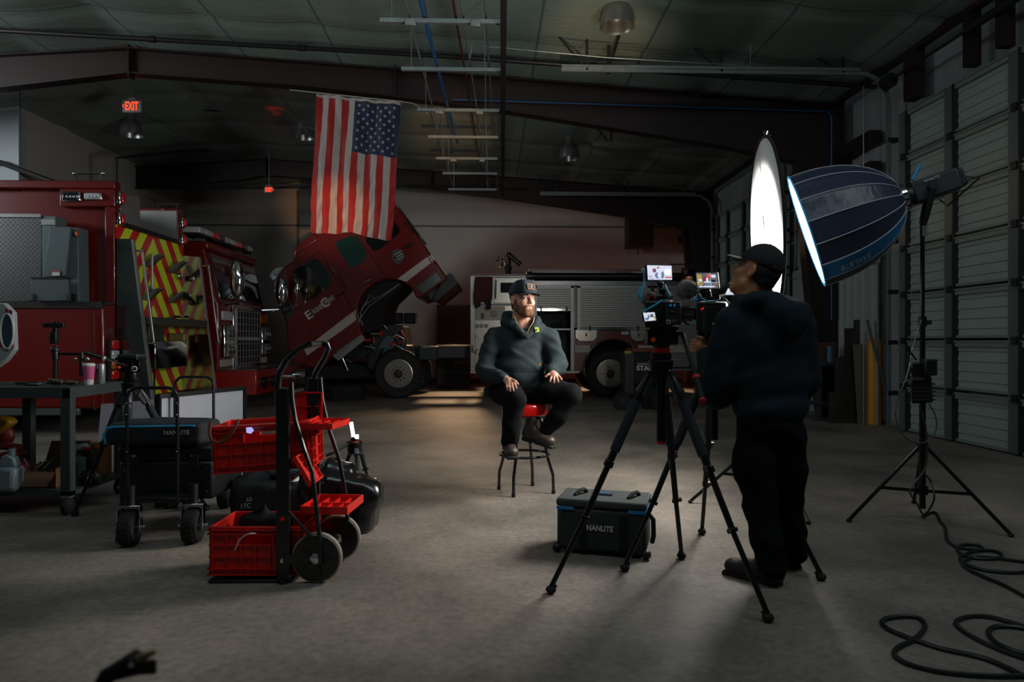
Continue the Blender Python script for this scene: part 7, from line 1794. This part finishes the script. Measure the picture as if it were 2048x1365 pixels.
def head_sdf(neck=(0, .045, -.2)):
    s = SDF((-.11, -.15, -.22), (.11, .13, .16), .003)
    s.ell((0, .012, .045), (.075, .094, .084), k=.02).ell((0, -.028, -.03), (.060, .066, .086), k=.03).ell((0, -.02, -.06), (.056, .058, .05), k=.02)
    s.cone((-.018, -.066, -.096), (.018, -.066, -.096), .019, .019, .03)
    s.cone((-.045, -.02, -.07), (-.018, -.06, -.092), .02, .016, .02).cone((.045, -.02, -.07), (.018, -.06, -.092), .02, .016, .02)
    for q_ in (-1, 1):
        s.ell((q_ * .038, -.062, -.018), (.022, .022, .022), k=.025)
        s.cone((q_ * .012, -.087, .034), (q_ * .046, -.073, .034), .010, .008, .015)
        s.ell((q_ * .031, -.096, .012), (.017, .014, .011), k=.010, sub=True)
    s.cone((0, -.086, .026), (0, -.108, -.012), .007, .0105, .012).ell((0, -.108, -.018), (.012, .011, .010), k=.008)
    for q_ in (-1, 1):
        s.ell((q_ * .0125, -.099, -.021), (.0075, .009, .0075), k=.006)
        s.cone((q_ * .018, -.0875, .0215), (q_ * .044, -.0795, .018), .0045, .004, .004)
        s.cone((q_ * .018, -.0865, .003), (q_ * .043, -.079, .005), .0035, .003, .004)
        s.ell((q_ * .079, .012, .0), (.008, .019, .032), rotm(x=-8, z=q_ * -18), k=.008).ell((q_ * .086, .004, .002), (.006, .010, .018), k=.004, sub=True).ell((q_ * .078, .004, -.026), (.006, .009, .010), k=.006)
    s.cone((-.021, -.0885, -.0525), (.021, -.0885, -.0525), .005, .005, .006).cone((-.016, -.088, -.063), (.016, -.088, -.063), .0062, .0062, .006)
    s.cone((-.022, -.098, -.0578), (.022, -.098, -.0578), .0022, .0022, .003, sub=True)
    s.cone((0, .018, -.06), neck, .054, .062, .03)
    return s
def head_extras(t, M_, iris, brow, lipc, hair, beard=None, capcol='cap_navy'):
    for q_ in (-1, 1):
        e = MB(M_).ball((q_ * .031, -.0765, .0125), .0125, 16, 10).build('eye', mat('eye_white', 'd8d4cc', .2, coat=.5), t)
        MB(M_).ball((q_ * .031 + .0012, -.0874, .0125), (.0048, .0022, .0048), 14, 8).build('iris', mat(iris[0], iris[1], .2, coat=1), e)
        eb = MB(M_); n = 70; rng = random.Random(5 + q_)
        for i in range(n):
            u = rng.random(); x = q_ * (.014 + .033 * u); y = -.0955 + .018 * u * u; z = .0335 + .006 * math.sin(PI * min(1, u * 1.1)) + rng.uniform(-.002, .002)
            eb.add([(x, y, z), (x + q_ * .006, y + .001, z + .001), (x + q_ * .003, y - .001, z - .0015)], [(0, 1, 2)])
        eb.build('eyebrow', brow, t, smooth=0)
    lp = MB(M_).tube([(-.017, -.0905, -.0545), (-.008, -.0945, -.0528), (0, -.0948, -.0538), (.008, -.0945, -.0528), (.017, -.0905, -.0545)], [.001, .0035, .003, .0035, .001], 8)
    lp.tube([(-.016, -.0905, -.061), (0, -.0955, -.0622), (.016, -.0905, -.061)], [.001, .0042, .001], 8)
    lp.build('lips', lipc, t)
def cap(t, M_, cloth, mesh_m, flat=True, tilt=0):
    s = SDF((-.12, -.14, -.01), (.12, .15, .19), .004)
    s.ell((0, .012, .045), (.0865, .106, .108 if flat else .104), k=.02)
    if flat: s.rbox((0, -.055, .095), (.062, .042, .05), .035, rotm(x=-12), k=.03)
    s.clip(lambda X, Y, Z: (.044 + .008 * np.clip((-Y) / .1, -1, 1)) - Z)
    i_ = SDF((-.12, -.14, -.01), (.12, .15, .19), .004); i_.ell((0, .012, .04), (.0825, .102, .10), k=.02)
    s.F = np.maximum(s.F, -i_.F)
    c_ = s.build('cap', cloth, t, 2, M_)
    bl = MB(M_); n, k = 14, 8; vs = []; fs = []
    for i in range(n + 1):
        a = -1.18 + 2.36 * i / n
        bx_, by_ = .083 * math.sin(a), .012 - .100 * math.cos(a)
        for j in range(k + 1):
            w_ = j / k; ext = .078 * w_ * (math.cos(a * .8) ** .5)
            x = bx_ + ext * .18 * math.sin(a); y = by_ - ext; z = .054 - .014 * (abs(x) / .08) ** 2 - .008 * w_
            vs.append((x, y, z))
    for i in range(n):
        for j in range(k): a = i * (k + 1) + j; fs.append((a, a + 1, a + k + 2, a + k + 1))
    bl.add(vs, fs); bl.build('cap_brim', cloth, c_, solid=.004, smooth=60)
    MB(M_).ball((0, .012, .153 if flat else .149), (.006, .006, .003)).build('cap_button', cloth, c_)
    return c_

# ------------------------------------------------ seated man
def P1(px, py, v=0.0): return np.array(atd(px, py, 5.49 - v))
mn = T('person', 'seated bearded man in dark hooded pullover, cap and black trousers, hands on his thighs', 'person', tuple(SO + Vector((0, 0, .3))))
HM1 = Matrix.Translation(Vector(P1(1045, 601, .04))) @ rotm(z=32) @ rotm(x=1) @ Matrix.Scale(1.1, 4)
hs_ = head_sdf()
lo, hi = P1(930, 850, 0) - .0, P1(1170, 640, 0)
bs_ = SDF((SO.x - .5, SO.y - .62, .55), (SO.x + .5, SO.y + .35, 1.45), .0048)
bs_.ell(P1(1043, 770), (.15, .11, .12), k=.04).ell(P1(1041, 735), (.15, .11, .14), k=.04).ell(P1(1041, 692), (.15, .09, .14), k=.04).chain([P1(1003, 672), P1(1090, 672)], [.05, .05], .04)
bs_.cone(P1(1045, 668), P1(1047, 640, -.0), .06, .056, .03)
WL, WR = P1(1009, 757, .33), P1(1101, 743, .22)
bs_.chain([P1(990, 676), P1(974, 736, .03), P1(978, 747, .07), WL], [.045, .032, .032, .028], .02).chain([P1(1094, 676), P1(1114, 725, .03), WR], [.045, .032, .028], .02)
def finger(s, pts, r=.0088):
    k = len(pts); s.chain(pts, [r * (1.06 - .2 * i / (k - 1)) for i in range(k)], .003)
# image-left hand (his right) : palm then fingers curling over the knee
PL = P1(1018, 763, .40)
bs_.cone(WL, PL, .026, .028, .015).ell(PL, (.036, .034, .02), rotm(x=35, z=-15), k=.012)
for (kx, ky, kv), (mx_, my_, mv), (tx, ty, tv) in (((1014, 766, .43), (1014, 774, .455), (1015, 780, .46)), ((1018.5, 767, .445), (1019.5, 776, .465), (1020.5, 783, .468)), ((1023.5, 767, .45), (1025.5, 776, .466), (1027, 782, .468)), ((1028, 765, .445), (1031, 772, .458), (1033, 777.5, .46))):
    finger(bs_, [P1(kx, ky, kv - .01), P1(mx_, my_, mv), P1(tx, ty, tv)])
finger(bs_, [P1(1023, 759, .41), P1(1031, 763, .435), P1(1036, 769, .44)], .0098)
PR = P1(1108, 750, .27)
bs_.cone(WR, PR, .026, .027, .015).ell(PR, (.038, .032, .018), rotm(x=25, z=12), k=.012)
for (kx, ky, kv), (mx_, my_, mv), (tx, ty, tv) in (((1103, 753, .30), (1101, 759, .315), (1100, 764, .32)), ((1108, 754, .305), (1108, 760.5, .32), (1108, 766, .322)), ((1113, 753.5, .30), (1115, 759.5, .315), (1116.5, 764, .318)), ((1117, 751.5, .29), (1121, 756.5, .30), (1123.5, 760, .302))):
    finger(bs_, [P1(kx, ky, kv - .01), P1(mx_, my_, mv), P1(tx, ty, tv)])
finger(bs_, [P1(1103, 747, .26), P1(1096, 750, .285), P1(1091, 754, .29)], .0098)
multi('body', [(bs_, None), (hs_, HM1)], SKIN, mn, 2)
BRW = mat('hair_brown', '3a2416', .8); BRD = mat('beard_brown', '6a4226', .85, var=.3, vscale=60)
head_extras(mn, HM1, ('iris_blue', '4a5a60'), BRW, mat('lip', '9c5a4c', .45), BRW)
# beard: shell round the jaw plus short strands
b_s = SDF((-.1, -.13, -.14), (.1, .06, .03), .003)
b_s.ell((0, -.03, -.055), (.064, .068, .066), k=.02).cone((-.016, -.072, -.1), (.016, -.072, -.1), .024, .024, .02).cone((-.052, -.015, -.06), (-.02, -.06, -.096), .023, .022, .02).cone((.052, -.015, -.06), (.02, -.06, -.096), .023, .022, .02)
b_s.cone((-.064, -.006, .0), (-.055, -.014, -.06), .008, .018, .012).cone((.064, -.006, .0), (.055, -.014, -.06), .008, .018, .012)
b_s.cone((-.026, -.084, -.046), (.0, -.0925, -.041), .0055, .006, .006).cone((.026, -.084, -.046), (.0, -.0925, -.041), .0055, .006, .006).cone((-.03, -.08, -.075), (-.027, -.085, -.046), .01, .005, .008).cone((.03, -.08, -.075), (.027, -.085, -.046), .01, .005, .008)
b_s.ell((0, -.1, -.057), (.021, .03, .0125), k=.006, sub=True)
b_s.clip(lambda X, Y, Z: (Z - (-.037 + .055 * np.clip((Y + .082) / .07, 0, 1) ** 1.3)) * .8 + 0 * X)
b_s.clip(lambda X, Y, Z: Y - .012 + 0 * X + 0 * Z)
bo_ = b_s.build('beard', BRD, mn, 2, HM1)
V_, Q_ = b_s.mesh(); rng = np.random.RandomState(2); idx = rng.choice(len(V_), 2600); st_m = MB(HM1)
for i in idx:
    p = Vector(V_[i]); n_ = (p - Vector((0, -.02, -.04))).normalized(); o_ = n_.orthogonal().normalized() * .0007
    tip = p + n_ * .004 + Vector((0, -.001, -.006)) + Vector(rng.normal(size=3) * .0018); st_m.add([p - o_, p + o_, tip], [(0, 1, 2)])
st_m.build('whiskers', BRD, mn, smooth=0)
h_s = SDF((-.1, -.06, -.1), (.1, .13, .06), .004)
h_s.ell((0, .02, .025), (.079, .094, .07), k=.01).ell((0, .06, -.04), (.05, .045, .05), k=.02)
h_s.clip(lambda X, Y, Z: np.maximum(-(Y + .012), -(Z + .07))).clip(lambda X, Y, Z: Z - .04)
h_s.ell((.085, .006, -.0), (.03, .03, .035), k=.004, sub=True).ell((-.085, .006, -.0), (.03, .03, .035), k=.004, sub=True)
h_s.build('hair', BRW, mn, 1, HM1)
CAPN = mat('cap_navy', '141c26', .85, bump=.15, bscale=300)
cp1 = cap(mn, HM1, CAPN, None, True)
# grey mesh back of the cap, orange edged patch
s = SDF((-.12, -.02, .0), (.12, .15, .19), .004); s.ell((0, .012, .045), (.0885, .108, .107), k=.02); s.clip(lambda X, Y, Z: np.maximum(.046 - Z, -(Y + .002 + .15 * np.maximum(Z - .05, 0)))); i_ = SDF((-.12, -.02, .0), (.12, .15, .19), .004); i_.ell((0, .012, .04), (.0845, .104, .102), k=.02); s.F = np.maximum(s.F, -i_.F)
s.build('mesh_back', mat('cap_mesh_grey', '39424c', .9, bump=.5, bscale=400), cp1, 2, HM1)
PM = HM1 @ Matrix.Translation((.0, -.1025, .093)) @ rotm(x=-14) 
MB(PM).prism([(-.028, 0, -.017), (.03, 0, -.02), (.034, 0, .012), (.03, 0, .018), (-.028, 0, .02), (-.032, 0, .014)], (0, -.003, 0)).build('patch', mat('patch_dark', '1c242c', .8), cp1)
MB(PM).tube([(-.028, -.003, -.017), (.03, -.003, -.02), (.034, -.003, .012), (.03, -.003, .018), (-.028, -.003, .02), (-.032, -.003, .014)], .0018, 6, closed=True).build('patch_border', mat('patch_orange', 'b8772a', .7), cp1)
MB(PM).prism([(-.004, -.003, -.011), (.003, -.003, -.011), (.012, -.003, .011), (.0, -.003, .011), (-.002, -.003, .004)], (0, -.002, 0)).build('patch_mark', mat('patch_mark', '9a5c26', .7), cp1)
# pullover
HOOD = mat('pullover_green_grey', '262f31', .95, var=.08, vscale=9, bump=.25, bscale=180, spec=.2)
def pull(res=.0062):
    s = SDF((SO.x - .56, SO.y - .55, .62), (SO.x + .56, SO.y + .42, 1.52), res)
    s.ell(P1(1043, 765, .02), (.19, .155, .10), k=.05).ell(P1(1041, 735, .02), (.195, .155, .15), k=.05).ell(P1(1041, 695, 0), (.19, .13, .15), k=.05)
    s.chain([P1(992, 674, -.01), P1(1040, 664, -.02), P1(1096, 674, -.01)], [.078, .088, .076], .04)
    s.chain([P1(986, 680), P1(972, 738, .03), P1(976, 748, .06), P1(1007, 757, .315)], [.088, .082, .078, .05], .03)
    s.chain([P1(1098, 680), P1(1115, 726, .03), P1(1115, 733, .06), P1(1101, 744, .21)], [.082, .076, .07, .046], .03)
    s.cone(P1(1006, 756.5, .30), P1(1009.5, 758, .335), .046, .041, .008).cone(P1(1103, 742.5, .19), P1(1100.5, 744, .222), .045, .041, .008)
    s.chain([P1(1000, 775, .0), P1(985, 782, -.05)], [.07, .06], .04)
    # hood lying back and collar standing round the neck
    s.chain([P1(1022, 650, .09), P1(1012, 645, .0), P1(1018, 636, -.10), P1(1045, 640, -.14), P1(1070, 646, -.1), P1(1080, 655, .0), P1(1074, 657, .07)], [.03, .044, .055, .06, .045, .034, .026], .025)
    s.chain([P1(1022, 642, .05), P1(1034, 656, .12), P1(1051, 674, .145)], [.03, .026, .02], .015).chain([P1(1075, 640, .04), P1(1068, 656, .11), P1(1055, 674, .14)], [.03, .026, .02], .015)
    s.cone(P1(1046, 668, .0), P1(1048, 630, .03), .052, .072, .012, sub=True)
    s.cone(P1(1054, 640, .17), P1(1055, 667, .155), .052, .010, .01, sub=True)
    return s
s = pull(); s.wrinkle(.0065, (12, 12, 12), 11); s.wrinkle(.004, (26, 26, 26), 12)
full = s.F.copy()
pv_ = s.build('pullover', HOOD, mn, 2)
# kangaroo pocket: raised layer following the cloth
u_ax = np.array([CS, -SN, 0.0])
def u_of(X, Y): return (X - SO.x) * CS - (Y - SO.y) * SN
s2 = SDF((SO.x - .56, SO.y - .55, .62), (SO.x + .56, SO.y + .42, 1.52), .0062); s2.F = full - .007
pc0 = P1(1050, 748, .15)
s2.clip(lambda X, Y, Z: np.maximum.reduce([np.abs(u_of(X, Y) - .01) - (.105 + .5 * np.clip(.955 - Z, 0, .09)), Z - .965 + 0 * X + 0 * Y, .845 - Z + 0 * X + 0 * Y, (Y - (SO.y - .10)) + 0 * X + 0 * Z]))
s2.build('pocket', HOOD, pv_, 2)
ZG = mat('zip_brass', 'b09a6a', .35, .7)
zl_ = [P1(1029, 633, .125), P1(1033, 646, .145), P1(1040, 656, .165), P1(1050, 668, .165), P1(1053, 676, .16)]
zr_ = [P1(1069, 634, .12), P1(1066, 646, .14), P1(1059, 656, .155), P1(1054, 668, .16), P1(1053, 676, .16)]
MB().tube(zl_, .0028, 6).build('zip', ZG, pv_); MB().tube(zr_, .0028, 6).build('zip', ZG, pv_)
MB().prism([P1(1069, 655, .14), P1(1077, 655, .135), P1(1079, 664, .135), P1(1071, 665, .14)], (0, -.006, 0)).build('chest_patch', mat('patch_lime', 'b8cf34', .6), pv_)
MB().prism([P1(1072, 658, .15), P1(1075, 658, .146), P1(1075, 662, .146), P1(1073, 662, .15)], (0, -.006, 0)).build('patch_mark', mat('patch_mark_dark', '20301c', .6), pv_)
MB().box(P1(1080, 729, .165), (.012, .006, .022)).build('pocket_label', mat('label_tan', 'b0763a', .6), pv_)
s = SDF(P1(1020, 680, 0) + (-.1, -.25, -.05), P1(1080, 640, 0) + (.1, .1, .1), .006); s.cone(P1(1049, 684, .03), P1(1048, 668, .03), .075, .05, .02)
s.build('t_shirt', mat('tee_black', '0f1214', .9), mn, 1)
# trousers
TRS = mat('trousers_black', '090c0d', .95, spec=.15, var=.1, vscale=10, bump=.2, bscale=200)
s = SDF((SO.x - .42, SO.y - .68, .36), (SO.x + .62, SO.y + .32, 1.0), .0062)
s.ell(P1(1040, 782, -.01), (.19, .17, .095), k=.04).ell(P1(1005, 785, -.03), (.11, .15, .1), k=.04)
s.chain([P1(1014, 785, .02), P1(1024, 795, .28), P1(1029, 803, .41)], [.105, .092, .080], .03).chain([P1(1029, 803, .41), P1(1023, 845, .39), P1(1020, 880, .35)], [.082, .072, .070], .02)
s.chain([P1(1066, 783, .02), P1(1110, 785, .12), P1(1142, 790, .19)], [.110, .098, .080], .03).chain([P1(1142, 792, .19), P1(1118, 828, .17), P1(1094, 858, .14)], [.084, .070, .064], .02)
s.wrinkle(.006, (12, 12, 18), 21); s.wrinkle(.003, (30, 30, 30), 22)
s.clip(lambda X, Y, Z: .725 - Z - 10 * np.maximum(0, np.hypot(X - SO.x, Y - SO.y) - .176))
s.build('trousers', TRS, mn, 2)
BT = mat('boot_leather', '3a2e27', .45, var=.2, vscale=14, bump=.2, bscale=60); SOLE = mat('boot_sole', '121110', .8); TOEM = mat('boot_scuff', '6a6460', .7)
def boot(name, ank, heel, toe, parent, sc=1.0, leather=BT):
    ank, heel, toe = [np.array(x, float) for x in (ank, heel, toe)]
    f = toe - heel; L_ = np.linalg.norm(f); f = f / L_; up = ank - heel; up = up - f * (up @ f); up /= np.linalg.norm(up); sd_ = np.cross(f, up)
    R_ = Matrix(((sd_[0], f[0], up[0]), (sd_[1], f[1], up[1]), (sd_[2], f[2], up[2]))).to_4x4()
    M_ = Matrix.Translation(Vector(heel)) @ R_
    s = SDF((-.08, -.07, -.02), (.08, L_ + .06, .22), .005)
    s.cone((0, .03, .05), (0, L_ * .55, .048), .040, .042, .02).cone((0, L_ * .55, .045), (0, L_ - .045, .04), .043, .044, .02).ell((0, L_ - .05, .045), (.047, .052, .036), k=.02).ell((0, .03, .05), (.038, .042, .05), k=.02)
    s.cone((0, .035, .06), (0, .04, .17), .042, .046, .03).cone((0, .08, .09), (0, L_ * .6, .06), .035, .03, .03)
    s.clip(lambda X, Y, Z: .012 - Z)
    b_ = s.build(name, leather, parent, 2, M_)
    s = SDF((-.08, -.06, -.02), (.08, L_ + .04, .04), .005)
    s.rbox((0, L_ * .72, .008), (.047, L_ * .30, .014), .012, k=.01).rbox((0, .045, .006), (.038, .05, .016), .012, k=.01).rbox((0, L_ * .4, .012), (.036, L_ * .3, .009), .008, k=.01)
    s.build('sole', SOLE, b_, 1, M_)
    lc = MB(M_)
    for i in range(4):
        y = L_ * .62 - i * .026; z = .078 + i * .017
        lc.tube([(-.024, y, z - .006), (0, y + .004, z + .004), (.024, y, z - .006)], .0028, 6)
    lc.build('laces', mat('laces_tan', '7a6a56', .8), b_)
    return b_
bt1 = boot('boot', P1(1019, 886, .33), P1(1016, 908, .26), P1(1026, 919, .50), mn)
bt2 = boot('boot', P1(1062, 850, .10), P1(1047, 878, .07), P1(1107, 897, .20), mn)

# ------------------------------------------------ camera operator
def P2(px, py, v=0.0): return np.array(atd(px, py, 3.47 - v))
op = T('person', 'camera operator seen from behind in dark hooded sweatshirt and cap, leaning to the viewfinder', 'person', tuple(atd(1545, 1150, 3.5) * Vector((1, 1, 0))))
HM2 = Matrix.Translation(Vector(P2(1512, 548, 0))) @ rotm(z=-132) @ rotm(y=-8) @ rotm(x=-20) @ Matrix.Scale(1.08, 4)
hs2 = head_sdf((0, .03, -.2))
g_ = P2(1540, 700)
b2s = SDF((g_[0] - .5, g_[1] - .35, .7), (g_[0] + .35, g_[1] + .6, 1.55), .0055)
b2s.ell(P2(1538, 700), (.15, .1, .2), k=.04).ell(P2(1540, 800), (.14, .1, .16), k=.04).cone(P2(1535, 640), P2(1520, 575), .06, .056, .03).chain([P2(1475, 640), P2(1590, 640)], [.05, .05], .03)
HL = P2(1402, 692, -.22)
b2s.chain([P2(1475, 650), P2(1438, 765, -.03), HL + (.03, -.02, -.03)], [.045, .04, .027], .02).ell(HL, (.035, .03, .042), k=.01)
for i in range(4): finger(b2s, [HL + (.0, .0, .03 - .02 * i), HL + (-.032, -.004, .028 - .019 * i), HL + (-.04, .025, .026 - .018 * i), HL + (-.018, .044, .024 - .016 * i)], .0095)
finger(b2s, [HL + (.02, -.02, .02), HL + (-.002, -.03, .04), HL + (-.022, -.018, .05)], .0105)
HR = P2(1478, 668, -.30)
b2s.chain([P2(1596, 650), P2(1600, 765, -.05), P2(1540, 740, -.2), HR], [.045, .04, .032, .027], .02).ell(HR, (.03, .03, .035), k=.01)
for i in range(4): finger(b2s, [HR + (.0, .0, .03 - .02 * i), HR + (-.034, -.004, .028 - .019 * i), HR + (-.05, .02, .026 - .018 * i)], .0095)
finger(b2s, [HR + (.0, -.02, .02), HR + (-.02, -.03, .03), HR + (-.04, -.02, .035)], .0105)
multi('body', [(b2s, None), (hs2, HM2)], SKIN2, op, 2)
HBK = mat('hair_black', '0f0c0a', .7)
head_extras(op, HM2, ('iris_brown', '2c1c10'), HBK, mat('lip', '9c5a4c', .45), HBK)
h_s = SDF((-.1, -.06, -.1), (.1, .13, .06), .004); h_s.ell((0, .018, .02), (.078, .093, .072), k=.01).ell((0, .05, -.03), (.055, .05, .04), k=.02)
h_s.clip(lambda X, Y, Z: np.maximum(-(Y + .006), -(Z + .05))); h_s.ell((.085, .006, -.0), (.03, .03, .035), k=.004, sub=True).ell((-.085, .006, -.0), (.03, .03, .035), k=.004, sub=True)
h_s.build('hair', HBK, op, 1, HM2)
cap(op, HM2, mat('cap_black', '101517', .9, bump=.15, bscale=300), None, False)
SWT = mat('sweatshirt_navy', '1b262e', .95, var=.08, vscale=8, bump=.25, bscale=160, spec=.2)
s = SDF((g_[0] - .48, g_[1] - .36, .70), (g_[0] + .38, g_[1] + .5, 1.56), .007)
s.ell(P2(1535, 680, 0), (.205, .145, .19), k=.05).ell(P2(1540, 760, 0), (.195, .145, .18), k=.05).ell(P2(1543, 815, 0), (.19, .145, .10), k=.04)
s.chain([P2(1478, 638, 0), P2(1530, 622, 0), P2(1592, 642, 0)], [.085, .085, .08], .04)
s.chain([P2(1466, 650, 0), P2(1440, 760, -.02), P2(1432, 785, -.04), P2(1412, 715, -.2)], [.09, .085, .08, .048], .035)
s.chain([P2(1600, 655, 0), P2(1604, 760, -.04), P2(1590, 780, -.08), P2(1530, 745, -.22)], [.085, .08, .075, .05], .035)
s.chain([P2(1490, 612, -.06), P2(1483, 606, .03), P2(1508, 600, .09), P2(1545, 606, .11), P2(1575, 614, .06), P2(1570, 616, -.05)], [.04, .04, .04, .05, .05, .045], .03)
s.ell(P2(1572, 632, .13), (.115, .07, .085), rotm(y=25), k=.03).ell(P2(1596, 622, .1), (.07, .06, .045), rotm(y=20), k=.03).cone(P2(1540, 612, .12), P2(1578, 662, .15), .04, .045, .02)
s.cone(P2(1530, 640, 0), P2(1514, 570, 0), .05, .066, .012, sub=True)
s.wrinkle(.0045, (10, 10, 9), 31); s.wrinkle(.003, (22, 22, 20), 32)
s.build('sweatshirt', SWT, op, 2)
s = SDF((g_[0] - .3, g_[1] - .3, .0), (g_[0] + .3, g_[1] + .45, .95), .007)
s.ell(P2(1540, 845, 0), (.172, .125, .12), k=.04)
s.chain([P2(1512, 870, 0), P2(1508, 930, 0), P2(1522, 1010, .02), P2(1534, 1080, .05), P2(1540, 1135, .07)], [.105, .1, .078, .078, .068], .03)
s.chain([P2(1572, 870, 0), P2(1574, 940, -.04), P2(1578, 1010, -.09), P2(1582, 1070, -.13), P2(1584, 1108, -.16)], [.098, .092, .076, .074, .066], .03)
s.wrinkle(.007, (12, 12, 22), 41); s.wrinkle(.003, (30, 30, 30), 42)
s.build('trousers', mat('trousers_dark', '0a0d0f', .95, spec=.15, bump=.2, bscale=200), op, 2)
BT2 = mat('boot_brown', '2c211a', .6, var=.2, vscale=14)
hl_, tl_ = G(1560, 1174), G(1470, 1150)
boot('boot', hl_ + Vector((0, 0, .1)), hl_, hl_ + (tl_ - hl_).normalized() * .29, op, leather=BT2)
hl_, tl_ = G(1592, 1140), G(1545, 1112)
boot('boot', hl_ + Vector((0, 0, .1)), hl_, hl_ + (tl_ - hl_).normalized() * .29, op, leather=BT2)
